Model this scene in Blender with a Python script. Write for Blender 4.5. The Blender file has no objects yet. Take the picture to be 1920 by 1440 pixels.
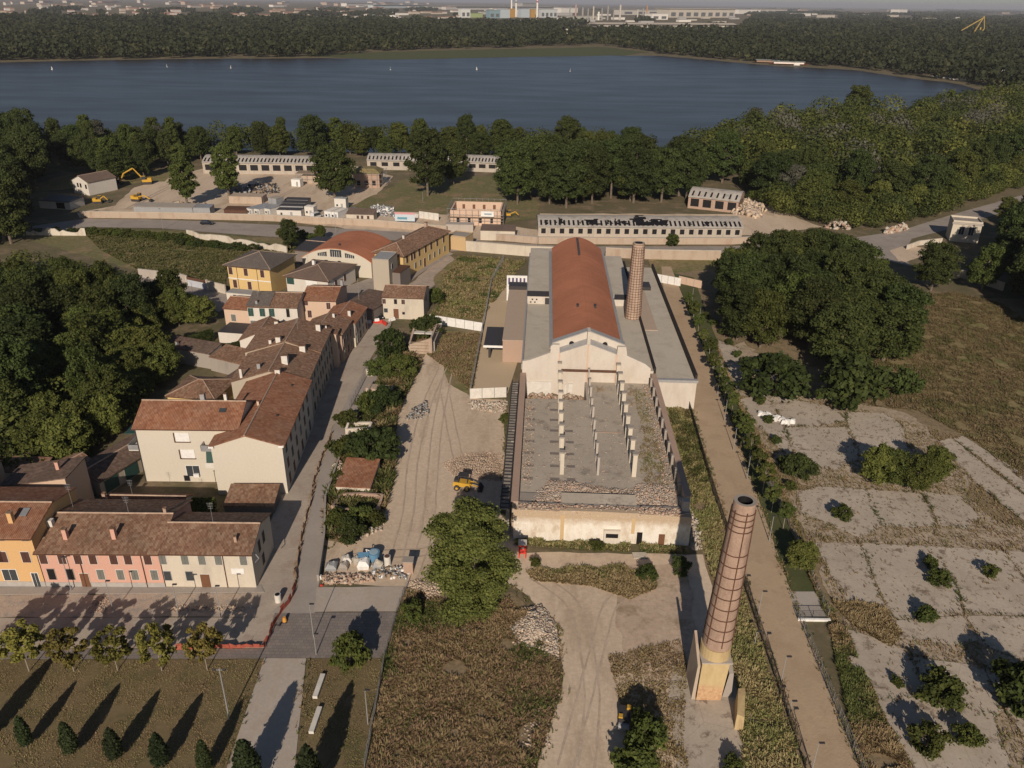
import bpy, bmesh, math, random
import numpy as np
from mathutils import Vector, Matrix, Euler, noise
R=math.radians
random.seed(7); rng=np.random.default_rng(7)
S=bpy.context.scene; COL=S.collection
# ---------------- camera, world, sun, exposure
FP=1480.; CH=72.; TH=math.atan(717/FP); RO=R(0.8)
fw=Vector((0,math.cos(TH),-math.sin(TH))); up0=Vector((0,math.sin(TH),math.cos(TH))); rt0=Vector((1,0,0))
rt=rt0*math.cos(RO)+up0*math.sin(RO); up=up0*math.cos(RO)-rt0*math.sin(RO)
cam=bpy.data.cameras.new('camera'); co=bpy.data.objects.new('camera',cam); COL.objects.link(co)
cam.sensor_width=36; cam.lens=FP/1920*36; cam.clip_start=1; cam.clip_end=150000
m=Matrix((rt,up,-fw)).transposed().to_4x4(); m.translation=Vector((0,0,CH)); co.matrix_world=m
S.camera=co
W=bpy.data.worlds.new('World'); S.world=W; W.use_nodes=True
nt=W.node_tree; bg=nt.nodes['Background']; sky=nt.nodes.new('ShaderNodeTexSky')
sky.sky_type='NISHITA'; sky.sun_disc=False
SUN_EL=26.5; SUN_AZ=4.2                       # shadows run away from the camera, a little to the right
sky.sun_elevation=R(SUN_EL); sky.sun_rotation=R(180+SUN_AZ); sky.altitude=50; sky.air_density=.75; sky.dust_density=.5; sky.ozone_density=1.2
nt.links.new(sky.outputs[0],bg.inputs[0]); bg.inputs[1].default_value=0.06
sl=bpy.data.lights.new('sun','SUN'); sl.energy=5.0; sl.angle=R(0.5); sl.color=(1,.87,.73)
so=bpy.data.objects.new('sun',sl); COL.objects.link(so)
sd=Vector((math.sin(R(SUN_AZ))*math.cos(R(SUN_EL)),math.cos(R(SUN_AZ))*math.cos(R(SUN_EL)),-math.sin(R(SUN_EL))))
so.rotation_euler=sd.to_track_quat('-Z','Y').to_euler(); so.location=(0,-50,200)
S.view_settings.view_transform='Standard'; S.view_settings.look='None'; S.view_settings.exposure=-0.22; S.view_settings.gamma=1
S.cycles.max_bounces=5; S.cycles.diffuse_bounces=2; S.cycles.glossy_bounces=2; S.cycles.transparent_max_bounces=4
# ---------------- helpers
def G(px,py,z=0.):
    "point at height z seen at a place of the photograph (1920 x 1440)"
    d=fw+rt*((px-960)/FP)-up*((py-720)/FP); t=(z-CH)/d.z
    return Vector((0,0,CH))+d*t
def PX(p):
    v=Vector(p)-Vector((0,0,CH)); w=v.dot(fw); return 960+FP*v.dot(rt)/w, 720-FP*v.dot(up)/w
def tag(o,label=None,cat=None,group=None,kind=None):
    if label: o['label']=label
    if cat: o['category']=cat
    if group: o['group']=group
    if kind: o['kind']=kind
    return o
def thing(name,label,cat,loc=(0,0,0),rz=0,group=None):
    o=bpy.data.objects.new(name,None); COL.objects.link(o); o.empty_display_size=.5
    o.location=loc; o.rotation_euler=(0,0,rz); return tag(o,label,cat,group)
def link(name,me,parent=None):
    o=bpy.data.objects.new(name,me); COL.objects.link(o)
    if parent: o.parent=parent
    return o
class MB:
    def __init__(s): s.v=[];s.f=[];s.m=[]
    def poly(s,pts,mi=0):
        n=len(s.v); s.v+= [tuple(p) for p in pts]; s.f.append(tuple(range(n,n+len(pts)))); s.m.append(mi); return s
    def hexa(s,b,t,mi=0):
        n=len(s.v); k=len(b); s.v+=[tuple(p) for p in b]+[tuple(p) for p in t]
        s.f.append(tuple(n+i for i in reversed(range(k)))); s.f.append(tuple(n+k+i for i in range(k)))
        for i in range(k):
            j=(i+1)%k; s.f.append((n+i,n+j,n+k+j,n+k+i))
        s.m+=[mi]*(k+2); return s
    def box(s,x0,y0,z0,x1,y1,z1,mi=0):
        return s.hexa([(x0,y0,z0),(x1,y0,z0),(x1,y1,z0),(x0,y1,z0)],[(x0,y0,z1),(x1,y0,z1),(x1,y1,z1),(x0,y1,z1)],mi)
    def obox(s,c,sz,e=(0,0,0),mi=0):
        M=Euler(e).to_matrix(); c=Vector(c); a,b,d=[q/2 for q in sz]
        P=[c+M@Vector(q) for q in ((-a,-b,-d),(a,-b,-d),(a,b,-d),(-a,b,-d),(-a,-b,d),(a,-b,d),(a,b,d),(-a,b,d))]
        return s.hexa(P[:4],P[4:],mi)
    def prism(s,pts,z0,z1,mi=0):
        return s.hexa([(p[0],p[1],z0) for p in pts],[(p[0],p[1],z1) for p in pts],mi)
    def cyl(s,p0,p1,r0,r1=None,n=8,mi=0):
        r1=r0 if r1 is None else r1; p0=Vector(p0);p1=Vector(p1); q=(p1-p0).to_track_quat('Z','Y')
        c=[q@Vector((math.cos(2*math.pi*i/n),math.sin(2*math.pi*i/n),0)) for i in range(n)]
        return s.hexa([p0+x*r0 for x in c],[p1+x*r1 for x in c],mi)
    def path(s,pts,r,n=5,mi=0):
        for a,b in zip(pts[:-1],pts[1:]): s.cyl(a,b,r,r,n,mi)
        return s
    def wall(s,pts,t,z0,z1,mi=0):
        "a wall of thickness t along a ground line; z1 may be a list"
        for i in range(len(pts)-1):
            a=Vector(pts[i][:2]);b=Vector(pts[i+1][:2]); d=(b-a).normalized(); n=Vector((-d.y,d.x))*t/2
            za=z1[i] if isinstance(z1,(list,tuple)) else z1; zb=z1[i+1] if isinstance(z1,(list,tuple)) else z1
            B=[(a+n),(a-n),(b-n),(b+n)]
            s.hexa([(p.x,p.y,z0) for p in B],[(B[0].x,B[0].y,za),(B[1].x,B[1].y,za),(B[2].x,B[2].y,zb),(B[3].x,B[3].y,zb)],mi)
        return s
    def build(s,name,mats,parent=None,smooth=False):
        me=bpy.data.meshes.new(name); me.from_pydata(s.v,[],s.f)
        if not isinstance(mats,(list,tuple)): mats=[mats]
        for q in mats: me.materials.append(q)
        if len(mats)>1: me.polygons.foreach_set('material_index',s.m)
        if smooth: me.polygons.foreach_set('use_smooth',[True]*len(me.polygons))
        me.update(); return link(name,me,parent)
def npmesh(name,V,F,mats,mi=None):
    me=bpy.data.meshes.new(name); n=len(F); k=F.shape[1]
    me.vertices.add(len(V)); me.vertices.foreach_set('co',V.astype(np.float32).ravel())
    me.loops.add(n*k); me.loops.foreach_set('vertex_index',F.astype(np.int32).ravel())
    me.polygons.add(n); me.polygons.foreach_set('loop_start',np.arange(n,dtype=np.int32)*k)
    for q in (mats if isinstance(mats,(list,tuple)) else [mats]): me.materials.append(q)
    if mi is not None: me.polygons.foreach_set('material_index',np.asarray(mi,dtype=np.int32))
    me.update(calc_edges=True); return me
# ---------------- materials
class NT:
    def __init__(s,name):
        s.mat=bpy.data.materials.new(name); s.mat.use_nodes=True; s.t=s.mat.node_tree; s.b=s.t.nodes['Principled BSDF']
        s.b.inputs['Specular IOR Level'].default_value=.25; s.b.inputs['Roughness'].default_value=.85
        s.tc=s.t.nodes.new('ShaderNodeTexCoord')
    def n(s,ty,**k):
        q=s.t.nodes.new(ty)
        for a,b in k.items():
            if a.startswith('_'): setattr(q,a[1:],b)
        return q
    def lk(s,a,b): s.t.links.new(a,b)
    def mapv(s,scale=(1,1,1),rz=0,src='Object'):
        q=s.n('ShaderNodeMapping'); q.inputs['Scale'].default_value=scale; q.inputs['Rotation'].default_value=(0,0,rz); s.lk(s.tc.outputs[src],q.inputs[0]); return q.outputs[0]
    def noise(s,scale,detail=3,vec=None,rough=.6):
        q=s.n('ShaderNodeTexNoise'); q.inputs['Scale'].default_value=scale; q.inputs['Detail'].default_value=detail; q.inputs['Roughness'].default_value=rough
        s.lk(vec if vec else s.tc.outputs['Object'],q.inputs['Vector']); return q.outputs['Fac']
    def ramp(s,fac,st):
        q=s.n('ShaderNodeValToRGB'); e=q.color_ramp.elements
        while len(e)<len(st): e.new(.5)
        for i,(p,c) in enumerate(st):
            e[i].position=p; e[i].color=(c,c,c,1) if isinstance(c,(int,float)) else (*c,1)
        s.lk(fac,q.inputs[0]); return q.outputs[0]
    def mix(s,f,a,b,mode='MIX'):
        q=s.n('ShaderNodeMix'); q.data_type='RGBA'; q.blend_type=mode
        if isinstance(f,(int,float)): q.inputs[0].default_value=f
        else: s.lk(f,q.inputs[0])
        for i,c in ((6,a),(7,b)):
            if isinstance(c,tuple): q.inputs[i].default_value=(*c,1)
            elif isinstance(c,(int,float)): q.inputs[i].default_value=(c,c,c,1)
            else: s.lk(c,q.inputs[i])
        return q.outputs[2]
    def bump(s,h,st=.4,d=.05):
        q=s.n('ShaderNodeBump'); q.inputs['Strength'].default_value=st; q.inputs['Distance'].default_value=d; s.lk(h,q.inputs['Height']); s.lk(q.outputs[0],s.b.inputs['Normal'])
    def out(s,c,rough=None):
        if isinstance(c,tuple): s.b.inputs['Base Color'].default_value=(*c,1)
        else: s.lk(c,s.b.inputs['Base Color'])
        if rough is not None: s.b.inputs['Roughness'].default_value=rough
        return s.mat
def mul(c,k): return tuple(x*k for x in c)
def ground_mat(name,c1,c2,c3=None,s1=.12,s2=1.6,patch=None,fine=.22,rz=0,stretch=1,bump=.3):
    "two-tone ground: broad patches c1/c2, fine grain, optional third colour in patches"
    if c1[0]>.24: c1,c2=mul(c1,1.2),mul(c2,1.2); c3=mul(c3,1.2) if c3 else None
    t=NT(name); v=t.mapv((1,1/stretch,1),rz)
    a=t.ramp(t.noise(s1,5,v),[(.36,c1),(.64,c2)])
    if c3: a=t.mix(t.ramp(t.noise(s1*2.3,6,v,.7),[(.5,0.),(.62,1.)]),a,c3)
    g=t.ramp(t.noise(s2,6,None,.75),[(.3,1-fine),(.72,1+fine)])
    a=t.mix(1.,a,g,'MULTIPLY'); t.bump(t.noise(s2*2,4),bump,.08)
    return t.out(a,.95)
def tile_mat(name,c1,c2,c3,axis='x',tw=.32,tl=.42,moss=(.16,.13,.09),am=.35):
    "clay tiles: each tile its own tone, rows of ribs running down the slope"
    t=NT(name); sx,sy=(tw,tl) if axis=='x' else (tl,tw)
    v=t.mapv((1/sx,1/sy,.0001)); fl=t.n('ShaderNodeVectorMath',_operation='FLOOR'); t.lk(v,fl.inputs[0])
    wn=t.n('ShaderNodeTexWhiteNoise'); wn.noise_dimensions='3D'; t.lk(fl.outputs[0],wn.inputs[0])
    a=t.ramp(wn.outputs[0],[(0.,c1),(.55,c2),(1.,c3)])
    big=t.noise(.35,5,None,.7); a=t.mix(t.ramp(big,[(.45,0.),(.7,am)]),a,moss)
    a=t.mix(1.,a,t.ramp(t.noise(.11,3),[(.3,.85),(.7,1.12)]),'MULTIPLY')
    w=t.n('ShaderNodeTexWave'); w.wave_type='BANDS'; w.bands_direction='X' if axis=='x' else 'Y'; w.inputs['Scale'].default_value=1/tw/6.283*3.1416*2/2
    t.lk(t.tc.outputs['Object'],w.inputs[0]); w.inputs['Distortion'].default_value=.4
    a=t.mix(1.,a,t.ramp(w.outputs['Fac'],[(0.,.62),(.5,1.05)]),'MULTIPLY')
    t.bump(w.outputs['Fac'],.7,.12); return t.out(a,.9)
def plaster(name,c,dirt=.25,streak=(.3,.26,.22),s=.35,am=.5):
    t=NT(name); n1=t.noise(s,6,t.mapv((1,1,.35)),.7)
    a=t.mix(t.ramp(n1,[(.48,0.),(.75,am)]),c,tuple(x*(1-dirt)+y*dirt for x,y in zip(c,streak)))
    a=t.mix(1.,a,t.ramp(t.noise(3.,5,None,.8),[(.3,.93),(.7,1.06)]),'MULTIPLY'); t.bump(t.noise(9,3),.15,.02)
    return t.out(a,.9)
def plain(name,c,rough=.6,metal=0,var=.12):
    t=NT(name); a=t.mix(1.,c,t.ramp(t.noise(1.3,5,None,.7),[(.3,1-var),(.7,1+var)]),'MULTIPLY'); t.b.inputs['Metallic'].default_value=metal
    return t.out(a,rough)
def leaf_mat(name,c1,c2,c3,sc=.22):
    t=NT(name); oi=t.n('ShaderNodeObjectInfo')
    a=t.ramp(t.noise(sc*4,4,None,.7),[(.3,c1),(.55,c2),(.78,c3)])
    h=t.n('ShaderNodeHueSaturation'); mr=t.n('ShaderNodeMapRange'); t.lk(oi.outputs['Random'],mr.inputs[0]); mr.inputs[3].default_value=.478; mr.inputs[4].default_value=.515
    mv=t.n('ShaderNodeMapRange'); ml=t.n('ShaderNodeMath',_operation='FRACT'); mm=t.n('ShaderNodeMath',_operation='MULTIPLY'); mm.inputs[1].default_value=7.31
    t.lk(oi.outputs['Random'],mm.inputs[0]); t.lk(mm.outputs[0],ml.inputs[0]); t.lk(ml.outputs[0],mv.inputs[0]); mv.inputs[3].default_value=.72; mv.inputs[4].default_value=1.3
    t.lk(mr.outputs[0],h.inputs['Hue']); t.lk(mv.outputs[0],h.inputs['Value']); t.lk(a,h.inputs['Color'])
    tr=t.n('ShaderNodeBsdfTranslucent'); mx=t.n('ShaderNodeMixShader'); mx.inputs[0].default_value=.22
    t.lk(h.outputs[0],t.b.inputs['Base Color']); t.lk(h.outputs[0],tr.inputs[0]); t.lk(t.b.outputs[0],mx.inputs[1]); t.lk(tr.outputs[0],mx.inputs[2])
    t.b.inputs['Roughness'].default_value=.7; t.b.inputs['Specular IOR Level'].default_value=.2
    t.lk(mx.outputs[0],t.t.nodes['Material Output'].inputs[0]); return t.mat
M={}
M['earth']=ground_mat('ground_grass',(.11,.10,.05),(.17,.135,.08),(.22,.165,.105),.05,.9)
M['meadow']=ground_mat('dry_meadow',(.21,.175,.08),(.27,.20,.105),(.155,.155,.055),.06,.8,fine=.4)
M['meadowgreen']=ground_mat('green_meadow',(.15,.145,.06),(.19,.165,.08),(.27,.19,.11),.05,.8,fine=.35)
M['dirt']=ground_mat('pale_dirt',(.45,.35,.255),(.54,.43,.32),(.39,.30,.215),.07,1.3,fine=.15,stretch=4)
M['dirt2']=ground_mat('rough_dirt',(.38,.285,.21),(.45,.345,.255),(.28,.21,.14),.12,1.4,fine=.2)
M['weedground']=ground_mat('weed_ground',(.23,.17,.10),(.28,.21,.13),(.17,.14,.075),.2,2.2,fine=.4)
M['joint']=ground_mat('slab_joint_soil',(.30,.235,.17),(.37,.30,.225),(.23,.18,.115),.3,2.2,fine=.3)
M['lawn']=ground_mat('park_lawn',(.16,.12,.062),(.195,.145,.078),(.125,.105,.05),.1,3,fine=.15)
M['lawngreen']=ground_mat('green_lawn',(.07,.08,.03),(.095,.10,.04),None,.2,3,fine=.2)
M['asphalt']=ground_mat('worn_asphalt',(.25,.215,.19),(.30,.26,.225),(.235,.205,.18),.09,2.5,fine=.08,stretch=1)
M['paving']=ground_mat('pale_paving',(.32,.27,.22),(.37,.31,.25),(.30,.235,.19),.15,2.5,fine=.12)
M['sidewalk']=ground_mat('grey_sidewalk',(.27,.235,.205),(.31,.27,.235),None,.2,2,fine=.07)
M['conc_path']=ground_mat('concrete_path',(.33,.285,.24),(.37,.32,.27),(.35,.29,.235),.2,2,fine=.09,stretch=2)
M['tanpath']=ground_mat('tan_resin_path',(.36,.265,.175),(.39,.29,.19),(.34,.245,.16),.12,2,fine=.07)
M['deck']=ground_mat('ochre_yard',(.42,.325,.215),(.45,.35,.235),None,.1,4,fine=.04)
def slab_mat():
    t=NT('old_concrete_slab'); a=t.ramp(t.noise(.1,5,None,.7),[(.36,(.41,.345,.275)),(.64,(.51,.435,.35))])
    a=t.mix(t.ramp(t.noise(.45,7,None,.75),[(.55,0.),(.63,1.)]),a,(.20,.15,.11)); a=t.mix(t.ramp(t.noise(.9,7,None,.75),[(.60,0.),(.66,1.)]),a,(.44,.39,.33))
    v=t.n('ShaderNodeTexVoronoi'); v.feature='DISTANCE_TO_EDGE'; v.inputs['Scale'].default_value=.22; t.lk(t.tc.outputs['Object'],v.inputs[0])
    a=t.mix(t.ramp(v.outputs[0],[(0.,.4),(.008,0.)]),a,(.13,.10,.07)); a=t.mix(1.,a,t.ramp(t.noise(3,6,None,.8),[(.3,.85),(.7,1.1)]),'MULTIPLY')
    return t.out(a,.95)
M['slab']=slab_mat()

def cobble(name,c1,c2,sc,mortar):
    t=NT(name); b=t.n('ShaderNodeTexBrick'); b.inputs['Scale'].default_value=sc; b.inputs['Color1'].default_value=(*c1,1); b.inputs['Color2'].default_value=(*c2,1); b.inputs['Mortar'].default_value=(*mortar,1)
    b.inputs['Mortar Size'].default_value=.02; b.inputs['Brick Width'].default_value=.6; b.inputs['Row Height'].default_value=.5; t.lk(t.mapv((1,1,1)),b.inputs[0])
    a=t.mix(1.,b.outputs[0],t.ramp(t.noise(.3,5),[(.3,.85),(.7,1.1)]),'MULTIPLY'); return t.out(a,.9)
M['setts']=cobble('dark_setts',(.21,.18,.165),(.25,.215,.19),1.,(.14,.12,.10))
M['cobble']=ground_mat('river_cobbles',(.33,.26,.205),(.39,.31,.245),(.27,.235,.21),.3,6,fine=.3)
M['white']=plain('white_paint',(.72,.70,.66),.6); M['offwhite']=plain('offwhite_paint',(.62,.58,.52),.7)
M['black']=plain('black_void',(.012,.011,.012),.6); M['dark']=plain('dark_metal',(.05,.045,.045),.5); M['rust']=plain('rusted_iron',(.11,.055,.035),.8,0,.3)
M['steel']=plain('galvanised_steel',(.42,.42,.42),.45,.5); M['grey']=plain('grey_paint',(.30,.30,.30),.6); M['pole']=plain('pole_paint',(.28,.27,.26),.5)
M['conc']=plaster('raw_concrete',(.42,.37,.32),.5,(.2,.17,.14)); M['concd']=plaster('weathered_concrete',(.33,.29,.25),.6,(.14,.11,.09))
M['glass']=plain('window_glass',(.05,.055,.06),.12); M['shbrown']=plain('brown_shutter',(.085,.04,.03),.6); M['shgreen']=plain('green_shutter',(.03,.07,.06),.6)
M['shgrey']=plain('grey_shutter',(.16,.16,.14),.6); M['doorbrown']=plain('brown_wood',(.16,.075,.04),.6); M['wood']=plain('weathered_wood',(.30,.22,.15),.8,0,.25)
M['red']=plain('red_plastic',(.55,.05,.035),.5); M['yellow']=plain('yellow_paint',(.52,.30,.04),.5); M['orange']=plain('orange_mesh',(.33,.085,.055),.7,0,.25); M['blue']=plain('blue_tarp',(.12,.25,.38),.5)
M['bark']=plain('tree_bark',(.16,.125,.095),.9,0,.3); M['barkpale']=plain('pale_bark',(.30,.25,.20),.9,0,.2)
M['rubble']=plain('broken_rubble',(.44,.35,.275),.95,0,.35); M['brickrub']=plain('brick_rubble',(.41,.28,.205),.95,0,.4)
M['whiterub']=plain('white_rubble',(.47,.42,.35),.95,0,.25)
M['ruinwall']=plaster('ruined_plaster',(.58,.52,.43),.85,(.30,.22,.15),.5,.9)
def frontwall_mat():
    t=NT('peeling_front_wall'); z=t.n('ShaderNodeSeparateXYZ'); t.lk(t.tc.outputs['Object'],z.inputs[0]); ad=t.n('ShaderNodeMath',_operation='MULTIPLY_ADD'); ad.inputs[1].default_value=2.2; nz=t.noise(.9,6,t.mapv((1,1,1.3)),.75); t.lk(nz,ad.inputs[0]); t.lk(z.outputs[2],ad.inputs[2])
    mr=t.n('ShaderNodeMapRange'); mr.inputs[1].default_value=4.1; mr.inputs[2].default_value=5.3; t.lk(ad.outputs[0],mr.inputs[0])
    a=t.ramp(t.noise(.5,6,t.mapv((1,1,.5)),.75),[(.42,(.72,.67,.59)),(.54,(.64,.57,.47)),(.65,(.50,.41,.31))]); b=t.ramp(t.noise(1.6,6,None,.8),[(.35,(.50,.40,.28)),(.52,(.42,.31,.21)),(.66,(.56,.48,.38))])
    c=t.mix(mr.outputs[0],a,b); c=t.mix(t.ramp(t.noise(2.4,6,None,.8),[(.64,0.),(.70,.8)]),c,(.33,.24,.17)); t.bump(t.noise(3,5),.5,.08); return t.out(c,.95)
M['frontwall']=frontwall_mat()
M['oldwall']=plaster('stained_boundary_wall',(.43,.34,.26),.8,(.30,.19,.13),.4,.9)
# ---------------- ground sheets
def jit(pts,amt,step):
    out=[]
    for i in range(len(pts)):
        a=pts[i]; b=pts[(i+1)%len(pts)]; L=(b-a).length; n=max(1,min(60,int(L/step)))
        for k in range(n):
            p=a.lerp(b,k/n)
            if amt: p=p+Vector((noise.noise(Vector((p.x,p.y,1.3))*.45)+.5*noise.noise(p*1.7),noise.noise(Vector((p.x,p.y,7.7))*.45)+.5*noise.noise(p*1.9+Vector((5,5,5))),0))*amt
            out.append(p)
    return out
PZ={}
def patch(name,px,mat,z,amt=0,step=1.5,kind='structure',world=None,thick=0,label=None):
    pts=[G(*p) for p in px] if world is None else [Vector(p) for p in world]
    pts=jit(pts,amt,step) if amt else pts
    b=MB(); area=sum(pts[i].x*pts[(i+1)%len(pts)].y-pts[(i+1)%len(pts)].x*pts[i].y for i in range(len(pts)))
    if area<0: pts=pts[::-1]
    if thick: b.prism(pts,z-thick,z)
    else: b.poly([(p.x,p.y,z) for p in pts])
    return tag(b.build(name,M[mat]),kind=kind)
g=MB().poly([(-60000,-500,0),(60000,-500,0),(60000,90000,0),(-60000,90000,0)]); tag(g.build('ground',M['earth']),kind='structure')
t=NT('lake_water'); t.b.inputs['Base Color'].default_value=(.018,.022,.03,1); t.b.inputs['Roughness'].default_value=.22; t.b.inputs['Specular IOR Level'].default_value=.2
wv=t.mapv((.02,.07,1)); c=t.ramp(t.noise(.35,5,wv),[(.3,(.030,.028,.028)),(.75,(.038,.035,.035))]); t.lk(c,t.b.inputs['Base Color']); t.lk(t.ramp(t.noise(.5,4,wv),[(.35,.28),(.7,.36)]),t.b.inputs['Roughness'])
t.bump(t.noise(.9,4),.35,.06); M['water']=t.mat
patch('lake',[(-700,300),(-300,270),(20,275),(500,283),(1000,287),(1210,312),(1290,290),(1400,262),(1560,232),(1700,230),(1800,222),(1872,178),(1800,158),(1700,146),(1600,131),(1450,123),(1240,105),(960,103),(720,111),(600,109),(300,111),(0,117),(-600,125)],'water',.06,6,25)
patch('marsh_bank',[(560,104),(700,98),(860,94),(1130,88),(1215,98),(1170,104),(960,107),(800,111),(700,112)],'lawngreen',.12,5,30)
# beyond the road
patch('yard_ground',[(140,400),(215,385),(250,352),(330,330),(440,300),(620,300),(740,330),(700,372),(760,378),(900,418),(1010,430),(1010,400),(1390,402),(1440,380),(1370,345),(1460,395),(1540,425),(1440,440),(830,452),(500,410),(150,408)],'dirt',.02,1.2,4)
patch('slope_grass',[(640,392),(690,372),(760,335),(930,330),(1010,380),(1010,408),(940,418),(850,402),(760,398)],'meadowgreen',.05,1.5,4)
patch('track_left',[(60,345),(150,322),(330,322),(310,340),(160,350),(70,360)],'meadow',.03,1.5,6)
patch('road',[(60,424),(160,410),(300,412),(500,421),(720,433),(840,440),(900,452),(1060,462),(1370,462),(1440,458),(1600,446),(1690,432),(1780,404),(1920,365),(2050,330),(2050,345),(1920,385),(1800,424),(1710,448),(1690,475),(1710,500),(1620,478),(1560,470),(1440,475),(1360,477),(1060,477),(900,470),(830,472),(780,452),(700,450),(500,444),(300,428),(160,426),(60,440)],'asphalt',.05,.4,5)
patch('field_left',[(40,432),(160,430),(330,432),(560,452),(600,470),(540,480),(430,497),(425,520),(260,508),(120,470),(50,450)],'meadowgreen',.04,1,4)
patch('field_behind',[(1215,485),(1345,485),(1340,505),(1225,515)],'meadow',.035,.5,3)
patch('field_middle',[(862,478),(985,488),(955,530),(905,605),(800,595),(830,560),(812,520),(835,500)],'meadow',.04,.8,3)
patch('brick_lane',[(808,478),(848,480),(860,500),(800,545),(740,560),(760,540),(800,505)],'cobble',.03,.6,3)
patch('side_street',[(640,540),(700,520),(800,478),(835,470),(850,476),(800,505),(745,545),(715,600),(665,600),(690,570),(650,570)],'asphalt',.045,.3,3)
patch('shaded_lane',[(262,508),(430,545),(430,575),(410,585),(330,545),(262,530)],'asphalt',.03,.3,3)
# town street
patch('street_paving',[(655,596),(735,600),(725,625),(690,680),(655,745),(625,800),(590,905),(570,980),(560,1080),(530,1150),(505,1205),(480,1205),(485,1110),(470,1095),(505,985),(560,820),(595,730),(625,650)],'paving',.05,.3,3)
patch('street_asphalt',[(690,682),(722,652),(712,700),(690,745),(660,800),(640,850),(612,960),(605,1060),(598,1100),(590,1150),(508,1150),(540,1120),(557,1075),(568,985),(590,890),(625,800),(655,742)],'sidewalk',.06,.15,3)
patch('row_sidewalk',[(-60,1102),(490,1098),(496,1111),(-60,1116)],'sidewalk',.10,0,1,thick=.1)
patch('cobbled_street',[(-60,1117),(500,1112),(505,1130),(495,1157),(-60,1158)],'cobble',.04,.3,2)
patch('street_band',[(-60,1159),(495,1158),(512,1150),(497,1216),(-60,1216)],'paving',.04,0,2)
patch('setts_square',[(540,1149),(746,1148),(720,1234),(-60,1237),(-60,1218),(497,1217),(515,1150)],'setts',.055)
patch('concrete_pad',[(594,1102),(757,1100),(746,1147),(589,1148)],'conc_path',.08,.1,2)
patch('park_lawn',[(-80,1238),(494,1236),(425,1450),(380,1600),(-300,1600)],'lawn',.03)
patch('concrete_walk',[(496,1235),(574,1235),(553,1440),(545,1600),(370,1600),(425,1440)],'conc_path',.07)
patch('park_lawn_strip',[(576,1235),(719,1234),(682,1440),(650,1600),(550,1600),(556,1440)],'lawn',.03)
# works site
patch('site_dirt',[(610,1090),(600,1010),(690,1000),(730,900),(740,760),(790,655),(905,650),(880,745),(948,750),(940,960),(975,1035),(1330,1040),(1340,1160),(1300,1240),(1290,1440),(1300,1620),(900,1620),(1010,1440),(1050,1300),(1050,1180),(960,1090),(900,1120),(765,1100)],'dirt',.03,.7,3)
patch('bare_strip',[(1085,1060),(1290,1060),(1310,1200),(1275,1290),(1180,1260),(1150,1150)],'dirt2',.05,.8,2)
patch('site_road',[(945,1062),(1060,1075),(1160,1110),(1150,1200),(1160,1300),(1180,1440),(1190,1620),(930,1620),(1010,1440),(1060,1300),(1050,1170),(990,1100)],'dirt',.06,.5,3)
patch('weed_plot',[(765,1105),(850,1120),(955,1110),(1045,1180),(1050,1290),(1005,1440),(960,1620),(630,1620),(690,1440),(722,1234),(748,1150)],'weedground',.07,.5,2)
patch('garden_strip',[(610,1015),(600,960),(615,880),(650,790),(700,700),(725,640),(780,620),(800,660),(745,760),(740,860),(715,990),(650,1018)],'weedground',.05,.6,2)
patch('yard_weeds_upper',[(775,620),(905,622),(900,660),(885,745),(840,720),(830,680),(790,660)],'meadow',.06,.8,2)
patch('ochre_yard',[(918,532),(990,528),(983,640),(952,737),(882,735),(905,600)],'deck',.08,0,2,thick=.08)
# right-hand side
patch('path_verge',[(1225,520),(1242,520),(1512,1440),(1560,1620),(1440,1620),(1380,1440),(1335,1100),(1290,940),(1255,770)],'weedground',.035,.3,2)
patch('tan_path',[(1240,500),(1258,500),(1360,760),(1490,1130),(1612,1440),(1680,1620),(1560,1620),(1512,1440),(1400,1100),(1297,770),(1246,560)],'tanpath',.07)
patch('green_verge',[(1260,512),(1300,520),(1345,640),(1400,800),(1475,980),(1553,1158),(1495,1158),(1400,880),(1345,722),(1290,590)],'lawngreen',.045,.2,2)
patch('concrete_landing',[(1479,1110),(1530,1110),(1552,1157),(1494,1158)],'conc',.09,0)
patch('right_scrub',[(1262,506),(1330,500),(1420,560),(1800,560),(1920,560),(2400,520),(2700,1620),(1690,1620),(1612,1440),(1553,1158),(1475,980),(1400,800),(1345,640)],'weedground',.02,.6,3)
patch('dry_meadow',[(1690,560),(1790,548),(1880,570),(2000,640),(2200,760),(2200,1000),(1920,905),(1830,830),(1720,760),(1640,700)],'meadow',.05,1,3)
for k_,q in enumerate([[(1350,650),(1400,640),(1480,730),(1700,775),(1770,830),(1850,900),(1740,930),(1560,915),(1500,905),(1440,860)],[(1470,930),(1560,900),(1800,920),(1880,980),(2000,1030),(1900,1045),(1520,1030)],[(1530,1015),(1950,1030),(2120,1150),(2150,1500),(1960,1500),(1750,1420),(1640,1300),(1585,1170),(1545,1090)]]): patch('worn_ground',q,'joint',.06+.01*k_,1.6,1.5)
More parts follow.
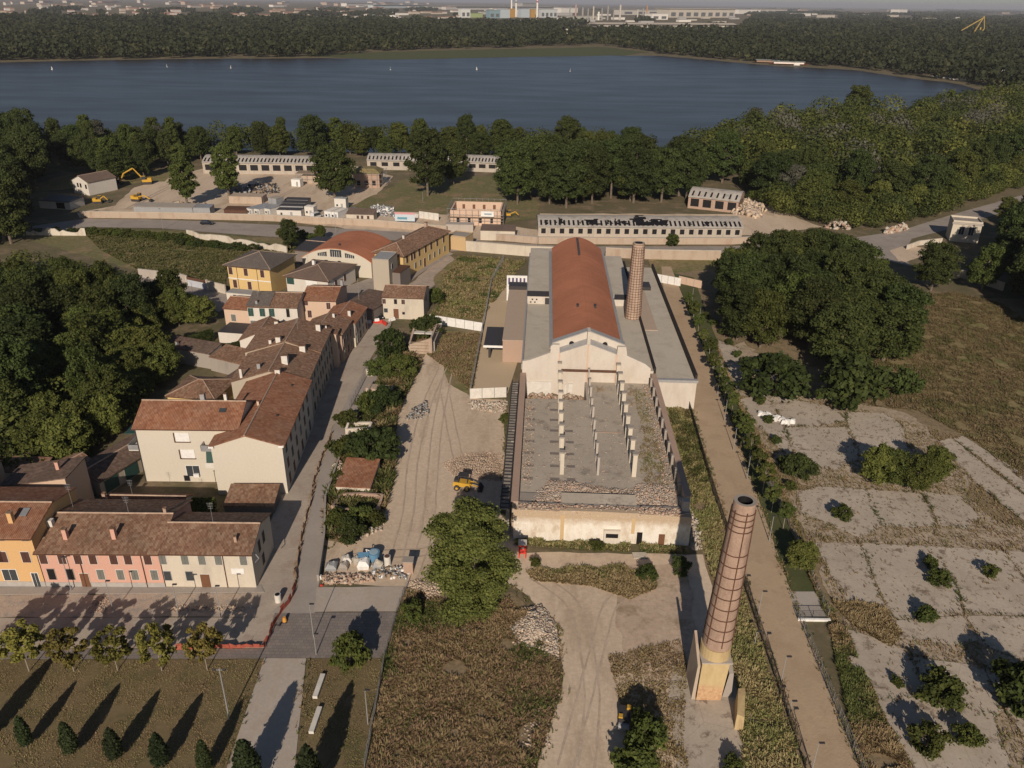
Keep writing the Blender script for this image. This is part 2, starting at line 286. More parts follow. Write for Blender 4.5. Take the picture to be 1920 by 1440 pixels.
SLABS=[[(1387,752),(1440,742),(1470,800),(1490,862),(1452,835)],[(1442,742),(1560,765),(1585,790),(1520,800),(1475,800)],[(1475,803),(1520,803),(1590,803),(1610,860),(1565,880),(1495,868)],[(1592,803),(1590,775),(1660,778),(1690,800),(1700,850),(1640,862),(1612,858)],
 [(1345,640),(1385,655),(1398,700),(1380,742),(1355,705)],[(1765,832),(1788,826),(1870,892),(1960,960),(2040,1030),(2010,1040),(1900,962),(1830,905)],[(1795,828),(1812,822),(1900,880),(2040,970),(2100,1040),(2045,1030),(1965,958)],
 [(1500,925),(1535,915),(1622,920),(1650,985),(1610,1008),(1560,985),(1505,962)],[(1626,920),(1725,928),(1755,985),(1700,990),(1654,984)],[(1735,925),(1800,933),(1835,970),(1810,992),(1762,985)],
 [(1530,1022),(1612,1023),(1640,1100),(1672,1160),(1590,1128),(1560,1080)],[(1618,1023),(1745,1028),(1790,1100),(1800,1150),(1680,1160),(1648,1100)],[(1750,1028),(1880,1036),(1935,1110),(1960,1155),(1812,1150),(1796,1100)],[(1886,1036),(2050,1050),(2110,1160),(1970,1155),(1942,1110)],
 [(1682,1166),(1802,1156),(1830,1200),(1800,1212),(1690,1197)],[(1815,1156),(1962,1162),(2010,1230),(1980,1262),(1850,1212)],
 [(1582,1182),(1660,1205),(1705,1232),(1735,1300),(1680,1312),(1640,1308),(1600,1250)],[(1712,1236),(1838,1252),(1880,1330),(1860,1345),(1745,1302)],[(1845,1254),(1990,1330),(2100,1440),(1960,1440),(1888,1335)],[(1645,1315),(1735,1306),(1860,1350),(1890,1440),(1930,1620),(1800,1620),(1705,1420)]]
SLABS=[[(sum(a for a,_ in q)/len(q)*(-.045)+x*1.045,sum(b for _,b in q)/len(q)*(-.045)+y*1.045) for x,y in q] for q in SLABS]
for i,p in enumerate(SLABS): patch('concrete_slab',p,'slab',.10+.004*i,.14 if i%3 else .3,.7)
patch('chimney_apron',[(1262,1245),(1300,1240),(1390,1250),(1430,1420),(1450,1620),(1300,1620),(1270,1440),(1252,1300)],'slab',.09,.3,2)
patch('fork_island',[(1668,470),(1700,460),(1760,470),(1690,495)],'dirt',.09,.3,3)

M['rut']=ground_mat('compacted_ruts',(.35,.275,.205),(.42,.335,.26),None,.3,2,fine=.2)
def rut(px,w=.32,gauge=1.7,z=.075,mat='rut'):
    P=[G(*p) for p in px]; C=[]
    for i in range(len(P)-1):
        for k in range(12): t_=k/12; a=P[max(0,i-1)];b=P[i];c=P[i+1];d=P[min(len(P)-1,i+2)]; C.append(.5*((2*b)+(c-a)*t_+(2*a-5*b+4*c-d)*t_*t_+(3*b-a-3*c+d)*t_**3))
    C.append(P[-1])
    for s_ in (-1,1):
        L=[];R_=[]
        for i,p in enumerate(C):
            d=(C[min(i+1,len(C)-1)]-C[max(i-1,0)]).normalized(); n=Vector((-d.y,d.x,0)); o=s_*gauge/2+.12*noise.noise(p*.4); ww=w*(.6+.7*abs(noise.noise(p*.9+Vector((s_,0,0))))); L.append(p+n*(o+ww/2)); R_.append(p+n*(o-ww/2))
        patch('tyre_track',None,mat,z,world=L+R_[::-1])
for i,q in enumerate([[(770,1085),(800,1000),(810,900),(820,800),(840,700)],[(740,1060),(765,960),(775,860),(800,760),(830,690)],[(900,980),(870,900),(850,820),(835,740)],[(1100,1440),(1110,1320),(1100,1220),(1070,1130),(1000,1080)],[(1060,1440),(1090,1330),(1120,1220),(1150,1130),(1230,1080)],[(640,1050),(720,1040),(800,1035),(880,1000)],[(150,398),(240,392),(340,391),(430,393)],[(240,392),(280,370),(320,350)],[(480,400),(520,372),(560,352)]]): rut(q,z=.075+.006*i)
# ---------------- vegetation
LM={'dark':leaf_mat('foliage_dark',(.026,.037,.010),(.055,.074,.018),(.105,.118,.030)),
    'mid':leaf_mat('foliage_mid',(.036,.050,.012),(.075,.092,.020),(.135,.14,.034)),
    'light':leaf_mat('foliage_light',(.06,.075,.018),(.11,.125,.028),(.18,.18,.042)),
    'silver':leaf_mat('foliage_silver',(.06,.062,.042),(.105,.105,.075),(.17,.165,.12)),
    'near':leaf_mat('foliage_near',(.065,.082,.02),(.13,.14,.035),(.22,.21,.06),.5),
    'autumn':leaf_mat('foliage_autumn',(.10,.095,.024),(.18,.155,.035),(.28,.21,.06),.5),
    'cyp':leaf_mat('foliage_cypress',(.016,.028,.010),(.032,.045,.014),(.06,.075,.024),.6)}
def leaf_cloud(blobs,n,size,seed,flat=.5,shell=.75):
    "n small quads spread through ellipsoid blobs (x,y,z,rx,ry,rz), leaning outward from each blob"
    r=np.random.default_rng(seed); B=np.array(blobs,float); wt=(B[:,3]*B[:,4]+B[:,3]*B[:,5])**.95; k=r.choice(len(B),n,p=wt/wt.sum())
    d=r.normal(size=(n,3)); d/=np.linalg.norm(d,axis=1)[:,None]; low=d[:,2]<-.25; d[low,2]*=-.6
    rad=shell+(1.08-shell)*r.random(n); c=B[k,:3]+d*B[k,3:]*rad[:,None]
    nr=d+r.normal(size=(n,3))*flat; nr/=np.linalg.norm(nr,axis=1)[:,None]
    a=np.cross(nr,r.normal(size=(n,3))); a/=np.linalg.norm(a,axis=1)[:,None]; b=np.cross(nr,a)
    s=size*(.6+.8*r.random(n))[:,None]; asp=(.55+.4*r.random(n))[:,None]
    V=np.stack([c-a*s,c-b*s*asp,c+a*s,c+b*s*asp],1).reshape(-1,3); F=np.arange(n*4).reshape(-1,4); return V,F
def crown_blobs(seed,rad,h0,h1,n=16,shape='round'):
    r=random.Random(seed); out=[]; H=h1-h0
    for i in range(n):
        t=(i+.5)/n; z=h0+H*(.12+.8*t)
        if shape=='round': w=math.sin(math.pi*(.18+.72*t))**.7
        elif shape=='tall': w=.75*math.sin(math.pi*(.12+.8*t))**.6
        elif shape=='loose': w=math.sin(math.pi*(.2+.65*t))**.6
        else: w=min(1,.62+1.1*t)*(1-t)**.55+.06
        a=i*2.399+r.random(); q=rad*w*(.2+.72*math.sqrt(r.random())) if i<n-1 else 0
        s=rad*(.24+.20*r.random())*(w*.5+.5)
        if shape=='loose': q=rad*w*(.2+.85*math.sqrt(r.random())); s=rad*(.17+.17*r.random())
        if shape=='cone': q=rad*w*.18; s=rad*w*.85+.06
        out.append((q*math.cos(a),q*math.sin(a),z,s,s,s*(.75+.3*r.random())+(.25 if shape=='cone' else 0)))
    return out
def trunk_mesh(seed,h,r0,blobs,mat):
    b=MB(); rr=random.Random(seed); top=Vector((0,0,h*.75)); b.cyl((0,0,-.2),(0,0,h*.45),r0,r0*.7,7); b.cyl((0,0,h*.45),top,r0*.7,r0*.3,6)
    for q in rr.sample(blobs,min(7,len(blobs))):
        st=Vector((0,0,h*(.3+.35*rr.random()))); b.cyl(st,Vector(q[:3]),r0*.35,r0*.1,5)
    me=bpy.data.meshes.new('trunk'); me.from_pydata(b.v,[],b.f); me.materials.append(mat); return me
PROTO={}
def proto(key,mat,seed,rad,h0,h1,nleaf,size,shape='round',nb=16,r0=.3,bark='bark',flat=.55,shell=.62):
    bl=crown_blobs(seed,rad,h0,h1,nb,shape); V,F=leaf_cloud(bl,nleaf,size,seed,flat,shell)
    # inner leafy mass keeps the light from passing straight through
    V2,F2=leaf_cloud([(x,y,z,a*.6,b*.6,c*.6) for x,y,z,a,b,c in bl],nleaf//5,size*2.0,seed+99,1.5,.2)
    cr=npmesh('crown',np.vstack([V,V2]),np.vstack([F,F2+len(V)]),LM[mat])
    PROTO[key]=(cr,trunk_mesh(seed,h1,r0,bl,M[bark]),h1)
NB=54
for i in range(4): proto('dark%d'%i,'dark',10+i,7,1.2,20,10500,.30,'round',NB,.45)
for i in range(4): proto('mid%d'%i,'mid',20+i,6.2,.9,17,10000,.28,'round',NB,.4)
for i in range(3): proto('light%d'%i,'light',30+i,4.8,.5,11.5,7500,.25,'round',NB,.25)
for i in range(2): proto('silver%d'%i,'silver',40+i,6,.9,17,9000,.28,'round',NB,.35)
for i in range(2): proto('tall%d'%i,'mid',50+i,5.8,1.5,23,10500,.30,'tall',NB,.45)
for i in range(3): proto('bush%d'%i,'mid',60+i,1.8,.1,2.6,1500,.14,'round',26,.08)
for i in range(2): proto('darkbush%d'%i,'dark',66+i,2.2,.1,3.4,1700,.16,'round',28,.08)
for i in range(3): proto('young%d'%i,'autumn',70+i,2.05,1.8,5.9,2800,.15,'loose',34,.07,'barkpale',.8,.3)
for i in range(2): proto('cyp%d'%i,'cyp',80+i,1.15,.0,5.4,5200,.12,'cone',20,.08)
for i in range(2): proto('sap%d'%i,'mid',85+i,1.35,2.0,5.0,1100,.16,'round',14,.06,'barkpale')
def tree(kind,loc,s=1.,sz=None,rz=None,name='tree',label=None,cat='tree',group=None):
    cr,tr,h=PROTO[kind]; o=thing(name,label,cat,(loc[0],loc[1],loc[2] if len(loc)>2 else 0),rz if rz is not None else random.uniform(0,6.28),group)
    o.scale=(s*random.uniform(.86,1.14),s*random.uniform(.86,1.14),sz or s); link('crown',cr,o); link('trunk',tr,o); return o
def inside(p,poly):
    c=False; j=len(poly)-1
    for i in range(len(poly)):
        if (poly[i].y>p.y)!=(poly[j].y>p.y) and p.x<(poly[j].x-poly[i].x)*(p.y-poly[i].y)/(poly[j].y-poly[i].y)+poly[i].x: c=not c
        j=i
    return c
def scatter(px,d,seed,keep=None,world=None):
    poly=world or [G(*p) for p in px]; r=random.Random(seed); x0=min(p.x for p in poly);x1=max(p.x for p in poly);y0=min(p.y for p in poly);y1=max(p.y for p in poly)
    out=[]; y=y0; row=0
    while y<y1:
        x=x0+(row%2)*d/2
        while x<x1:
            p=Vector((x+r.uniform(-.35,.35)*d,y+r.uniform(-.35,.35)*d,0))
            if inside(p,poly) and (keep is None or keep(p)): out.append(p)
            x+=d
        y+=d*.87; row+=1
    return out
def wood(px,d,seed,kinds,label,group,s=(.8,1.15),cat='tree',name='tree'):
    r=random.Random(seed+1); pts=scatter(px,d,seed)
    for p in pts:
        k=r.choice(kinds); tree(k,p,r.uniform(*s),r.uniform(*s)*1.0,None,name,label,cat,group)
    return len(pts)
D4=['dark%d'%i for i in range(4)]; M4=['mid%d'%i for i in range(4)]; L3=['light%d'%i for i in range(3)]; S2=['silver0','silver1']; T2=['tall0','tall1']
n1=wood([(-200,585),(20,560),(180,556),(250,585),(270,620),(250,660),(215,730),(185,810),(120,850),(-180,870)],8.6,3,D4+M4+M4+['light0','light1'],'dense dark green broadleaf tree in the wood behind the terraced houses','trees of the wood behind the terraced houses',(.6,.85))
n2=wood([(272,610),(340,575),(400,595),(385,615),(290,635),(268,655),(330,690),(318,715),(268,745),(240,800),(150,880),(40,880),(40,850),(185,810),(215,730)],6.0,4,L3+['mid0'],'bright yellow-green tree in the thicket beside the garden sheds','bright green trees of the thicket by the garden sheds',(.55,.8))
n3=wood([(-260,420),(-200,330),(-60,285),(90,290),(80,345),(50,430),(20,470),(-120,480)],12,5,D4,'tall dark tree in the grove at the near left lake shore','dark grove at the left lake shore',(.85,1.15))
n4=wood([(90,282),(600,284),(1180,292),(1220,318),(1180,330),(950,308),(700,300),(560,298),(400,300),(330,306),(300,330),(270,350),(225,352),(190,330),(110,326)],13,6,D4+M4+M4+['silver0','tall0'],'bushy tree in the belt between the long vaulted sheds and the lake','tree belt between the vaulted sheds and the lake',(.5,1.1))
n5=wood([(1250,345),(1300,322),(1420,345),(1560,375),(1700,370),(1850,330),(2020,290),(2060,310),(1900,352),(1740,400),(1560,420),(1440,385),(1330,350)],13,7,D4+M4+M4+L3+S2,'broadleaf tree in the mixed wood right of the lake','mixed wood between the lake and the right-hand road',(.75,1.2))
n6=wood([(1345,570),(1420,525),(1540,500),(1610,540),(1675,590),(1690,670),(1640,715),(1560,700),(1490,680),(1420,660),(1355,625)],9.5,8,D4+['mid0'],'big dark round-crowned tree in the clump right of the tan path','big dark clump right of the tan path',(.7,.95))
n7=wood([(1860,480),(1990,440),(2100,480),(2120,700),(1990,640),(1930,590),(1880,540)],10.5,9,D4,'dark tree in the grove at the right edge below the road','dark grove at the right edge',(.8,1.05))
n8=wood([(950,372),(1010,355),(1150,350),(1290,365),(1285,385),(1150,392),(1010,392),(950,385)],10.5,10,D4+['mid1'],'tall dark tree in the cluster behind the long broken-roofed shed','dark cluster behind the long broken-roofed shed',(1.0,1.25))
print('woods',n1,n2,n3,n4,n5,n6,n7,n8)
def one(kind,px,py,s,label,name='tree',cat='tree',sz=None): return tree(kind,G(px,py),s,sz,None,name,label,cat)
one('tall0',352,388,1.05,'tall ivy-clad tree left of the pair in front of the left vaulted shed')
one('tall1',430,372,1.0,'tall tree right of the ivy-clad one, bare trunk showing, before the left vaulted shed')
one('mid2',628,372,1.25,'broad golden-green tree standing left of the scaffolded round-roofed pavilion')
one('dark2',802,368,1.35,'big dark tree alone on the grass slope between two vaulted sheds')
one('dark1',850,345,.9,'smaller dark tree behind the big lone tree on the grass slope')
one('mid3',1600,240,1.6,'wide tall tree rising alone above the wood into the lake view','tree')
one('tall0',1770,232,1.0,'slim dark poplar-like tree at the right lake shore','tree')
one('silver0',1410,262,1.1,'silver-leaved poplar at the lake edge of the right wood','tree')
one('dark3',545,468,.42,'dark conical conifer behind the yellow hip-roofed house','conifer',sz=.5)
one('mid1',602,452,.32,'small rounded tree by the road left of the red barrel roof')
one('darkbush1',1585,760,3.3,'large round dark bush right of the biggest one, below the dark clump','bush','bush',3.0)
for i,(px,py,s) in enumerate([(1450,745,3.4)]): one('darkbush0',px,py,s,'round dark bush beside the white sacks','bush','bush',2.7)
one('dark0',1745,545,.72,'leafy tree with pale stems beside the fork in the right-hand road')
one('mid2',1840,545,.8,'leafy tree right of the pale-stemmed one near the right edge')
one('mid0',1882,420,.6,'tree beside the balustraded white pump house')
one('silver1',1655,560,.35,'small grey-green shrub above the dry meadow','shrub','shrub')
for i,(px,py,s,k,l) in enumerate([(735,668,1.9,'darkbush0','dense dark bush below the ruined house without roof'),(800,636,1.7,'darkbush1','dark bush right of the ruined house without roof'),
  (712,706,1.6,'bush0','bush beside the low brick wall on the street side'),(750,705,1.9,'bush1','biggest bush spilling towards the dirt yard'),(690,772,1.5,'bush2','bush below the low brick wall'),
  (720,772,1.5,'darkbush0','dark bush below the low brick wall on the yard side'),(735,842,.9,'bush0','small bush beside the twig heap'),(650,800,1.2,'bush1','bush with yellowing leaves at the street edge'),
  (655,860,1.6,'bush2','tall bush above the shed with red tiles'),(705,868,1.9,'darkbush1','large dark bush right of the shed with red tiles'),(672,985,1.2,'bush0','bush among the walls below the tiled shed'),
  (632,985,1.0,'bush1','small bush at the corner of the walled plot'),(660,1012,1.0,'darkbush0','low bush at the end of the walled plot'),(705,985,.9,'bush2','low bush facing the yard at the walled plot'),
  (818,570,1.6,'bush2','climbing shrub against the right wall of the white farmhouse'),(640,905,.8,'bush0','shrub in front of the collapsed part of the tiled shed')]):
    one(k,px,py,s,l,'bush','bush')

def forest(name,label,pts,tcols,nl,ls,hs,rad,seed,mats,cat='trees'):
    "a far or hidden wood that reads as one mass: many crowns of leaf clumps in one object"
    r=np.random.default_rng(seed); P=np.array([(p[0],p[1]) for p in pts]); n=len(P); Vs=[];Fs=[];Ms=[];off=0
    sc=np.array([p[2] for p in pts])
    k=np.repeat(np.arange(n),nl); N=len(k); d=r.normal(size=(N,3)); d/=np.linalg.norm(d,axis=1)[:,None]; pass
    hh=hs*(.75+.5*r.random(n)); rr=rad*(.8+.45*r.random(n)); q=.7+.4*r.random(N)
    c=np.stack([P[k,0]+d[:,0]*rr[k]*sc[k]*q,P[k,1]+d[:,1]*rr[k]*sc[k]*q,(hh[k]*.58+d[:,2]*hh[k]*.44*q)*np.minimum(sc[k],1.15)],1)
    nr=d+r.normal(size=(N,3))*.5; nr/=np.linalg.norm(nr,axis=1)[:,None]; a=np.cross(nr,r.normal(size=(N,3))); a/=np.linalg.norm(a,axis=1)[:,None]; b=np.cross(nr,a)
    s=(ls*(.6+.8*r.random(N))*sc[k])[:,None]; V=np.stack([c-a*s,c-b*s*.8,c+a*s,c+b*s*.8],1).reshape(-1,3); mi=r.integers(0,len(mats),n)[k]
    o=link(name,npmesh(name,V,np.arange(N*4).reshape(-1,4),[LM[q] for q in mats],mi)); return tag(o,label,cat,kind='stuff')
pp=scatter([(1290,322),(1310,300),(1420,270),(1560,245),(1700,245),(1850,205),(1960,200),(2150,250),(2160,300),(2020,290),(1850,330),(1700,370),(1560,375),(1420,345)],10.5,17)
forest('wood_mass','continuous treetops of the lakeside wood behind its front trees, green with silver patches',[(p.x,p.y,random.uniform(.65,1.35)) for p in pp],0,900,.5,16,7.0,5,['dark','mid','dark','dark','dark','light','silver','dark','dark','mid'])

pp=scatter([(60,280),(600,282),(1180,290),(1220,318),(1180,325),(950,300),(700,292),(560,290),(400,292),(300,300),(110,300)],7.5,18)
forest('lakeside_thicket','low continuous scrub filling the gaps under the trees along the near lake shore',[(p.x,p.y,random.uniform(.7,1.2)) for p in pp],0,520,.42,11,5.2,6,['dark','mid','mid'])
pp=scatter([(-160,560),(20,505),(190,505),(262,560),(272,610),(250,660),(330,690),(318,715),(240,800),(150,880),(-180,900)],5,19)
forest('wood_undergrowth','dark undergrowth closing the floor of the wood behind the terraced houses',[(p.x,p.y,random.uniform(.7,1.2)) for p in pp],0,260,.32,5,3.2,7,['dark','mid','light'])

pp=scatter([(1395,372),(1450,403),(1560,430),(1640,432),(1720,418),(1800,392),(1920,350),(2000,325),(1900,325),(1700,385),(1560,395),(1430,365)],5.5,20)
forest('wood_edge','leafy edge of the right wood coming down to the roadside',[(p.x,p.y,random.uniform(.6,1.2)) for p in pp],0,500,.34,7.5,3.8,8,['mid','light','dark','mid'])
# ---------------- the far shore and the plain behind it
LM['far']=leaf_mat('foliage_far',(.026,.031,.014),(.042,.047,.020),(.066,.066,.028),.02)
LM['far2']=leaf_mat('foliage_far_light',(.038,.042,.017),(.06,.06,.025),(.09,.08,.034),.02)
def shore(x): # y of the far water line
    K=[(-600,124),(0,114),(300,110),(600,107),(700,97),(1130,85),(1215,96),(1240,102),(1450,120),(1600,128),(1700,142),(1800,153),(1880,168),(2600,200)]
    for (a,b),(c,d) in zip(K[:-1],K[1:]):
        if x<=c: return b+(d-b)*(x-a)/(c-a)
    return 200
r=random.Random(21); A=[];B=[]
def topline(x): return 40 if x<650 else 46 if x<1060 else 62 if x<1400 else 44
y=200.
while y>19:
    step=max(1.7,(y-4)*.045); x=-500
    while x<2500:
        xx=x+r.uniform(-4,4); yy=y+r.uniform(-.5,.5)*step
        ok=yy<shore(xx)-.3
        if yy<topline(xx): # broken plain: hedges and copses among fields and works
            v=noise.noise(Vector((xx*.012,yy*.16,3)))
            ok=ok and v>(-.05 if xx>1400 else .2)
            if 860<xx<1400 and 16<yy<62: ok=ok and v>.46
        if ok:
            p=G(xx,yy); d=p.length/1300; (A if r.random()<.72 else B).append((p.x,p.y,max(1,d**.8)*r.uniform(.8,1.2)))
        x+=r.uniform(5.5,9)
    y-=step
print('far trees',len(A),len(B))
forest('far_forest','dark green forest along the far lake shore and over the plain',A,0,64,2.1,17,8.5,31,['far'])
forest('far_thickets','lighter green copses mixed into the far shore forest',B,0,60,1.9,14,7.5,32,['far2'])
FM={}
def fm(c):
    if c not in FM: FM[c]=plain('render_'+str(len(FM)),c,.8,0,.08)
    return FM[c]
def farbox(x0,x1,yb,yt,c,label,cat='factory hall',name='industrial_hall',depth=None,roof=None,pitch=0,bays=0,group=None):
    a=G(x0,yb);b=G(x1,yb); w=(b-a).length; g0=(a+b)/2
    lo,hi=1,200
    for _ in range(40):
        m_=(lo+hi)/2
        if PX((g0.x,g0.y,m_))[1]>yt: lo=m_
        else: hi=m_
    h=lo; D=depth or min(w*.5,h*2.2); o=thing(name,label,cat,(a.x,a.y,0),math.atan2(b.y-a.y,b.x-a.x),group)
    MB().box(0,0,-1,w,D,h).build('wall',fm(c),o)
    rb=MB(); e=w*.01+.3
    if pitch: rb.hexa([(-e,-e,h),(w+e,-e,h),(w+e,D+e,h),(-e,D+e,h)],[(-e,D*.45,h+pitch),(w+e,D*.45,h+pitch),(w+e,D*.55,h+pitch),(-e,D*.55,h+pitch)])
    else: rb.box(-e,-e,h,w+e,D+e,h+h*.06)
    rb.build('roof',fm(roof or mul(c,.85)),o)
    for i in range(bays):
        q=w/bays; MB().box(q*(i+.2),-.3,h*.15,q*(i+.8),-.01,h*.6).build('window',fm((.12,.12,.12)),o)
    return o
def stack(x,yb,yt,r,c,label,name='chimney',cat='chimney',band=None,n=10):
    g0=G(x,yb); lo,hi=1,300
    for _ in range(40):
        m_=(lo+hi)/2
        if PX((g0.x,g0.y,m_))[1]>yt: lo=m_
        else: hi=m_
    h=lo; o=thing(name,label,cat,(g0.x,g0.y,0)); MB().cyl((0,0,-1),(0,0,h),r,r*.8,n).build('shaft',fm(c),o)
    if band: MB().cyl((0,0,h*.86),(0,0,h*.95),r*.9,r*.85,n).build('band',fm(band),o)
    return o
def tank(x,yb,yt,wpx,c,label,group=None):
    g0=G(x,yb); rr=(G(x+wpx/2,yb)-g0).length; lo,hi=1,100
    for _ in range(40):
        m_=(lo+hi)/2
        if PX((g0.x,g0.y,m_))[1]>yt: lo=m_
        else: hi=m_
    o=thing('storage_tank',label,'tank',(g0.x,g0.y,0),0,group); MB().cyl((0,0,-1),(0,0,lo*.88),rr,rr,18).build('drum',fm(c),o); MB().cyl((0,0,lo*.88),(0,0,lo),rr*1.02,rr*.12,18).build('roof',fm(mul(c,.9)),o)
LB=(.42,.47,.50); CR=(.50,.45,.38); WH=(.72,.68,.62); GY=(.30,.29,.27); OR=(.42,.24,.06)
farbox(1255,1377,33,17,CR,'biggest cream factory hall on the skyline',bays=9)
farbox(1120,1378,62,46,CR,'long low cream factory hall right behind the trees',roof=(.48,.42,.35),pitch=4,bays=14)
farbox(1150,1232,58,48,(.38,.34,.22),'ochre fronted hall with dark openings left of the long cream hall',bays=5)
farbox(1222,1252,37,26,WH,'small cream hall with a dark opening above the long cream hall',bays=2)
farbox(1166,1258,28,18,(.5,.47,.42),'pale hall left of the biggest cream hall',bays=4)
farbox(1385,1425,26,18,WH,'white flat hall right of the biggest cream hall'); farbox(1425,1475,25,17,(.5,.46,.4),'cream and brown hall at the right end of the works',bays=4)
farbox(1052,1083,24,15,WH,'low white shed beyond the power station'); farbox(1062,1130,38,30,(.4,.38,.33),'grey long shed below the refinery columns',bays=6)
farbox(865,882,33,17,(.62,.62,.6),'white and lime green plant building at the left of the power station',bays=2); farbox(882,905,33,25,(.30,.36,.16),'lime green low block of the plant')
farbox(918,938,34,20,(.20,.30,.33),'teal block of the power station',bays=2); farbox(938,956,34,18,LB,'pale blue turbine hall left of the two stacks')
farbox(956,966,33,17,OR,'ochre boiler house below the left pair of stacks',name='boiler_house'); farbox(977,993,33,17,LB,'pale blue turbine hall between the stacks')
farbox(996,1004,33,18,OR,'ochre boiler house beside the single banded stack',name='boiler_house'); farbox(1014,1045,33,18,(.5,.52,.52),'pale blue-grey hall with round vents right of the stacks',bays=4)
farbox(980,1004,18,6,GY,'tall grey block behind the turbine halls'); farbox(855,1040,18,12,WH,'white strip of roofs behind the power station',name='warehouse',cat='warehouse')
stack(959,31,-12,5,WH,'white stack, left one of the power station pair'); stack(967.5,32,1,5.5,WH,'white stack with dark top, right one of the pair',band=(.15,.12,.1)); stack(1007,33,0,5.5,WH,'single white stack with red band of the power station',band=(.45,.08,.06))
farbox(650,700,12,6,WH,'white warehouse roof at the upper left skyline',name='warehouse',cat='warehouse'); farbox(700,800,15,9,(.5,.55,.56),'long pale blue warehouse row on the skyline',name='warehouse',cat='warehouse'); farbox(800,862,17,12,WH,'white warehouse next to the pale blue row',name='warehouse',cat='warehouse')
for i,(x,yb,yt,c,l) in enumerate([(1068,37,13,GY,'left lattice column of the refinery'),(1079,37,8,(.45,.3,.27),'red and white banded mast of the refinery'),(1092,37,14,GY,'second refinery column, grey'),(1102,38,16,GY,'third refinery column, grey'),(1112,38,12,CR,'tall cream refinery column'),
    (1122,38,22,WH,'white squat refinery vessel'),(1128,38,15,GY,'grey refinery column right of the white vessel'),(1139,38,11,GY,'slim grey refinery column'),(1162,38,9,CR,'thick cream refinery tower'),(1150,38,22,GY,'short refinery column'),(1195,36,18,CR,'cream column left of the flare'),(1205,36,16,GY,'grey column beside the flare'),(1212,36,10,(.5,.25,.1),'orange topped flare column')]):
    stack(x,yb,yt,3.2+(i%3),c,l,'refinery_column','refinery column',n=8)
for i,(x,yb,yt,w,l) in enumerate([(690,35,26,14,'first storage tank from the left'),(702,35,27,14,'grey storage tank beside the first'),(722,36,29,12,'third small storage tank'),(737,36,28,13,'white storage tank at the end of the left group'),
    (1376,66,55,28,'big white storage tank at the right end of the works'),(1235,66,56,22,'grey storage tank behind the poplars'),(1262,66,57,22,'dull storage tank right of the grey one'),(1300,66,53,34,'wide brownish storage tank behind the poplars'),(1340,65,54,30,'brownish storage tank beside the big white one')]):
    tank(x,yb,yt,w,[WH,(.38,.40,.41),WH,WH,WH,(.42,.38,.34),(.36,.32,.28),(.33,.29,.25),(.33,.28,.25)][i],l)
stack(1062,78,54,3.2,CR,'white silo tower standing in the trees before the works','silo','silo'); stack(1290,82,66,3,CR,'white silo between the poplars','silo','silo')
farbox(1225,1245,66,60,WH,'white shed below the grey tank'); farbox(1390,1430,64,57,(.4,.35,.3),'brown roofed buildings right of the big white tank')
farbox(985,1018,44,36,(.38,.34,.3),'brown roofed warehouse in front of the power station',roof=(.3,.25,.21)); farbox(1020,1060,48,42,CR,'pale warehouse before the brown roofed one'); farbox(960,985,42,37,WH,'small white office in front of the ochre boiler house',name='office_building',cat='building')
# town on the left skyline
r=random.Random(5); cols=[WH,CR,(.5,.42,.33),(.45,.33,.25),(.55,.5,.45)]; places=[]
for i in range(150):
    x=r.uniform(0,860); yb=r.uniform(3,34)+x*.004
    w=r.uniform(6,20); farbox(x,x+w,yb,yb-r.uniform(2.5,5.5),cols[i%5],'pale house with tiled roof in the town on the left skyline','house','town_house',roof=(.30,.17,.12),pitch=3,group='houses of the town on the left skyline')
for i in range(60):
    x=r.uniform(640,1500); yb=r.uniform(20,46); farbox(x,x+r.uniform(8,26),yb,yb-r.uniform(2.5,5),[WH,CR,(.42,.4,.38)][i%3],'small pale works building scattered among the trees of the industrial district','works building','works_building',group='small works buildings of the industrial district')
for i in range(30):
    x=r.uniform(1400,1920); yb=18+(x-1400)*.012+r.uniform(1,14); farbox(x,x+r.uniform(5,14),yb,yb-r.uniform(1.6,3.2),[WH,CR,(.45,.33,.25)][i%3],'tiny pale farmhouse dotted over the right-hand plain','house','farmhouse',group='farmhouses of the right-hand plain')
farbox(80,115,18,12,(.55,.51,.46),'long pale apartment block at the upper left','apartment block','apartment_block'); farbox(130,150,16,11,(.5,.4,.32),'brownish apartment block at the upper left','apartment block','apartment_block')
farbox(422,448,32,26,(.55,.46,.28),'yellow farmhouse with red roof above the left forest','house','farmhouse',roof=(.30,.15,.1),pitch=3); farbox(455,512,33,28,(.52,.45,.33),'long cream farm building right of the yellow farmhouse','farm building','farm_building',roof=(.3,.17,.12),pitch=3)
farbox(625,642,40,33,OR,'ochre house at the end of the left forest','house','town_house'); farbox(315,340,30,25,WH,'white house among the trees left of the yellow farmhouse','house','town_house',roof=(.3,.16,.11),pitch=3)
for i,(x0,x1,yb,yt,l) in enumerate([(1490,1520,30,25,'pale shed at the right skyline'),(1540,1565,33,28,'white shed right of the pale shed'),(1625,1640,31,27,'small white house on the right skyline'),(1660,1685,32,28,'pale farm on the right plain'),(1686,1700,27,18,'pale blue silo building on the right skyline'),(1735,1755,38,34,'white house on the right plain')]):
    farbox(x0,x1,yb,yt,[WH,CR][i%2],l,'building','farm_building')
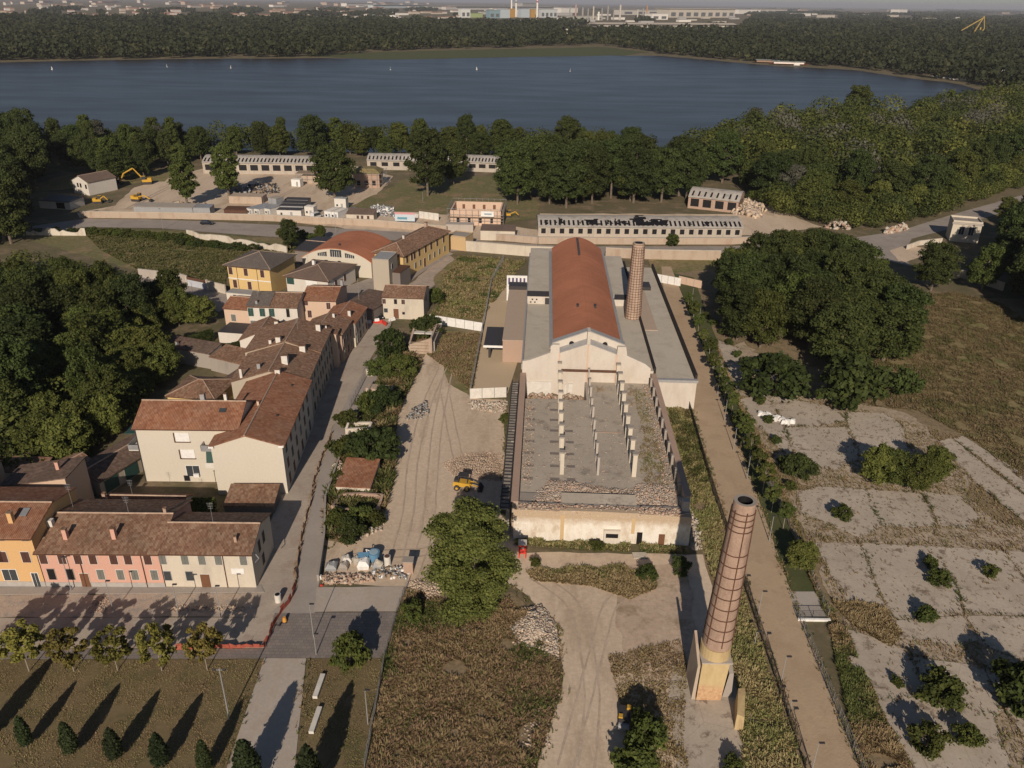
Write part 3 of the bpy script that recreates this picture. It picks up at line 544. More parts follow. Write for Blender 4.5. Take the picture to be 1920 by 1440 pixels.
# shore things
farbox(1612,1622,118,112,WH,'white cabin on the right lake shore, left one','cabin','lake_cabin'); farbox(1624,1636,118,113,WH,'white cabin on the right lake shore, right one','cabin','lake_cabin')
o=farbox(1731,1748,121,112,(.55,.40,.16),'yellow house by the right lake shore','house','lake_house',roof=(.35,.2,.12)); 
farbox(1741,1747,113,104,(.55,.42,.2),'small yellow tower beside the yellow lake house','tower','lake_tower')
def boat(x,y,L,c,label,group=None,cab=False,name='boat',top=None):
    a=G(x,y); o=thing(name,label,'boat',(a.x,a.y,.1),R(-12),group); w=L*.14
    b=MB(); b.hexa([(-L*.42,-w*.6,0),(L*.38,-w*.6,0),(L*.42,w*.6,0),(-L*.42,w*.6,0)],[(-L/2,-w,1.1),(L*.42,-w,1.1),(L/2,0,1.3),(-L/2,w,1.1)]); b.build('hull',fm(c),o)
    if cab: MB().box(-L*.4,-w*.8,1.1,L*.35,w*.8,3.6).build('cabin',fm(top or WH),o); MB().box(-L*.43,-w,3.6,L*.38,w,3.9).build('roof',fm((.3,.33,.3)),o)
    return o
boat(1480,121,52,(.45,.12,.08),'long red and white houseboat moored at the far right shore',cab=True); boat(1445,118,48,(.22,.12,.08),'dark brown barge moored left of the houseboat',cab=True,top=(.3,.2,.14)); boat(1494,123,9,WH,'small white motorboat at the end of the houseboat',cab=True)
for i in range(9): boat(1757+i*6.3,144+i*.95,11,WH,'small white boat in the moored row at the right shore','small white boats moored in a row')
for x,y,l in [(98,131,'left'),(313,126,''),(433,128,''),(732,131,''),(894,131,''),(1069,134,'')]:
    a=G(x,y); o=thing('sailboat','tiny white sailing dinghy out on the lake','sailboat',(a.x,a.y,.1),r.uniform(0,6),'sailing dinghies on the lake'); s=.42 if y>124 else .3
    MB().hexa([(-1.5*s,-.5,0),(1.8*s,-.4,0),(1.8*s,.4,0),(-1.5*s,.5,0)],[(-2*s,-.8,.6),(2.4*s,0,.6),(2.4*s,.1,.6),(-2*s,.8,.6)]).build('hull',fm(WH),o)
    MB().hexa([(-1.6*s,-.05,1),(1*s,-.05,1),(1*s,.05,1),(-1.6*s,.05,1)],[(.8*s,-.04,8*s),(1*s,-.04,8*s),(1*s,.04,8*s),(.8*s,.04,8*s)]).build('sail',M['white'],o)
# yellow crane
a=G(1806,74); o=thing('harbour_crane','yellow crane with a folded lattice boom rising from the right forest','crane',(a.x,a.y,0)); k=1.55*a.length/1480
def P2(dx,dy): return Vector((dx*k,0,dy*k))
Y=fm((.42,.29,.08)); b=MB()
for q in (-1.2,1.2): b.cyl(P2(6,0)+Vector((0,q,0)),P2(15,21)+Vector((0,q,0)),1.1,1.0,6)
b.build('mast',Y,o); b=MB(); 
for q in (-1.2,1.2): b.cyl(P2(14,19)+Vector((0,q,0)),P2(-12,3)+Vector((0,q,0)),1,.6,6)
b.build('boom',Y,o); b=MB(); b.cyl(P2(15,21),P2(18,10),1.1,1,6); b.cyl(P2(18,10),P2(12,-1),1.2,1.2,6); b.build('jib',Y,o); MB().obox(P2(14,10),(3,4,5)).build('cab',Y,o)
# footbridge at the right edge
a=G(1868,152); b_=G(1960,150); o=thing('footbridge','white footbridge with a tall end post at the right lake shore','bridge',(a.x,a.y,0)); d=b_-a; rr=math.atan2(d.y,d.x); o.rotation_euler=(0,0,rr); Lb=d.length
MB().box(0,-2,9,Lb,2,10.2).build('deck',fm(WH),o); MB().box(0,-2.1,10.2,Lb,-1.9,11.6).build('railing',fm((.5,.5,.5)),o); MB().obox((-1,0,5),(2,4,16),(0,-.15,0)).build('post',fm(WH),o)
for i in range(1,4): MB().box(Lb*i/4-.8,-1.5,0,Lb*i/4+.8,1.5,9).build('pier',fm(CR),o)
# ---------------- buildings
T1=(.22,.115,.072);T2=(.31,.175,.11);T3=(.39,.26,.175)
for ax in 'xy':
    M['tile_'+ax]=tile_mat('old_clay_tiles_'+ax,T1,T2,T3,ax)
    M['tiler_'+ax]=tile_mat('red_clay_tiles_'+ax,(.27,.11,.06),(.34,.15,.08),(.41,.21,.125),ax,.4,.45,(.42,.30,.22),.3)
    M['tiled_'+ax]=tile_mat('dark_clay_tiles_'+ax,(.13,.085,.065),(.19,.12,.09),(.25,.17,.13),ax,.34,.42,(.13,.11,.08),.6)
    M['slate_'+ax]=tile_mat('grey_brown_tiles_'+ax,(.15,.125,.11),(.18,.15,.13),(.21,.175,.15),ax,.35,.4,(.2,.17,.14),.3)
    M['brownroof_'+ax]=tile_mat('flat_brown_roof_'+ax,(.19,.135,.105),(.215,.15,.115),(.235,.165,.13),ax,.4,.5,(.19,.14,.11),.2)
    M['orange_'+ax]=tile_mat('orange_sheet_'+ax,(.47,.18,.095),(.50,.195,.105),(.52,.205,.115),ax,.45,6.,(.38,.14,.08),.15)
M['ridge']=plain('ridge_tiles',(.40,.29,.215),.9,0,.25)
M['w_cream']=plaster('cream_render',(.56,.505,.415),.3,(.4,.35,.27),.3,.3); M['w_white']=plaster('white_render',(.62,.57,.50),.4,(.35,.3,.25),.35,.5)
M['w_pink']=plaster('pink_render',(.58,.33,.25),.2,(.45,.3,.24),.3,.5); M['w_orange']=plaster('apricot_render',(.60,.37,.17),.15,(.5,.35,.2),.3,.4)
M['w_yellow']=plaster('yellow_render',(.61,.43,.19),.15,(.5,.35,.15),.3,.4); M['w_salmon']=plaster('pale_salmon_render',(.58,.42,.31),.2,(.45,.35,.27),.3,.4)
M['w_oldcream']=plaster('aged_cream_render',(.57,.50,.40),.8,(.36,.32,.27),.28,.8); M['w_grey']=plaster('grey_render',(.36,.33,.30),.4,(.25,.22,.2),.4,.5); M['w_beige']=plaster('beige_render',(.42,.36,.28),.15)
M['w_brick']=plaster('faded_brick',(.40,.28,.21),.5,(.3,.2,.15),.6,.7); M['w_ochre']=plaster('ochre_render',(.52,.37,.20),.25,(.4,.28,.16),.3,.5); M['w_dark']=plaster('dark_render',(.2,.17,.15),.4)
M['plinth']=plain('grey_plinth',(.38,.35,.32),.9)
KW={'sb':('window','shutter','shbrown','offwhite'),'sg':('window','shutter','shgreen','offwhite'),'sy':('window','shutter','shgrey','offwhite'),'gl':('window','pane','glass','white'),'dk':('window','pane','black','concd'),
    'db':('door','panel','doorbrown','offwhite'),'dd':('door','panel','dark','concd'),'ga':('garage_door','panel','white','grey'),'gg':('garage_door','panel','shgreen','concd'),'sk':('window','pane','glass','grey')}
def onwall(o,W_,D_,side,s,zc,w,h,kind,out=.05,label=None):
    "frame with a pane, shutter or panel set on a wall; s runs along x (front, back) or y (left, right)"
    nm,sub,mat,fmat=KW[kind]
    def bx(b,w,h,o0,o1):
        if side=='f': b.box(s-w/2,-o1,zc-h/2,s+w/2,-o0,zc+h/2)
        elif side=='b': b.box(s-w/2,D_+o0,zc-h/2,s+w/2,D_+o1,zc+h/2)
        elif side=='r': b.box(W_+o0,s-w/2,zc-h/2,W_+o1,s+w/2,zc+h/2)
        else: b.box(-o1,s-w/2,zc-h/2,-o0,s+w/2,zc+h/2)
        return b
    e=.14 if kind!='ga' else .08
    f=bx(MB(),w+e,h+e,.002,out).build(nm,M[fmat],o)
    if label: f['label']=label
    b=MB()
    if kind[0]=='s' and kind!='sk' and w>.6: 
        for q in (-1,1):
            s0=s; 
            if side in 'fb': b2=bx; 
            s_=s+q*w/4
            if side=='f': b.box(s_-w/4+.015,-out-.05,zc-h/2,s_+w/4-.015,-out-.002,zc+h/2)
            elif side=='b': b.box(s_-w/4+.015,D_+out+.002,zc-h/2,s_+w/4-.015,D_+out+.05,zc+h/2)
            elif side=='r': b.box(W_+out+.002,s_-w/4+.015,zc-h/2,W_+out+.05,s_+w/4-.015,zc+h/2)
            else: b.box(-out-.05,s_-w/4+.015,zc-h/2,-out-.002,s_+w/4-.015,zc+h/2)
    elif kind=='gl':
        for q in (-1,1):
            s_=s+q*w/4
            if side=='f': b.box(s_-w/4+.03,-out-.02,zc-h/2,s_+w/4-.03,-out-.002,zc+h/2)
            elif side=='r': b.box(W_+out+.002,s_-w/4+.03,zc-h/2,W_+out+.02,s_+w/4-.03,zc+h/2)
            else: bx(b,w,h,out+.002,out+.02); break
    else: bx(b,w,h,out+.002,out+.03)
    b.build(sub,M[mat],f); return f
def sweep(b,prof,axis,a0,a1,th=.16,mi=0):
    "roof slabs: profile of (p,z) swept along an axis"
    for (p,z),(q,w) in zip(prof[:-1],prof[1:]):
        if axis=='x': B=[(a0,p,z-th),(a1,p,z-th),(a1,q,w-th),(a0,q,w-th)]; T=[(a0,p,z),(a1,p,z),(a1,q,w),(a0,q,w)]
        else: B=[(p,a0,z-th),(q,a0,w-th),(q,a1,w-th),(p,a1,z-th)]; T=[(p,a0,z),(q,a0,w),(q,a1,w),(p,a1,z)]
        b.hexa(B,T,mi)
def house(name,label,A,Wd,D,h,rz=0.,roof='gx',rise=1.6,wall='w_cream',rm='tile',ov=.35,wins=(),chim=(),ridge=None,z0=0.,cat='house',plinth=None,pipes=(),group=None,par=.5,shed0=0.):
    o=thing(name,label,cat,(A[0],A[1],z0),R(rz),group); ri=ridge
    b=MB(); axis='x' if roof in('gx','sx','hip','bx') else 'y'; tk=.17
    if roof=='gx':
        ri=D/2 if ri is None else ri; prof=[(0,h),(ri,h+rise),(D,h)]
        for x0,x1 in ((0,Wd),): 
            b.hexa([(x0,0,-.3),(x0,D,-.3),(x0,D,h-tk),(x0,ri,h+rise-tk),(x0,0,h-tk)],[(x1,0,-.3),(x1,D,-.3),(x1,D,h-tk),(x1,ri,h+rise-tk),(x1,0,h-tk)])
        L=Wd; s1=rise/ri; s2=rise/(D-ri); rp=[(-ov,h-ov*s1),(ri,h+rise),(D+ov,h-ov*s2)]
    elif roof=='gy':
        ri=Wd/2 if ri is None else ri
        b.hexa([(0,0,-.3),(Wd,0,-.3),(Wd,0,h-tk),(ri,0,h+rise-tk),(0,0,h-tk)],[(0,D,-.3),(Wd,D,-.3),(Wd,D,h-tk),(ri,D,h+rise-tk),(0,D,h-tk)])
        L=D; s1=rise/ri; s2=rise/(Wd-ri); rp=[(-ov,h-ov*s1),(ri,h+rise),(Wd+ov,h-ov*s2)]
    elif roof=='sx': # single slope rising to the back
        b.hexa([(0,0,-.3),(0,D,-.3),(0,D,h+rise-tk),(0,0,h-tk)],[(Wd,0,-.3),(Wd,D,-.3),(Wd,D,h+rise-tk),(Wd,0,h-tk)]); L=Wd; s=rise/D; rp=[(-ov,h-ov*s),(D+ov,h+rise+ov*s)]
    elif roof=='sy':
        b.hexa([(0,0,-.3),(Wd,0,-.3),(Wd,0,h+rise-tk),(0,0,h-tk)],[(0,D,-.3),(Wd,D,-.3),(Wd,D,h+rise-tk),(0,D,h-tk)]); L=D; s=rise/Wd; rp=[(-ov,h-ov*s),(Wd+ov,h+rise+ov*s)]
    elif roof in('by','bx'):
        n=12; w_=Wd if roof=='by' else D; L=D if roof=='by' else Wd
        pr=[(w_*i/n,h+rise*(1-((2*i/n)-1)**2)**.85) for i in range(n+1)]
        if roof=='by': b.hexa([(0,0,-.3),(Wd,0,-.3)]+[(p,0,z-tk) for p,z in reversed(pr)],[(0,D,-.3),(Wd,D,-.3)]+[(p,D,z-tk) for p,z in reversed(pr)])
        else: b.hexa([(0,0,-.3),(0,D,-.3)]+[(0,p,z-tk) for p,z in reversed(pr)],[(Wd,0,-.3),(Wd,D,-.3)]+[(Wd,p,z-tk) for p,z in reversed(pr)])
        rp=[(-ov,h-.1)]+pr[1:-1]+[(w_+ov,h-.1)]
    else:
        b.box(0,0,-.3,Wd,D,h-(.0 if roof=='flat' else tk)); L=0
    b.build('wall',M[wall],o)
    rb=MB(); rmat=M[rm+'_'+axis] if rm+'_x' in M else M[rm]
    if roof=='hip':
        k=min(Wd,D)/2; B0=[(-ov,-ov),(Wd+ov,-ov),(Wd+ov,D+ov),(-ov,D+ov)]
        if Wd>=D: r0=(k,D/2); r1=(Wd-k,D/2); fs=[[0,1,5,4],[1,2,5],[2,3,4,5],[3,0,4]]
        else: r0=(Wd/2,k); r1=(Wd/2,D-k); fs=[[0,1,4],[1,2,5,4],[2,3,5],[3,0,4,5]]
        P=[(x,y,h) for x,y in B0]+[(*r0,h+rise),(*r1,h+rise)]
        for f in fs: rb.poly([P[i] for i in f])
        rb.hexa([(x,y,h-.14) for x,y in B0],[(x,y,h-.003) for x,y in B0])
        for i,j in ((0,4),(1,5 if Wd>=D else 4),(2,5),(3,4 if Wd>=D else 5),(4,5)): rb.cyl(P[i],P[j],.09,.09,5,1)
        roofo=rb.build('roof',[rmat,M['ridge']],o)
    elif roof=='flat':
        rb.box(.25,.25,h-par+.002,Wd-.25,D-.25,h-par+.08) if 0 else rb.box(-.06,-.06,h,Wd+.06,D+.06,h+.14); roofo=rb.build('roof',M[rm] if rm in M else rmat,o)
        if par>0:
            q=MB(); q.box(-.08,-.08,h+.14,Wd+.08,.16,h+par); q.box(-.08,D-.16,h+.14,Wd+.08,D+.08,h+par); q.box(-.08,.16,h+.14,.16,D-.16,h+par); q.box(Wd-.16,.16,h+.14,Wd+.08,D-.16,h+par); q.build('parapet',M[wall],o)
    else:
        sweep(rb,rp,axis,-ov*.6,L+ov*.6)
        if roof in('gx','gy'):
            z=h+rise
            if axis=='x': rb.cyl((-ov*.6,ri,z),(L+ov*.6,ri,z),.14,.14,6,1)
            else: rb.cyl((ri,-ov*.6,z),(ri,L+ov*.6,z),.14,.14,6,1)
        roofo=rb.build('roof',[rmat,M['ridge']],o)
    def zr(x,y):
        p=y if axis=='x' else x
        if roof=='hip': return h+rise*max(0,min(x,y,Wd-x,D-y))/(min(Wd,D)/2)
        if roof=='flat': return h+.1
        for (a,za),(c,zb) in zip(rp[:-1],rp[1:]):
            if a<=p<=c: return za+(zb-za)*(p-a)/(c-a)
        return h
    for c in chim:
        x,y,cw,chh=c[:4]; cm=c[4] if len(c)>4 else 'offwhite'; z=zr(x,y); q=MB(); q.box(x-cw/2,y-cw/2,z-.4,x+cw/2,y+cw/2,z+chh); q.box(x-cw*.62,y-cw*.62,z+chh,x+cw*.62,y+cw*.62,z+chh+.12,1); q.build('chimney',[M[cm],M['tile_x']],roofo)
    if plinth: q=MB(); q.box(-.03,-.05,-.2,Wd+.03,-.003,plinth); q.build('plinth',M['plinth'],o)
    for p in pipes: MB().cyl((p,-.09,.1),(p,-.09,h-.2),.06,.06,6).build('downpipe',M['rust'],o)
    if roof in('gx','hip','sx') and h>4: MB().box(-ov*.6,-ov-.12,h-ov*(.35 if roof!='hip' else 0)-.22,Wd+ov*.6,-ov-.005,h-ov*(.35 if roof!='hip' else 0)-.08).build('gutter',M['rust'],o)
    for w in wins:
        side,s,zc,ww,hh,k=w[:6]
        if isinstance(s,tuple):
            g_=G(s[0],s[1],zc+z0); dx=g_.x-A[0]; dy=g_.y-A[1]; c_,s_=math.cos(R(rz)),math.sin(R(rz)); s=dx*c_+dy*s_ if side in 'fb' else -dx*s_+dy*c_
        onwall(o,Wd,D,side,s,zc,ww,hh,k,label=w[6] if len(w)>6 else None)
    o['h']=h
    del o['h']; return o,roofo,zr
def U(xs,y,z,w,h,k,side='f'): return [(side,(x,y),z,w,h,k) for x in xs]
# bottom-left terrace
o,ro,zr=house('terraced_house','pink two-storey terraced house with brown shutters and mossy tiled roof',(-62.5,83.75),15.95,11.8,6.05,.6,'gx',1.9,'w_pink','tile',.4,
  U([84,119,149,177,216,243,280],1043,4.8,1.0,1.75,'sb')+U([95,130],1079,2.15,.95,1.75,'dk')+U([188,225,252,289],1079,2.15,.95,1.6,'sy')+[('f',(161,1086),1.2,1.15,2.2,'db')],
  [(3.2,1.9,.55,1.5,'w_pink'),(9.6,2.0,.55,1.6,'w_pink'),(15,6.1,.4,.8,'brickrub' if 0 else 'w_brick')],pipes=(5.4,13.6),plinth=.8)
def vent(roofo,x,y,z,s=.3):
    MB().box(x-s/2,y-s/2,z-.05,x+s/2,y+s/2,z+s).build('roof_vent',M['dark'],roofo)
o,ro,zr=house('terraced_house','cream two-storey end house with grey shutters and a tiled gable roof',(-46.45,84.0),12.2,8.8,6.0,.4,'gx',1.5,'w_oldcream','tile',.35,
  U([306,348,380,411,458],1046,4.75,.95,1.65,'sy')+[('f',(313,1082),1.95,.9,1.45,'sk'),('f',(355,1081),1.95,.9,1.45,'sk'),('f',(388,1085),1.15,1.25,2.2,'db'),('r',3.2,4.6,.8,1.7,'dk'),('r',5.2,4.6,.8,1.7,'dk'),('r',4.0,1.8,.8,1.6,'dk')],
  [(9.8,1.6,.35,.8,'w_brick')],pipes=(8.35,))
MB().box(9.2,-.06,2.4,10.9,-.005,3.3).build('notice_board',M['white'],o)
b=MB(); b.path([(12.25,1.0,5.2),(12.9,.6,4.5),(12.6,-.1,4.4)],.06); b.build('downpipe',M['steel'],o)
o,ro,zr=house('terraced_house','apricot three-storey terraced house with skylight beside the pink one',(-73.8,83.6),11.2,11.5,8.3,.6,'gx',1.5,'w_orange','tiler',.3,
  [('f',(-8,1040),5.2,1.9,1.9,'sb'),('f',(8,1037),5.0,1.7,1.7,'sb'),('f',(55,1037),5.0,1.1,1.7,'sb'),('f',(20,1077),2.0,1.9,1.8,'gl'),('f',(47,1011),7.9,.9,.45,'dk'),('f',(2,1010),7.9,.7,.45,'dk'),('f',(68,1087),1.2,.9,2.3,'gl')],
  [(7.6,2.4,.6,1.5,'w_orange')],plinth=.9)
MB().obox((8.6,3.9,zr(8.6,3.9)+.12),(.9,1.4,.1),(math.atan2(1.5,5.75),0,0)).build('skylight',M['steel'],ro)
b=MB(); b.box(11.25,3.6,7.2,11.95,4.3,8.2); b.build('vent_box',M['offwhite'],o)
house('terraced_house','brick-pink terraced house at the left edge, higher roof than the apricot one',(-86,83.7),12,12,9.4,.6,'gx',1.6,'w_pink','tile',.3,[('f',9.5,5.2,1.2,1.7,'sb'),('f',6,5.2,1.2,1.7,'sb')],[(9.5,8.6,.6,1.2,'w_pink')])
house('annex_house','grey-walled rear wing with brown roof behind the apricot house',(-76,98.5),10,6,6.2,.6,'sy',1.6,'w_salmon','tiled',.25,(),[(7.5,3,.5,1.3,'w_pink')],cat='house wing')
house('annex_house','small rear wing with a dark window at the left edge behind the brick-pink house',(-87,97),8.5,7,6.6,8,'gx',1.2,'w_salmon','tile',.25,[('r',3,5,.8,1,'dk')],(),cat='house wing')
# long shed roof behind the terrace (dark, red tile edge)
house('garden_shed','long low shed with dark tiled roof between terrace and big cream block',(-61.5,97.3),12.5,4.4,3.2,-.5,'gx',1.1,'w_beige','tiler',.25,(),[(.8,1.2,.45,1.4,'w_brick')],cat='shed')
house('garden_shed','low lean-to with leaf-littered roof at the street end below the gable wall',(-44.2,101.2),7.6,4.2,1.5,1,'sx',1.1,'w_dark','tile',.15,(),(),cat='shed')
# big cream blocks
o,ro,zr=house('apartment_house','big cream rendered house with brown hip-ended roof, green awning and garden door',(-60.2,109.9),16.5,9.6,10.3,.3,'gx',2.3,'w_cream','tiler',.45,
  [('f',(359,888),2.1,2.2,2.2,'gl'),('f',(357,818+0),8.4,2.1,1.7,'wh')] if 0 else [('f',(359,888),2.1,2.2,2.0,'gl'),('f',(345,905),.7,.9,1.0,'dk')],
  [(9.6,5.2,.7,1.3,'grey'),(13.4,5.0,.45,1.3,'offwhite')])
for (px,py,z) in ((345,815,8.5),(352,851,5.4)):
    gx=G(px,py,z).x+60.2; q=MB(); q.box(gx-1.1,-.08,z-.85,gx+1.1,-.004,z+.75).build('shutter',M['white'],o)
    q=MB(); q.box(gx-1.3,-.25,z-.95,gx+1.2,-.01,z-.85); q.box(gx-1.35,-.2,z-.9,gx-1.25,-.01,z+.75); q.build('sill',M['rust'],o)
MB().obox((13.4,3.0,zr(13.4,3.0)+.1),(1.1,.8,.1),(math.atan2(2.3,4.8),0,0)).build('skylight',M['glass'],ro)
bl=MB(); bl.box(10.7,-1.5,6.7,13.2,-.01,6.9); bl.box(10.7,-1.55,6.9,10.8,-.05,7.8); bl.box(10.7,-1.55,6.9,13.2,-1.47,7.8); bl.build('balcony',M['steel'],o)
MB().hexa([(10.9,-.05,4.0),(13.2,-.05,4.0),(13.2,-.9,3.9),(10.9,-.9,3.9)],[(10.9,-.02,6.5),(13.2,-.02,6.5),(13.2,-.05,6.5),(10.9,-.05,6.5)]).build('awning',M['shgreen'],o)
q=MB(); q.box(10.8,-1.2,3.4,13.2,-.01,3.6); q.box(10.8,-1.25,3.6,13.2,-1.18,4.4); q.build('balcony',M['offwhite'],o)
MB().box(8.2,-.4,1.1,9.1,-.01,1.7).build('air_conditioner',M['white'],o)
MB().box(.0,-.1,.0,.16,-.005,10).build('downpipe',M['dark'],o)
q=MB(); 
for i in range(6): q.box(11.7+i*.25,-.5,.2,11.78+i*.25,-.44,2.4)
q.box(11.65,-.52,2.4,13.2,-.42,2.5); q.build('window_bars',M['dark'],o)
MB().box(-2.2,1,5.2,-.01,6,5.4).build('terrace',M['offwhite'],o); q=MB(); q.box(-2.2,1,5.4,-2.1,6,6.3); q.box(-2.2,.95,5.4,-.01,1.05,6.3); q.build('railing',M['steel'],o)
MB().hexa([(-2.3,1,8.3),(-.01,1,8.4),(-.01,6,8.4),(-2.3,6,8.3)],[(-2.3,1,8.45),(-.01,1,8.55),(-.01,6,8.55),(-2.3,6,8.45)]).build('awning',M['shgreen'],o)
wr=[]
for j,z in enumerate((1.7,4.6,7.4)):
    for i in range(6): wr.append(('r',2.2+i*3.5,z,1.0,1.7 if z>2 else 1.9,['sb','sb','sg','sb','sy','sb'][(i+j)%6]))
o,ro,zr=house('apartment_house','tall cream gable-fronted house at the street corner with two-tone red roof',(-46.9,106.3),11.0,23.6,9.1,3.0,'gy',1.85,'w_cream','tiler',.45,wr,[(2.3,7.0,.8,.7,'w_brick'),(5.1,10.4,.35,.7,'w_salmon'),(5.6,23,.9,.7,'offwhite')])
q=MB(); q.box(-.3,-.35,8.75,.5,-.02,9.05); q.box(10.5,-.35,8.75,11.3,-.02,9.05); q.build('eaves_return',M['white'],o)
for (x,y) in ((8.6,8),(8.7,19.5),(2.9,4.5)): vent(ro,x,y,zr(x,y))
q=MB(); q.path([(-.3,-.5,9),(-.3,-.5,9)],.02); 
# street row beyond
def row(label,A,Wd,D,h,rz,rise,wall,rm,chim=(),n=5,ridge=None,fw_=(),zs=(1.6,4.6,7.2)):
    ws=[]; 
    for j,z in enumerate(zs):
        if z>h-.9: continue
        for i in range(n): ws.append(('r',D*(i+.5)/n+(.3 if j==0 else 0),z,.9,1.6 if j<2 else 1.0,['sy','sb','dk','sg'][(i*2+j)%4]))
    return house('terraced_house',label,A,Wd,D,h,rz,'gy',rise,wall,rm,.35,ws+list(fw_),chim,ridge)
row('street house with broad mottled brown roof directly behind the tall cream gable',(-51.3,129.6),13.7,13.2,9.0,2.6,2.1,'w_beige','tile',[(1.9,.3,.45,1.8,'offwhite'),(4.6,2.6,.6,1.0,'grey'),(9.0,4.6,1.1,1.7),(10.8,11.7,1.1,1.2)],5,7.1)
o,ro,zr=row('street house with wide reddish roof and yellow gable edge in mid row',(-52.8,142.6),14.6,12.4,9.2,2.0,2.3,'w_beige','tile',[(6.7,.6,.9,1.1),(5.0,.8,.5,.8),(12.7,9.6,.9,1.4),(13.8,11.9,.3,.5)],5,8.2)
row('narrow street house under the reddish roof, third of the row',(-45.2,155.2),7.6,3.2,8.0,2,1.4,'w_salmon','tile',(),1,3.2)
o,ro,zr=row('small ochre street house with a pyramid-like brown roof',(-45.6,158.6),8.6,8.2,7.0,-3.5,1.5,'w_brick','tile',[(5.2,6.7,.5,.9)],3,3.8,zs=(1.6,4.4))
row('low last house of the street row with warm orange-brown roof',(-43.5,167.4),7.6,10.5,6.0,-4.5,1.3,'w_oldcream','tiler',[(5.8,2.8,.65,1.3)],4,3.8,zs=(1.6,4.2))
house('outbuilding','white gabled outbuilding with old tiled roof behind the street row',(-58.6,156.2),7.2,9.6,6.0,2,'gy',1.7,'w_white','tile',.3,(),[(6.4,6.8,.8,1.2)],ridge=4.2,cat='house')
# left outbuildings
house('outbuilding','yellow-walled outbuilding with reddish hipped roof left of the street row',(-64.6,131.8),9.4,8.6,4.8,-8,'hip',1.7,'w_yellow','tile',.3,cat='outbuilding')
house('outbuilding','narrow dark-roofed lean-to behind the yellow-walled outbuilding',(-57.2,141.3),5.6,7.0,4.0,-18,'sy',1.0,'w_brick','tiled',.2,cat='outbuilding')
house('garage_row','garage row with mossy brown roof and dark green doors left of the big cream block',(-71.2,107.6),6.6,18,3.0,-22,'gy',.9,'w_beige','tiled',.3,[('r',2.2,1.3,2.6,2.2,'gg'),('r',6.2,1.3,2.6,2.2,'gg'),('r',10.4,1.3,2.6,2.2,'gg')],(),cat='garage')
house('garden_shed','small tiled shed in the dark yard left of the garage row',(-77.5,105.5),5.5,9,2.8,-25,'gy',.9,'w_dark','tile',.2,cat='shed')
o,ro,zr=house('garden_shed','low rubbly tiled roof with cream wall beside the dark garden at far left',(-83,109),6.5,3.5,2.2,-2,'sx',.6,'w_cream','tile',.2,cat='shed')
# garden wall building (long)
house('outbuilding','long low building with dark lean-to roof and bare rendered back wall beside the wood',(-79.3,158.9),15.5,4.2,3.6,-19,'sx',.8,'concd','tiled',.1,(),[(6.2,1.2,.5,.7,'grey')],cat='outbuilding')
house('outbuilding','low building with brown roof and curved stained wall continuing the long back wall',(-64.5,153.2),8.6,5.2,3.3,-25,'sx',.9,'concd','tile',.1,[('r',2,1.6,.9,1.6,'sy'),('r',3.6,1.6,.9,1.6,'sy')],cat='outbuilding')
house('carport','dark flat carport roof with white columns above the hedge garden',(-67.9,168.5),9,6,2.6,-8,'flat',0,'w_white','dark',.1,(),(),par=0,cat='carport')
house('garden_shed','small white garden house with grey roof inside the hedges',(-62.0,166.2),3.6,3.2,2.2,-12,'sx',.5,'w_white','grey',.2,cat='shed')
def hedge(label,a,b,w,h,mat='dark'):
    a=Vector(a);b=Vector(b); L=(b-a).length; o=thing('hedge',label,'hedge',(a.x,a.y,0),math.atan2(b.y-a.y,b.x-a.x)); r=np.random.default_rng(int(abs(a.x*10))); n=int(L*w*260+L*h*200)
    P=r.random((n,3)); f=r.integers(0,4,n); P[f==0,2]=1; P[f==1,1]=0; P[f==2,1]=1; P[f==3,2]=1
    c=(P+r.normal(size=(n,3))*.03)*[L,w,h]; nr=r.normal(size=(n,3)); a_=np.cross(nr,r.normal(size=(n,3))); a_/=np.linalg.norm(a_,axis=1)[:,None]; b_=np.cross(nr,a_); b_/=np.linalg.norm(b_,axis=1)[:,None]
    V=np.stack([c-a_*.16,c-b_*.12,c+a_*.16,c+b_*.12],1).reshape(-1,3); link('foliage',npmesh('foliage',V,np.arange(n*4).reshape(-1,4),LM[mat]),o)
    MB().box(.1,.1,0,L-.1,w-.1,h-.12).build('core',LM[mat],o); return o
hedge('clipped dark hedge right of the carport',(-63,158.8),(-56.5,163.5),2.6,2.6); hedge('clipped hedge left of the carport along the wood',(-75,162.5),(-69.5,169.5),1.6,2.4)
hedge('clipped shrub bed behind the short terrace yard',(-52.5,98.0),(-45.6,98.2),3.2,2.6,'mid')
# middle cluster
house('town_house','beige-pink small house with rusty brown roof left of the green-shuttered house',(-68.8,176.3),7.6,8.5,5.8,-8,'gx',1.3,'w_salmon','tiler',.3,[('f',(444,591),3.3,1.2,1.7,'sy')],(),cat='house')
o,ro,zr=house('town_house','white house with four dark green shutters and a half grey, half brown tiled roof',(-62.3,174.4),11.6,10.5,7.0,-1.5,'gx',1.6,'w_white','tile',.3,
  [('f',(477,578),5.4,1.3,2.0,'sg'),('f',(497,580),5.4,1.3,2.0,'sg'),('f',(514,581),5.4,1.3,2.0,'sg'),('f',(543,583),5.4,.7,2.0,'dk'),('f',(480,603),2.3,1.3,1.9,'sy')],[(2.0,.6,.5,.9,'grey')])
MB().hexa([(-.25,-.3,6.99),(5.2,-.3,6.99),(5.2,5.25,8.68),(-.25,5.25,8.68)],[(-.25,-.3,7.1),(5.2,-.3,7.1),(5.2,5.25,8.78),(-.25,5.25,8.78)]).build('roof',M['slate_x'],o)['label']='half of the roof in grey tiles'
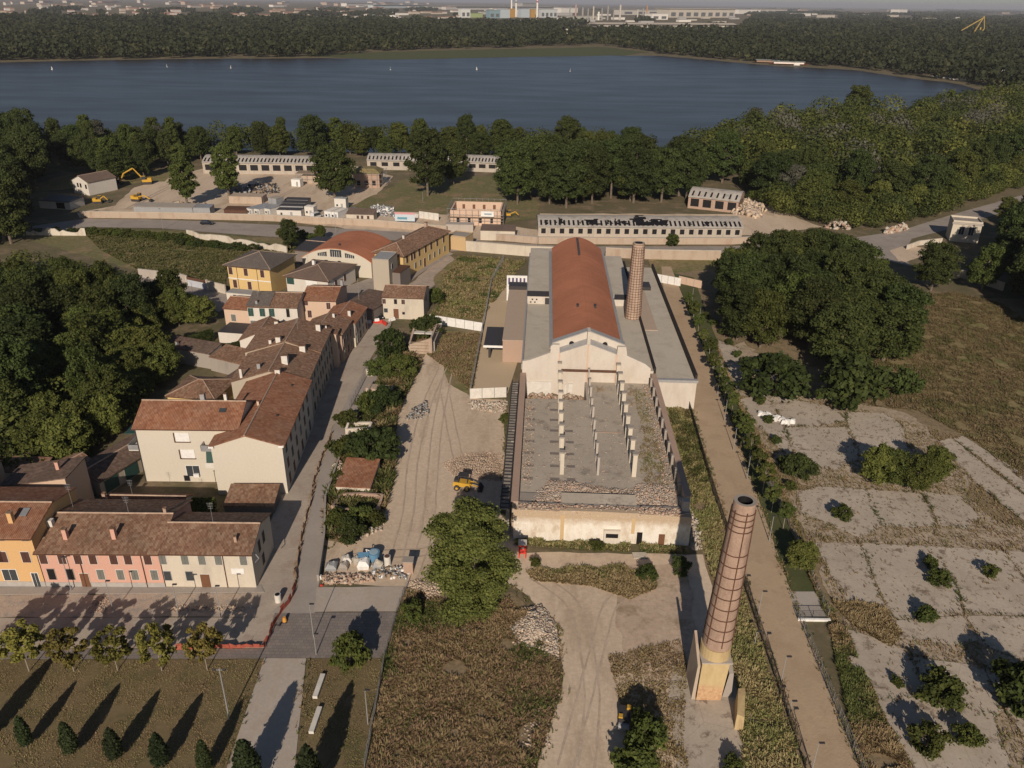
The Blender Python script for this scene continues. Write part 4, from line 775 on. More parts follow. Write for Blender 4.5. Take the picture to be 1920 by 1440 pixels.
house('town_house','tall salmon-pink house with brown shutters and red tiled roof',(-50.8,179.3),8.2,11,7.0,-2.5,'gx',1.5,'w_salmon','tiler',.3,
  [('f',(575,567),6.0,1.0,1.0,'sb'),('f',(617,572),5.5,1.0,1.6,'sb'),('f',(578,592),3.3,1.0,1.8,'sb'),('f',(618,588),3.0,1.0,1.0,'sb')],[(7.6,9,.6,1.5,'grey')])
o,ro,zr=house('villa','yellow two-storey villa with grey-brown hipped roof and white cornice',(-77.0,204.2),12.6,13.2,7.6,-14,'hip',2.3,'w_yellow','slate',.8,
  [('f',(437,505),5.9,1.15,2.0,'sb'),('f',(465,508),5.9,1.15,2.0,'sb'),('f',(494,512),5.9,1.15,2.0,'sb'),('f',(441,532),2.3,1.15,2.2,'sb'),('f',(469,535),2.2,1.15,2.2,'sb')],pipes=(2.8,8.8),cat='house')
q=MB(); q.box(-.06,-.07,3.7,12.66,-.004,3.95); q.build('string_course',M['white'],o); q=MB(); q.box(-.5,-.5,7.2,13.1,-.004,7.45); q.build('cornice',M['white'],o)
house('outbuilding','low white annex with two vents in front of the yellow villa',(-75.8,197.6),7.2,3.2,1.9,-12,'flat',0,'w_white','grey',.1,[('f',2.4,1.2,.8,.5,'dk'),('f',5.0,1.2,.8,.5,'dk')],par=0,cat='annex')
house('bungalow','white single-storey house with dark brown hipped roof and garage door',(-61.2,203.2),12.6,15.2,5.0,-17,'hip',1.9,'w_white','brownroof',.6,
  [('f',(550,524),3.6,2.2,1.7,'sg'),('f',(591,529),3.4,3.6,2.0,'ga'),('r',4.0,3.0,1.0,1.6,'sb'),('r',9.0,3.0,1.0,1.8,'sb'),('r',6,.9,.6,.9,'dk')],[(4.4,7.4,.7,1.3,'white')],cat='house')
o,ro,zr=house('warehouse','arched warehouse with bright red barrel roof and three arched gable windows',(-61.3,221.3),21.2,19.5,4.7,-12,'by',3.4,'w_cream','orange',.35,
  [('f',7.5,3.9,.9,1.0,'dk'),('f',11.5,3.9,.9,1.0,'dk'),('r',2,2.4,2.4,3.0,'dk'),('r',6.5,2.4,2.4,3.0,'sk')],cat='warehouse')
for (x,w_,z1) in ((6.4,2.8,6.9),(10.6,3.4,7.6),(14.8,2.8,6.9)):
    f=MB(); f.hexa([(x-w_/2,-.05,5.5),(x+w_/2,-.05,5.5),(x+w_/2,-.05,z1-(.6 if x>10.7 else 0)),(x-w_/2,-.05,z1-(.6 if x<10 else 0))],[(x-w_/2,-.004,5.5),(x+w_/2,-.004,5.5),(x+w_/2,-.004,z1-(.6 if x>10.7 else 0)),(x-w_/2,-.004,z1-(.6 if x<10 else 0))]); f=f.build('window',M['glass'],o)
    q=MB(); 
    for i in range(1,5): q.box(x-w_/2+w_*i/5-.05,-.1,5.5,x-w_/2+w_*i/5+.05,-.052,z1-.4)
    q.box(x-w_/2,-.1,5.4,x+w_/2,-.052,5.5); q.build('mullion',M['offwhite'],f)
vent(ro,10.6,3,zr(10.6,3),.5)
ws=[]
for i,s in enumerate((2.2,5.0,6.6,9.6,13.6,17.2,21.2,25.6)): ws.append(('r',s,5.4,1.1,2.1,'sb'))
for i,s in enumerate((2.4,7.0,10.0,16.0,19.2,22.6,26.2)): ws.append(('r',s,2.2,1.0,1.7,'sy'))
ws.append(('r',12.8,1.5,1.1,2.6,'db'))
o,ro,zr=house('long_house','long yellow two-storey house with brown shutters and mottled hipped tile roof',(-39.9,219.6),9.2,29.5,7.0,-21.5,'hip',2.2,'w_yellow','tile',.6,ws,[(4.6,9,.5,1.0),(3.6,25,.8,1.4,'w_brick')],cat='house')
house('annex_house','low ochre annex at the far end of the long yellow house',(-21.0,247.6),6,6,4.4,-21.5,'flat',0,'w_ochre','concd',.2,(),(),par=.3,cat='annex')
house('tower_block','plain grey-beige concrete tower with flat roof between bungalow and long yellow house',(-38.3,206.6),4.6,7.4,8.8,-10,'flat',0,'w_beige','grey',.1,[('r',2.6,6.5,.9,1.3,'gl'),('r',3,2.4,.9,1,'dk')],(),par=.25,cat='tower')
house('lean_to','brown rusty lean-to beside the grey-beige tower',(-34.0,208.5),3,7,4.6,-16,'flat',0,'w_dark','rust',.1,(),(),par=0,cat='shed')
house('long_shed','dark flat-roofed shed between the salmon house and the white farmhouse',(-42.6,185.2),8.6,12.5,3.4,-22,'sx',.3,'w_dark','tiled',.3,(),(),cat='shed')
house('dark_hall','dark grey-roofed hall left of the red barrel roof',(-65.5,229.5),15,15,4.6,-14,'gx',.7,'w_dark','dark',.3,(),(),cat='hall')
o,ro,zr=house('farmhouse','old white farmhouse with arched wooden door and brown tiled roof',(-32.4,185.3),10.2,8.8,5.9,-3,'gx',1.5,'w_oldcream','tile',.3,
  [('f',(723,560),4.6,.9,1.2,'sb'),('f',(743,563),4.6,.7,1.2,'dk'),('f',(757,564),4.6,.9,1.2,'sb'),('f',(724,581),2.2,.9,1.0,'sk'),('f',(758,585),1.6,.6,.6,'dk'),('f',(744,586),1.4,1.3,2.6,'db'),('r',3.5,4.5,1,1.4,'sb')],cat='house')
# ---------------- loose stuff: rubble, weeds
def boxes(P,S_,seed,flat=.5):
    r=np.random.default_rng(seed); n=len(P); q=r.normal(size=(n,4)); q/=np.linalg.norm(q,axis=1)[:,None]; w,x,y,z=q.T
    Rm=np.stack([1-2*(y*y+z*z),2*(x*y-z*w),2*(x*z+y*w),2*(x*y+z*w),1-2*(x*x+z*z),2*(y*z-x*w),2*(x*z-y*w),2*(y*z+x*w),1-2*(x*x+y*y)],1).reshape(-1,3,3)
    d=np.stack([S_*(.5+r.random(n)),S_*(.4+.6*r.random(n)),S_*(.15+.5*r.random(n))],1)/2
    C=np.array([(-1,-1,-1),(1,-1,-1),(1,1,-1),(-1,1,-1),(-1,-1,1),(1,-1,1),(1,1,1),(-1,1,1)],float)
    V=(C[None]*d[:,None])*(1+r.normal(size=(n,8,3))*.12); V=np.einsum('nij,nkj->nki',Rm,V)+P[:,None]
    F=np.array([(3,2,1,0),(4,5,6,7),(0,1,5,4),(1,2,6,5),(2,3,7,6),(3,0,4,7)]); return V.reshape(-1,3),(F[None]+np.arange(n)[:,None,None]*8).reshape(-1,4)
def rpoly(poly,n,seed):
    r=random.Random(seed); x0=min(p.x for p in poly);x1=max(p.x for p in poly);y0=min(p.y for p in poly);y1=max(p.y for p in poly); out=[]
    while len(out)<n:
        p=Vector((r.uniform(x0,x1),r.uniform(y0,y1),0))
        if inside(p,poly): out.append(p)
    return out
def edged(p,poly):
    m_=1e9
    for i in range(len(poly)):
        a=poly[i];b=poly[(i+1)%len(poly)]; t_=max(0,min(1,(p-a).dot(b-a)/max(1e-6,(b-a).length_squared))); m_=min(m_,(p-a-(b-a)*t_).length)
    return m_
def pile(name,label,px,H,n,size,mats,seed=1,world=None,z0=0,kind='stuff',slope=1.6):
    poly=[G(*p,z0) for p in px] if world is None else [Vector((p[0],p[1],0)) for p in world]
    poly=[Vector((p.x,p.y,0)) for p in poly]; pts=rpoly(poly,n,seed); r=np.random.default_rng(seed)
    h=[min(H,edged(p,poly)*H/slope)*(.75+.5*abs(noise.noise(p*.6+Vector((seed,0,0))))) for p in pts]
    P=np.array([(p.x,p.y,z0+k*.9) for p,k in zip(pts,h)]); S_=size*(.35+1.5*r.random(n)**3); V,F=boxes(P,S_,seed)
    mi=np.repeat(r.integers(0,len(mats),n),6); o=link(name,npmesh(name,V,F,[M[m] for m in mats],mi)); return tag(o,label,'rubble',kind=kind) if kind else tag(o,label,'rubble')
LM['straw']=leaf_mat('dry_straw',(.23,.175,.085),(.31,.235,.12),(.38,.30,.17),.3); LM['olive']=leaf_mat('olive_weed',(.14,.135,.05),(.20,.185,.07),(.27,.235,.10),.3); LM['rusty']=leaf_mat('rusty_weed',(.20,.14,.075),(.27,.19,.105),(.33,.24,.14),.3); LM['greenweed']=leaf_mat('green_weed',(.06,.075,.02),(.10,.12,.035),(.16,.17,.055),.3)
def weeds(name,label,px,n,h,mats,seed,w=.07,nb=6,z0=0.03,clump=.25,world=None,excl=(),points=None):
    poly=([G(*p) for p in px] if world is None else world) if points is None else None; ex=[[G(*p) for p in e] for e in excl]
    pts=[p for p in (rpoly(poly,n,seed) if points is None else points) if noise.noise(p*clump+Vector((seed,3,0)))>-.42 and not any(inside(p,e) for e in ex)]; r=np.random.default_rng(seed); m_=len(pts)
    mp=np.array([noise.noise(p*.16+Vector((9,seed,0))) for p in pts])+r.normal(size=m_)*.16; mi0=np.clip(((mp+.38)/.76*len(mats)).astype(int),0,len(mats)-1)
    P=np.array([(p.x,p.y,z0) for p in pts]); hs=h*(.45+.8*r.random(m_))*(1+1.1*np.array([noise.noise(p*.5+Vector((1,seed,4))) for p in pts])); hs=np.clip(hs,h*.2,h*2)
    k=np.repeat(np.arange(m_),nb); N=len(k); a=r.random(N)*6.283; d=np.stack([np.cos(a),np.sin(a),np.zeros(N)],1); t_=np.stack([-np.sin(a),np.cos(a),np.zeros(N)],1)
    L=hs[k]*(.6+.6*r.random(N)); base=P[k]+d*(r.random(N)*.22*h)[:,None]; mid=base+d*(L*.22)[:,None]+np.array([0,0,1])*(L*.6)[:,None]; tip=base+d*(L*(.45+.5*r.random(N)))[:,None]+np.array([0,0,1])*(L*.95)[:,None]
    ww=(w*(.6+.9*r.random(N))*(.5+h))[:,None]; V=np.stack([base-t_*ww*.4,base+t_*ww*.4,mid+t_*ww,mid-t_*ww,tip+t_*ww*.5,tip-t_*ww*.5],1).reshape(-1,3)
    i=np.arange(N)[:,None]*6; F=np.vstack([i+np.array([[0,1,2,3]]),i+np.array([[3,2,4,5]])]); mi=np.concatenate([mi0[k],mi0[k]])
    o=link(name,npmesh(name,V,F,[LM[q] for q in mats],mi)); return tag(o,label,'weeds',kind='stuff')
# ---------------- the factory
FA=-2.0; FO=Vector((.2,95.6,0)); cF,sF=math.cos(R(FA)),math.sin(R(FA))
def Fl(p): d=Vector(p)-FO; return (d.x*cF+d.y*sF,-d.x*sF+d.y*cF)   # world -> factory frame
def Fw(u,v,z=0): return Vector((FO.x+u*cF-v*sF,FO.y+u*sF+v*cF,z))
M['hallwall']=plaster('pale_plaster_gable',(.57,.51,.435),.6,(.36,.28,.20),.3,.75); M['flatroof']=ground_mat('flat_concrete_roof',(.40,.355,.29),(.43,.385,.315),(.37,.325,.265),.12,2,fine=.07,stretch=1)
M['zinc']=plain('zinc_sheet',(.36,.35,.34),.5,.2); M['black2']=plain('black_parapet_sheet',(.030,.024,.022),.7)
M['brickstrip']=plaster('salmon_brick_roof',(.44,.34,.26),.5,(.36,.27,.21),.5,.6)
hall=thing('factory_hall','restored brick hall with long orange barrel roof, pale gable wall and flat-roofed wings','factory',FO,R(FA))
g0,g1=47.3,116.
b=MB(); b.box(6.6,g0,-.2,19.2,g1,11.2); b.build('wall',M['hallwall'],hall)
arc=[(6.15+13.5*i/16,11.1+3.3*(1-abs(2*i/16-1)**1.75)) for i in range(17)]
rb=MB(); sweep(rb,arc,'y',g0+.8,g1+.4,.2); 
roof=rb.build('roof',[M['orange_y'],M['ridge']],hall)
eb=MB(); eb.hexa([(p,g1-.3,z-.2) for p,z in arc[::2]]+[(19.2,g1-.3,9),(6.6,g1-.3,9)],[(p,g1,z-.2) for p,z in arc[::2]]+[(19.2,g1,9),(6.6,g1,9)]); eb.build('end_gable',M['hallwall'],hall)
for i in range(9): MB().box(12.6,g1-3-i*1.75,14.25,13.2,g1-2.1-i*1.75,14.85).build('ridge_vent',M['dark'],roof)
for u,px in ((11.3,0),(15.0,1)): MB().box(u-.25,62,13.5,u+.25,63.3,14.5).build('roof_vent',M['dark'],roof)
MB().cyl((12.9,g0+1,14.38),(12.9,g1,14.38),.1,.1,5).build('ridge',M['orange_y'],roof)
for u0,u1 in ((5.4,6.15),(19.65,20.4)): MB().box(u0,g0+1,10.2,u1,g1,10.45).build('gutter',M['zinc'],hall)
# front screen wall and the zinc-topped second gable
sc=MB(); fp=[(.2,-.2),(.2,8.6),(1.6,8.9),(5.6,10.6),(5.6,11.9),(6.0,12.3),(7.3,12.3),(7.4,10.6),(12.9,12.7),(18.5,10.6),(18.6,12.2),(20.2,12.2),(20.5,10.4),(24.2,8.7),(25.3,7.8),(25.3,-.2)]
sc.hexa([(x,45.6,z) for x,z in fp],[(x,46.3,z) for x,z in fp]); sc.build('gable_wall',M['hallwall'],hall)
sc=MB(); fp=[(5.9,9),(5.9,12.0),(12.9,14.75),(20.1,12.0),(20.1,9)]; sc.hexa([(x,47.0,z) for x,z in fp],[(x,47.5,z) for x,z in fp]); sc.build('rear_gable',M['hallwall'],hall)
cp=MB()
for (x0,z0,x1,z1) in ((5.9,12.0,12.9,14.75),(12.9,14.75,20.1,12.0)): cp.hexa([(x0,46.9,z0),(x1,46.9,z1),(x1,48.3,z1+.1),(x0,48.3,z0+.1)],[(x0,46.9,z0+.18),(x1,46.9,z1+.18),(x1,48.3,z1+.28),(x0,48.3,z0+.28)])
cp.build('coping',M['zinc'],hall)
zz=MB()
for (x0,z0,x1,z1) in ((7.4,10.6,12.9,12.7),(12.9,12.7,18.5,10.6)): zz.hexa([(x0,45.5,z0),(x1,45.5,z1),(x1,47.0,z1+.5),(x0,47.0,z0+.5)],[(x0,45.5,z0+.12),(x1,45.5,z1+.12),(x1,47.0,z1+.62),(x0,47.0,z0+.62)])
zz.build('zinc_flashing',M['zinc'],hall)
for x in (9.7,16.2): MB().cyl((x,46.85,12.1),(x,46.99,12.1),.5,.5,10).build('round_opening',M['black'],hall)
for x in (7.4,12.9,18.5): MB().box(x-.16,45.45,4.4,x+.16,45.59,12.4 if x==12.9 else 10.6).build('pilaster',M['w_salmon'],hall)
MB().box(12.6,45.2,12.7,13.2,47.6,15.3).build('gable_post',M['hallwall'],hall)
# wings
wl=MB(); wl.box(.3,46.3,-.2,6.6,83,6.8); wl.build('left_wing',M['hallwall'],hall); MB().box(.3,46.3,6.8,6.55,83,6.95).build('left_wing_roof',M['flatroof'],hall)
wl=MB(); wl.box(.3,83,-.2,6.6,123,8.9); wl=wl.build('left_wing_upper',M['hallwall'],hall); MB().box(.3,85.2,8.9,6.55,123.4,9.05).build('upper_roof',M['flatroof'],hall)
MB().hexa([(.2,82.8,8.9),(6.6,82.8,8.9),(6.6,85.2,9.3),(.2,85.2,9.3)],[(.2,82.8,9.0),(6.6,82.8,9.0),(6.6,85.2,9.45),(.2,85.2,9.45)]).build('dark_flashing',M['dark'],hall)
for (x,z) in ((1.5,8.1),(2.5,8.1),(1.1,7.4),(2.1,7.4),(6.2,8.0),(6.2,7.3)): MB().box(x-.18,82.9,z-.15,x+.18,82.99,z+.15).build('window',M['black'],hall)
MB().box(4.5,82.88,6.96,5.6,82.99,8.5).build('door',M['dark'],hall)
pl=MB(); pl.box(-.05,46.3,6.5,.3,123,7.7); pl.build('left_parapet',M['zinc'],hall)
wr=MB(); wr.box(19.2,46.3,-.2,26.0,83,6.8); wr.build('right_wing',M['hallwall'],hall); MB().box(19.2,46.3,6.8,26,83,6.95).build('right_wing_roof',M['flatroof'],hall)
wr=MB(); wr.box(19.2,83,-.2,25.4,118,8.6); wr.build('right_wing_upper',M['hallwall'],hall); MB().box(19.2,85,8.6,25.4,118.3,8.75).build('upper_roof',M['flatroof'],hall)
MB().hexa([(19.3,82.8,8.6),(25.2,82.8,8.6),(25.2,85,9.0),(19.3,85,9.0)],[(19.3,82.8,8.7),(25.2,82.8,8.7),(25.2,85,9.15),(19.3,85,9.15)]).build('dark_flashing',M['dark'],hall)
ld=MB()
for x in (20.3,20.8): ld.box(x-.04,82.7,6.9,x+.04,82.78,10)
for i in range(9): ld.box(20.3,82.7,7.1+i*.33,20.8,82.76,7.16+i*.33)
ld.build('ladder',M['white'],hall)
MB().box(26.0,46.4,5.9,26.5,118,7.5).build('black_parapet',M['black2'],hall)
an=MB(); an.box(26.6,44,-.2,34.2,117,5.9); an.build('annex',M['hallwall'],hall); MB().box(26.5,44,5.9,34.2,117,6.05).build('annex_roof',M['flatroof'],hall)
MB().box(26.3,43.7,5.8,34.4,44.6,6.35).build('annex_cornice',M['zinc'],hall); MB().box(33.9,44.7,6.05,34.35,117,7.2).build('black_parapet',M['black2'],hall)
MB().box(26.6,70,6.06,29.8,97,6.2).build('brick_strip',M['brickstrip'],hall); MB().box(26.6,97.5,6.06,31.5,102,6.9).build('dark_rooflight',M['dark'],hall)
# left brick extension + canopy
ex=thing('brick_extension','long low salmon brick extension along the ochre yard, left of the orange-roofed hall','extension',FO,R(FA))
b=MB(); b.box(-4.6,64,-.2,-.1,103,5.2); b.build('wall',M['w_brick'],ex); MB().box(-4.7,63.9,5.2,-.1,103,5.35).build('roof',M['brickstrip'],ex); MB().box(-4.8,97.5,5.36,-.2,101,6.3).build('rooflight',M['dark'],ex)
b=MB(); b.box(-5.6,104,0,-.2,104.3,7.0); b.build('back_wall',M['white'],ex); q=MB()
for i in range(5): q.box(-5.2+i*1.0,103.93,4.6,-4.7+i*1.0,103.99,6.4)
q.build('graffiti',fm((.10,.08,.16)),ex)
cn=thing('canopy','dark flat canopy standing in the ochre yard','canopy',FO,R(FA)); MB().box(-8.8,64.5,3.5,-4.8,75.5,3.75).build('roof',M['dark'],cn); MB().box(-8.9,64.3,3.25,-.3,64.48,3.75).build('fascia',M['white'],cn); MB().box(-7.9,66,0,-7.4,66.3,3.5).build('post',M['dark'],cn); MB().box(-7.9,74,0,-7.4,74.3,3.5).build('post',M['dark'],cn)
MB().box(-4.6,64.6,0,-.4,75,3.4).build('brick_wall',M['w_brick'],cn)
# hoarding round the ochre yard
def hoarding(label,pts,h,mat,name='hoarding',step=2.2,cat='site fence',post='steel'):
    a0=Vector((pts[0][0],pts[0][1],0)); o=thing(name,label,cat,a0); pn=MB(); ps=MB()
    for a,c in zip(pts[:-1],pts[1:]):
        a=Vector((a[0],a[1],0))-a0;c=Vector((c[0],c[1],0))-a0; L=(c-a).length; n=max(1,round(L/step)); d=(c-a)/n
        for i in range(n): p=a+d*i; q=a+d*(i+1)-(c-a).normalized()*.07; pn.wall([p,q],.06,.05,h); ps.wall([p-d.normalized()*.05,p+d.normalized()*.05],.12,0,h+.06)
    pn.build('panel',M[mat],o); ps.build('post',M[post],o); return o
hoarding('white panel hoarding from the white farmhouse to the factory yard',[G(806,606),G(905,622)],2.3,'white'); hoarding('white panel hoarding at the near end of the ochre yard',[G(881,748),G(950,745)],2.3,'offwhite')
hoarding('white panel hoarding right of the factory annex',[G(1228,528),G(1276,537)],2.4,'white')
hoarding('row of vertical concrete slabs behind the white hoarding right of the annex',[G(1272,531),G(1315,541)],2.2,'w_salmon',name='concrete_fence',cat='fence')
def meshfence(label,pts,h=1.8,step=2.5,name='mesh_fence'):
    a0=Vector((pts[0].x,pts[0].y,0)); o=thing(name,label,'fence',a0); ps=MB(); ra=MB()
    for a,c in zip(pts[:-1],pts[1:]):
        a=Vector((a.x,a.y,0))-a0;c=Vector((c.x,c.y,0))-a0; L=(c-a).length; n=max(1,round(L/step)); d=(c-a)/n
        for i in range(n+1): ps.cyl(a+d*i,a+d*i+Vector((0,0,h)),.035,.035,5)
        for z in (.15,h*.35,h*.65,h): ra.cyl(a+Vector((0,0,z)),c+Vector((0,0,z)),.018,.018,4)
        for i in range(int(L/.35)): p=a+(c-a)*(i*.35/L); ra.cyl(p+Vector((0,0,.1)),p+Vector((0,0,h)),.01,.01,3)
    ps.build('post',M['steel'],o); ra.build('mesh',M['steel'],o); return o
meshfence('tall mesh fence on the left side of the ochre yard',[G(882,742),G(905,622),G(922,532),G(944,490)],2.4)
t=NT('ruin_floor'); a=t.ramp(t.noise(.12,5,None,.7),[(.36,(.39,.335,.27)),(.64,(.455,.395,.32))]); a=t.mix(t.ramp(t.noise(.3,6,None,.75),[(.54,0.),(.68,.8)]),a,(.215,.185,.155)); a=t.mix(t.ramp(t.noise(1.3,6,None,.8),[(.62,0.),(.68,.7)]),a,(.42,.38,.33)); a=t.mix(1.,a,t.ramp(t.noise(3,5,None,.8),[(.3,.88),(.7,1.08)]),'MULTIPLY'); t.bump(t.noise(4,4),.3,.05); M['ruinfloor']=t.out(a,.9)
# ruined part
ru=thing('ruined_hall','roofless ruined factory hall with bare concrete floor, rows of columns and peeling front wall','ruin',FO,R(FA))
fr=MB()
top=[(.3,5.4),(4,5.35),(7,5.3),(7,5.45),(12,5.5),(18.5,5.4),(18.6,5.3),(22,5.2),(26.2,5.0)]
fr.hexa([(x,.0,-.2) for x in (.3,26.2)]+[(x,0,z-.0) for x,z in reversed(top)],[(x,.8,-.2) for x in (.3,26.2)]+[(x,.8,z) for x,z in reversed(top)]); fr.build('front_wall',M['frontwall'],ru)
MB().box(7.2,-.03,0,7.75,-.004,4.7).build('yellow_stripe',M['w_ochre'],ru); MB().box(17.6,-.03,1.8,18.1,-.004,4.5).build('yellow_stripe',M['w_ochre'],ru)
q=MB(); q.box(13.6,-.5,0,16.0,-.004,2.5); q.build('porch',M['ruinwall'],ru); MB().box(13.9,-.56,1.3,15.7,-.502,2.0).build('window',M['black'],ru)
MB().box(18.5,-.05,0,19.3,-.004,2.1).build('doorway',M['black'],ru); MB().box(21.7,-.06,0,22.6,-.004,1.9).build('door',M['doorbrown'],ru)
q=MB(); q.box(.3,.8,4.9,26.1,2.3,5.25); q.box(.6,2.3,4.3,25.6,5.5,4.75); q.build('ledge',M['concd'],ru)
q=MB(); q.hexa([(7.3,2.4,4.8),(18.4,2.4,4.8),(18.4,4.4,4.8),(7.3,4.4,4.8)],[(7.3,2.4,5.2),(18.4,2.4,5.2),(18.4,4.6,5.55),(7.3,4.6,5.55)]); q.build('parapet_block',M['ruinfloor'],ru)
fl=MB(); fl.box(.9,5.5,-.2,25.5,37.6,4.5); fl.box(12.6,37.6,-.2,25.5,45.6,4.5); fl.build('floor_slab',M['ruinfloor'],ru)
MB().box(.9,37.6,-.2,12.6,45.6,1.2).build('sunken_floor',M['concd'],ru); MB().box(.9,45.3,1.2,6,45.58,4.4).build('basement_wall',M['offwhite'],ru); q=MB(); q.box(7.4,45.2,1.3,8.0,45.58,4.2); q.box(8.6,45.2,1.3,9.0,45.58,4.0); q.box(9.4,45.2,1.3,10.2,45.58,4.2); q.build('basement_pier',M['offwhite'],ru)
for k in range(7):
    for u,w in ((2.2,1.6),(6.4,1.5),(9.0,1.4)):
        if not(u==9.0 and k>4) : MB().box(u-w/2,9.5+k*3.9,4.503,u+w/2,10.3+k*3.9,4.512).build('floor_pit',M['w_dark'],ru)
MB().box(13.2,25.3,4.503,18.2,25.6,4.56).build('floor_joint',M['w_brick'],ru)
rr=random.Random(3)
for k in range(9):
    v=11.6+4.15*k
    for u,w,h,mt in ((7.5,.62,4.3,'w_oldcream'),(18.9,.68,4.4,'w_oldcream')):
        if k==0 and u<8: v_=v-.2
        hh=h*(rr.uniform(.93,1.03)) if k else h*.9
        c=MB(); c.box(u-w/2,v-w/2,4.5,u+w/2,v+w/2,4.5+hh); c.box(u-w/2-.12,v-w/2-.12,4.5+hh,u+w/2+.12,v+w/2+.12,4.5+hh+.25,1); c.build('column',[M[mt],M['concd']],ru)
    c=MB(); hh=rr.uniform(3.0,3.6); c.box(13.05,v-.2,4.5,13.4,v+.2,4.5+hh); c.box(12.98,v-.27,4.5+hh,13.47,v+.27,4.5+hh+.2,1); c.build('column',[M['conc'],M['concd']],ru)
MB().box(7.5,44.6,7.1,18.9,44.95,7.5).build('beam',M['rust'],ru)
q=MB(); q.box(0,0.9,-.2,.9,45.6,6.0); q.build('left_wall',M['oldwall'],ru); q=MB(); q.box(-.15,.9,6.0,.95,45.5,6.2); q.build('wall_coping',M['w_brick'],ru)
q=MB()
for v0 in range(12): q.box(-.9,1.5+v0*3.7,0,-.4,2.0+v0*3.7,5.3)
q.build('buttress',M['concd'],ru)
q=MB(); q.box(-1.75,.3,5.2,-1.6,43.5,5.45); q.box(-.45,.3,5.2,-.3,43.5,5.45)
for i in range(44): q.box(-1.6,.5+i*.98,5.25,-.45,.62+i*.98,5.4)
q.build('crane_rail_frame',M['dark'],ru); MB().box(-1.55,.5,4.95,-.5,43.4,5.1).build('rail_walkway',M['concd'],ru)
q=MB(); q.box(25.5,3.,-.2,26.3,45.6,6.6); q.build('right_wall',M['oldwall'],ru); MB().box(25.4,3.,6.6,26.4,45.5,6.8).build('wall_coping',M['w_brick'],ru)
for k in range(10): MB().box(25.05,6+k*4.1,4.5,25.5,6.6+k*4.1,6.9).build('pilaster',M['concd'],ru)
for k in range(3):
    MB().box(24.9,1.2+k*1.6,4.4-.5*k,25.9,2.2+k*1.6,6.9-.9*k).build('broken_block',M['conc'],ru)
def frub(label,uv,H,n,size,mats,seed,z0,name='rubble',slope=1.6): return pile(name,label,None,H,n,size,mats,seed,[Fw(*p) for p in uv],z0,slope=slope)
frub('pink brick rubble sloping from the column bases down to the ruined front wall',[(1.2,1.8),(25.4,1.8),(25.2,7.5),(23.5,9.5),(19.5,9.5),(18,7.4),(13,8.2),(9,9.4),(5.5,9.6),(4.2,7)],.55,12000,.22,['rubble','brickrub','rubble','rubble','conc'],3,4.45)
frub('splintered timber and rubble in the sunken corner below the gable wall',[(1.2,38),(12.3,38),(12.3,45),(1.2,45)],1.6,900,.5,['rubble','brickrub','wood'],4,1.2)
frub('small rubble along the top of the ruined front wall',[(.5,.1),(25,.1),(25,1.9),(.5,1.9)],.25,1500,.3,['rubble','brickrub'],6,5.2)
frub('crumbled masonry at the right corner outside the ruined hall',[(26.5,-1),(28.8,-.5),(28.4,9),(26.5,12)],.9,900,.4,['rubble','whiterub'],7,0)
for i,(u,v,s) in enumerate([(21,41,1.5),(20.2,36.5,1.3),(22.5,26,1.2),(15.2,42,1.0)]):
    o=thing('brushwood',['twig heap against the right wall near the gable','grey twig heap on the ruin floor','withered weeds and twigs on the ruin floor near the right wall','fallen frame and sticks on the ruin floor by the gable'][i],'brushwood',Fw(u,v,4.5)); b=MB(); r_=random.Random(i)
    for k in range(60): a=r_.uniform(0,6.28); rd=s*r_.random(); b.cyl((rd*math.cos(a),rd*math.sin(a),.05),(rd*math.cos(a)+r_.uniform(-1,1)*s*.7,rd*math.sin(a)+r_.uniform(-1,1)*s*.7,r_.uniform(.1,.9)),.035,.015,3)
    b.build('twigs',M['wood'],o)
for i in range(5): weeds('weeds','dark weed patches on the ruin floor',None,420,.3,['olive','rusty'],80+i,world=[Fw(21+rr.uniform(-1,2)+dx,[12,17,22,27,33][i]+dy,0) for dx,dy in ((-1.5,-1),(1.6,-1.4),(1.8,1.5),(-1,1.4))],z0=4.5,clump=1.) if 0 else None
# ---------------- chimneys
def brick_mat(name,c1,c2,mort,sc=1.6):
    t=NT(name); cy=t.n('ShaderNodeSeparateXYZ'); t.lk(t.tc.outputs['Object'],cy.inputs[0]); at=t.n('ShaderNodeMath',_operation='ARCTAN2'); t.lk(cy.outputs[1],at.inputs[0]); t.lk(cy.outputs[0],at.inputs[1])
    m_=t.n('ShaderNodeMath',_operation='MULTIPLY'); m_.inputs[1].default_value=1.5; t.lk(at.outputs[0],m_.inputs[0]); cb=t.n('ShaderNodeCombineXYZ'); t.lk(m_.outputs[0],cb.inputs[0]); t.lk(cy.outputs[2],cb.inputs[1])
    b=t.n('ShaderNodeTexBrick'); b.inputs['Scale'].default_value=sc; b.inputs['Color1'].default_value=(*c1,1); b.inputs['Color2'].default_value=(*c2,1); b.inputs['Mortar'].default_value=(*mort,1); b.inputs['Mortar Size'].default_value=.012; b.inputs['Brick Width'].default_value=.45; b.inputs['Row Height'].default_value=.16
    t.lk(cb.outputs[0],b.inputs[0]); a=t.mix(1.,b.outputs[0],t.ramp(t.noise(.7,6,t.mapv((1,1,.4)),.75),[(.3,.72),(.7,1.18)]),'MULTIPLY'); return t.out(a,.9)
M['chbrick']=brick_mat('chimney_brick',(.34,.225,.165),(.40,.275,.205),(.30,.225,.175)); M['chbrick2']=brick_mat('chimney_brick_pale',(.40,.285,.21),(.46,.335,.255),(.35,.27,.21))
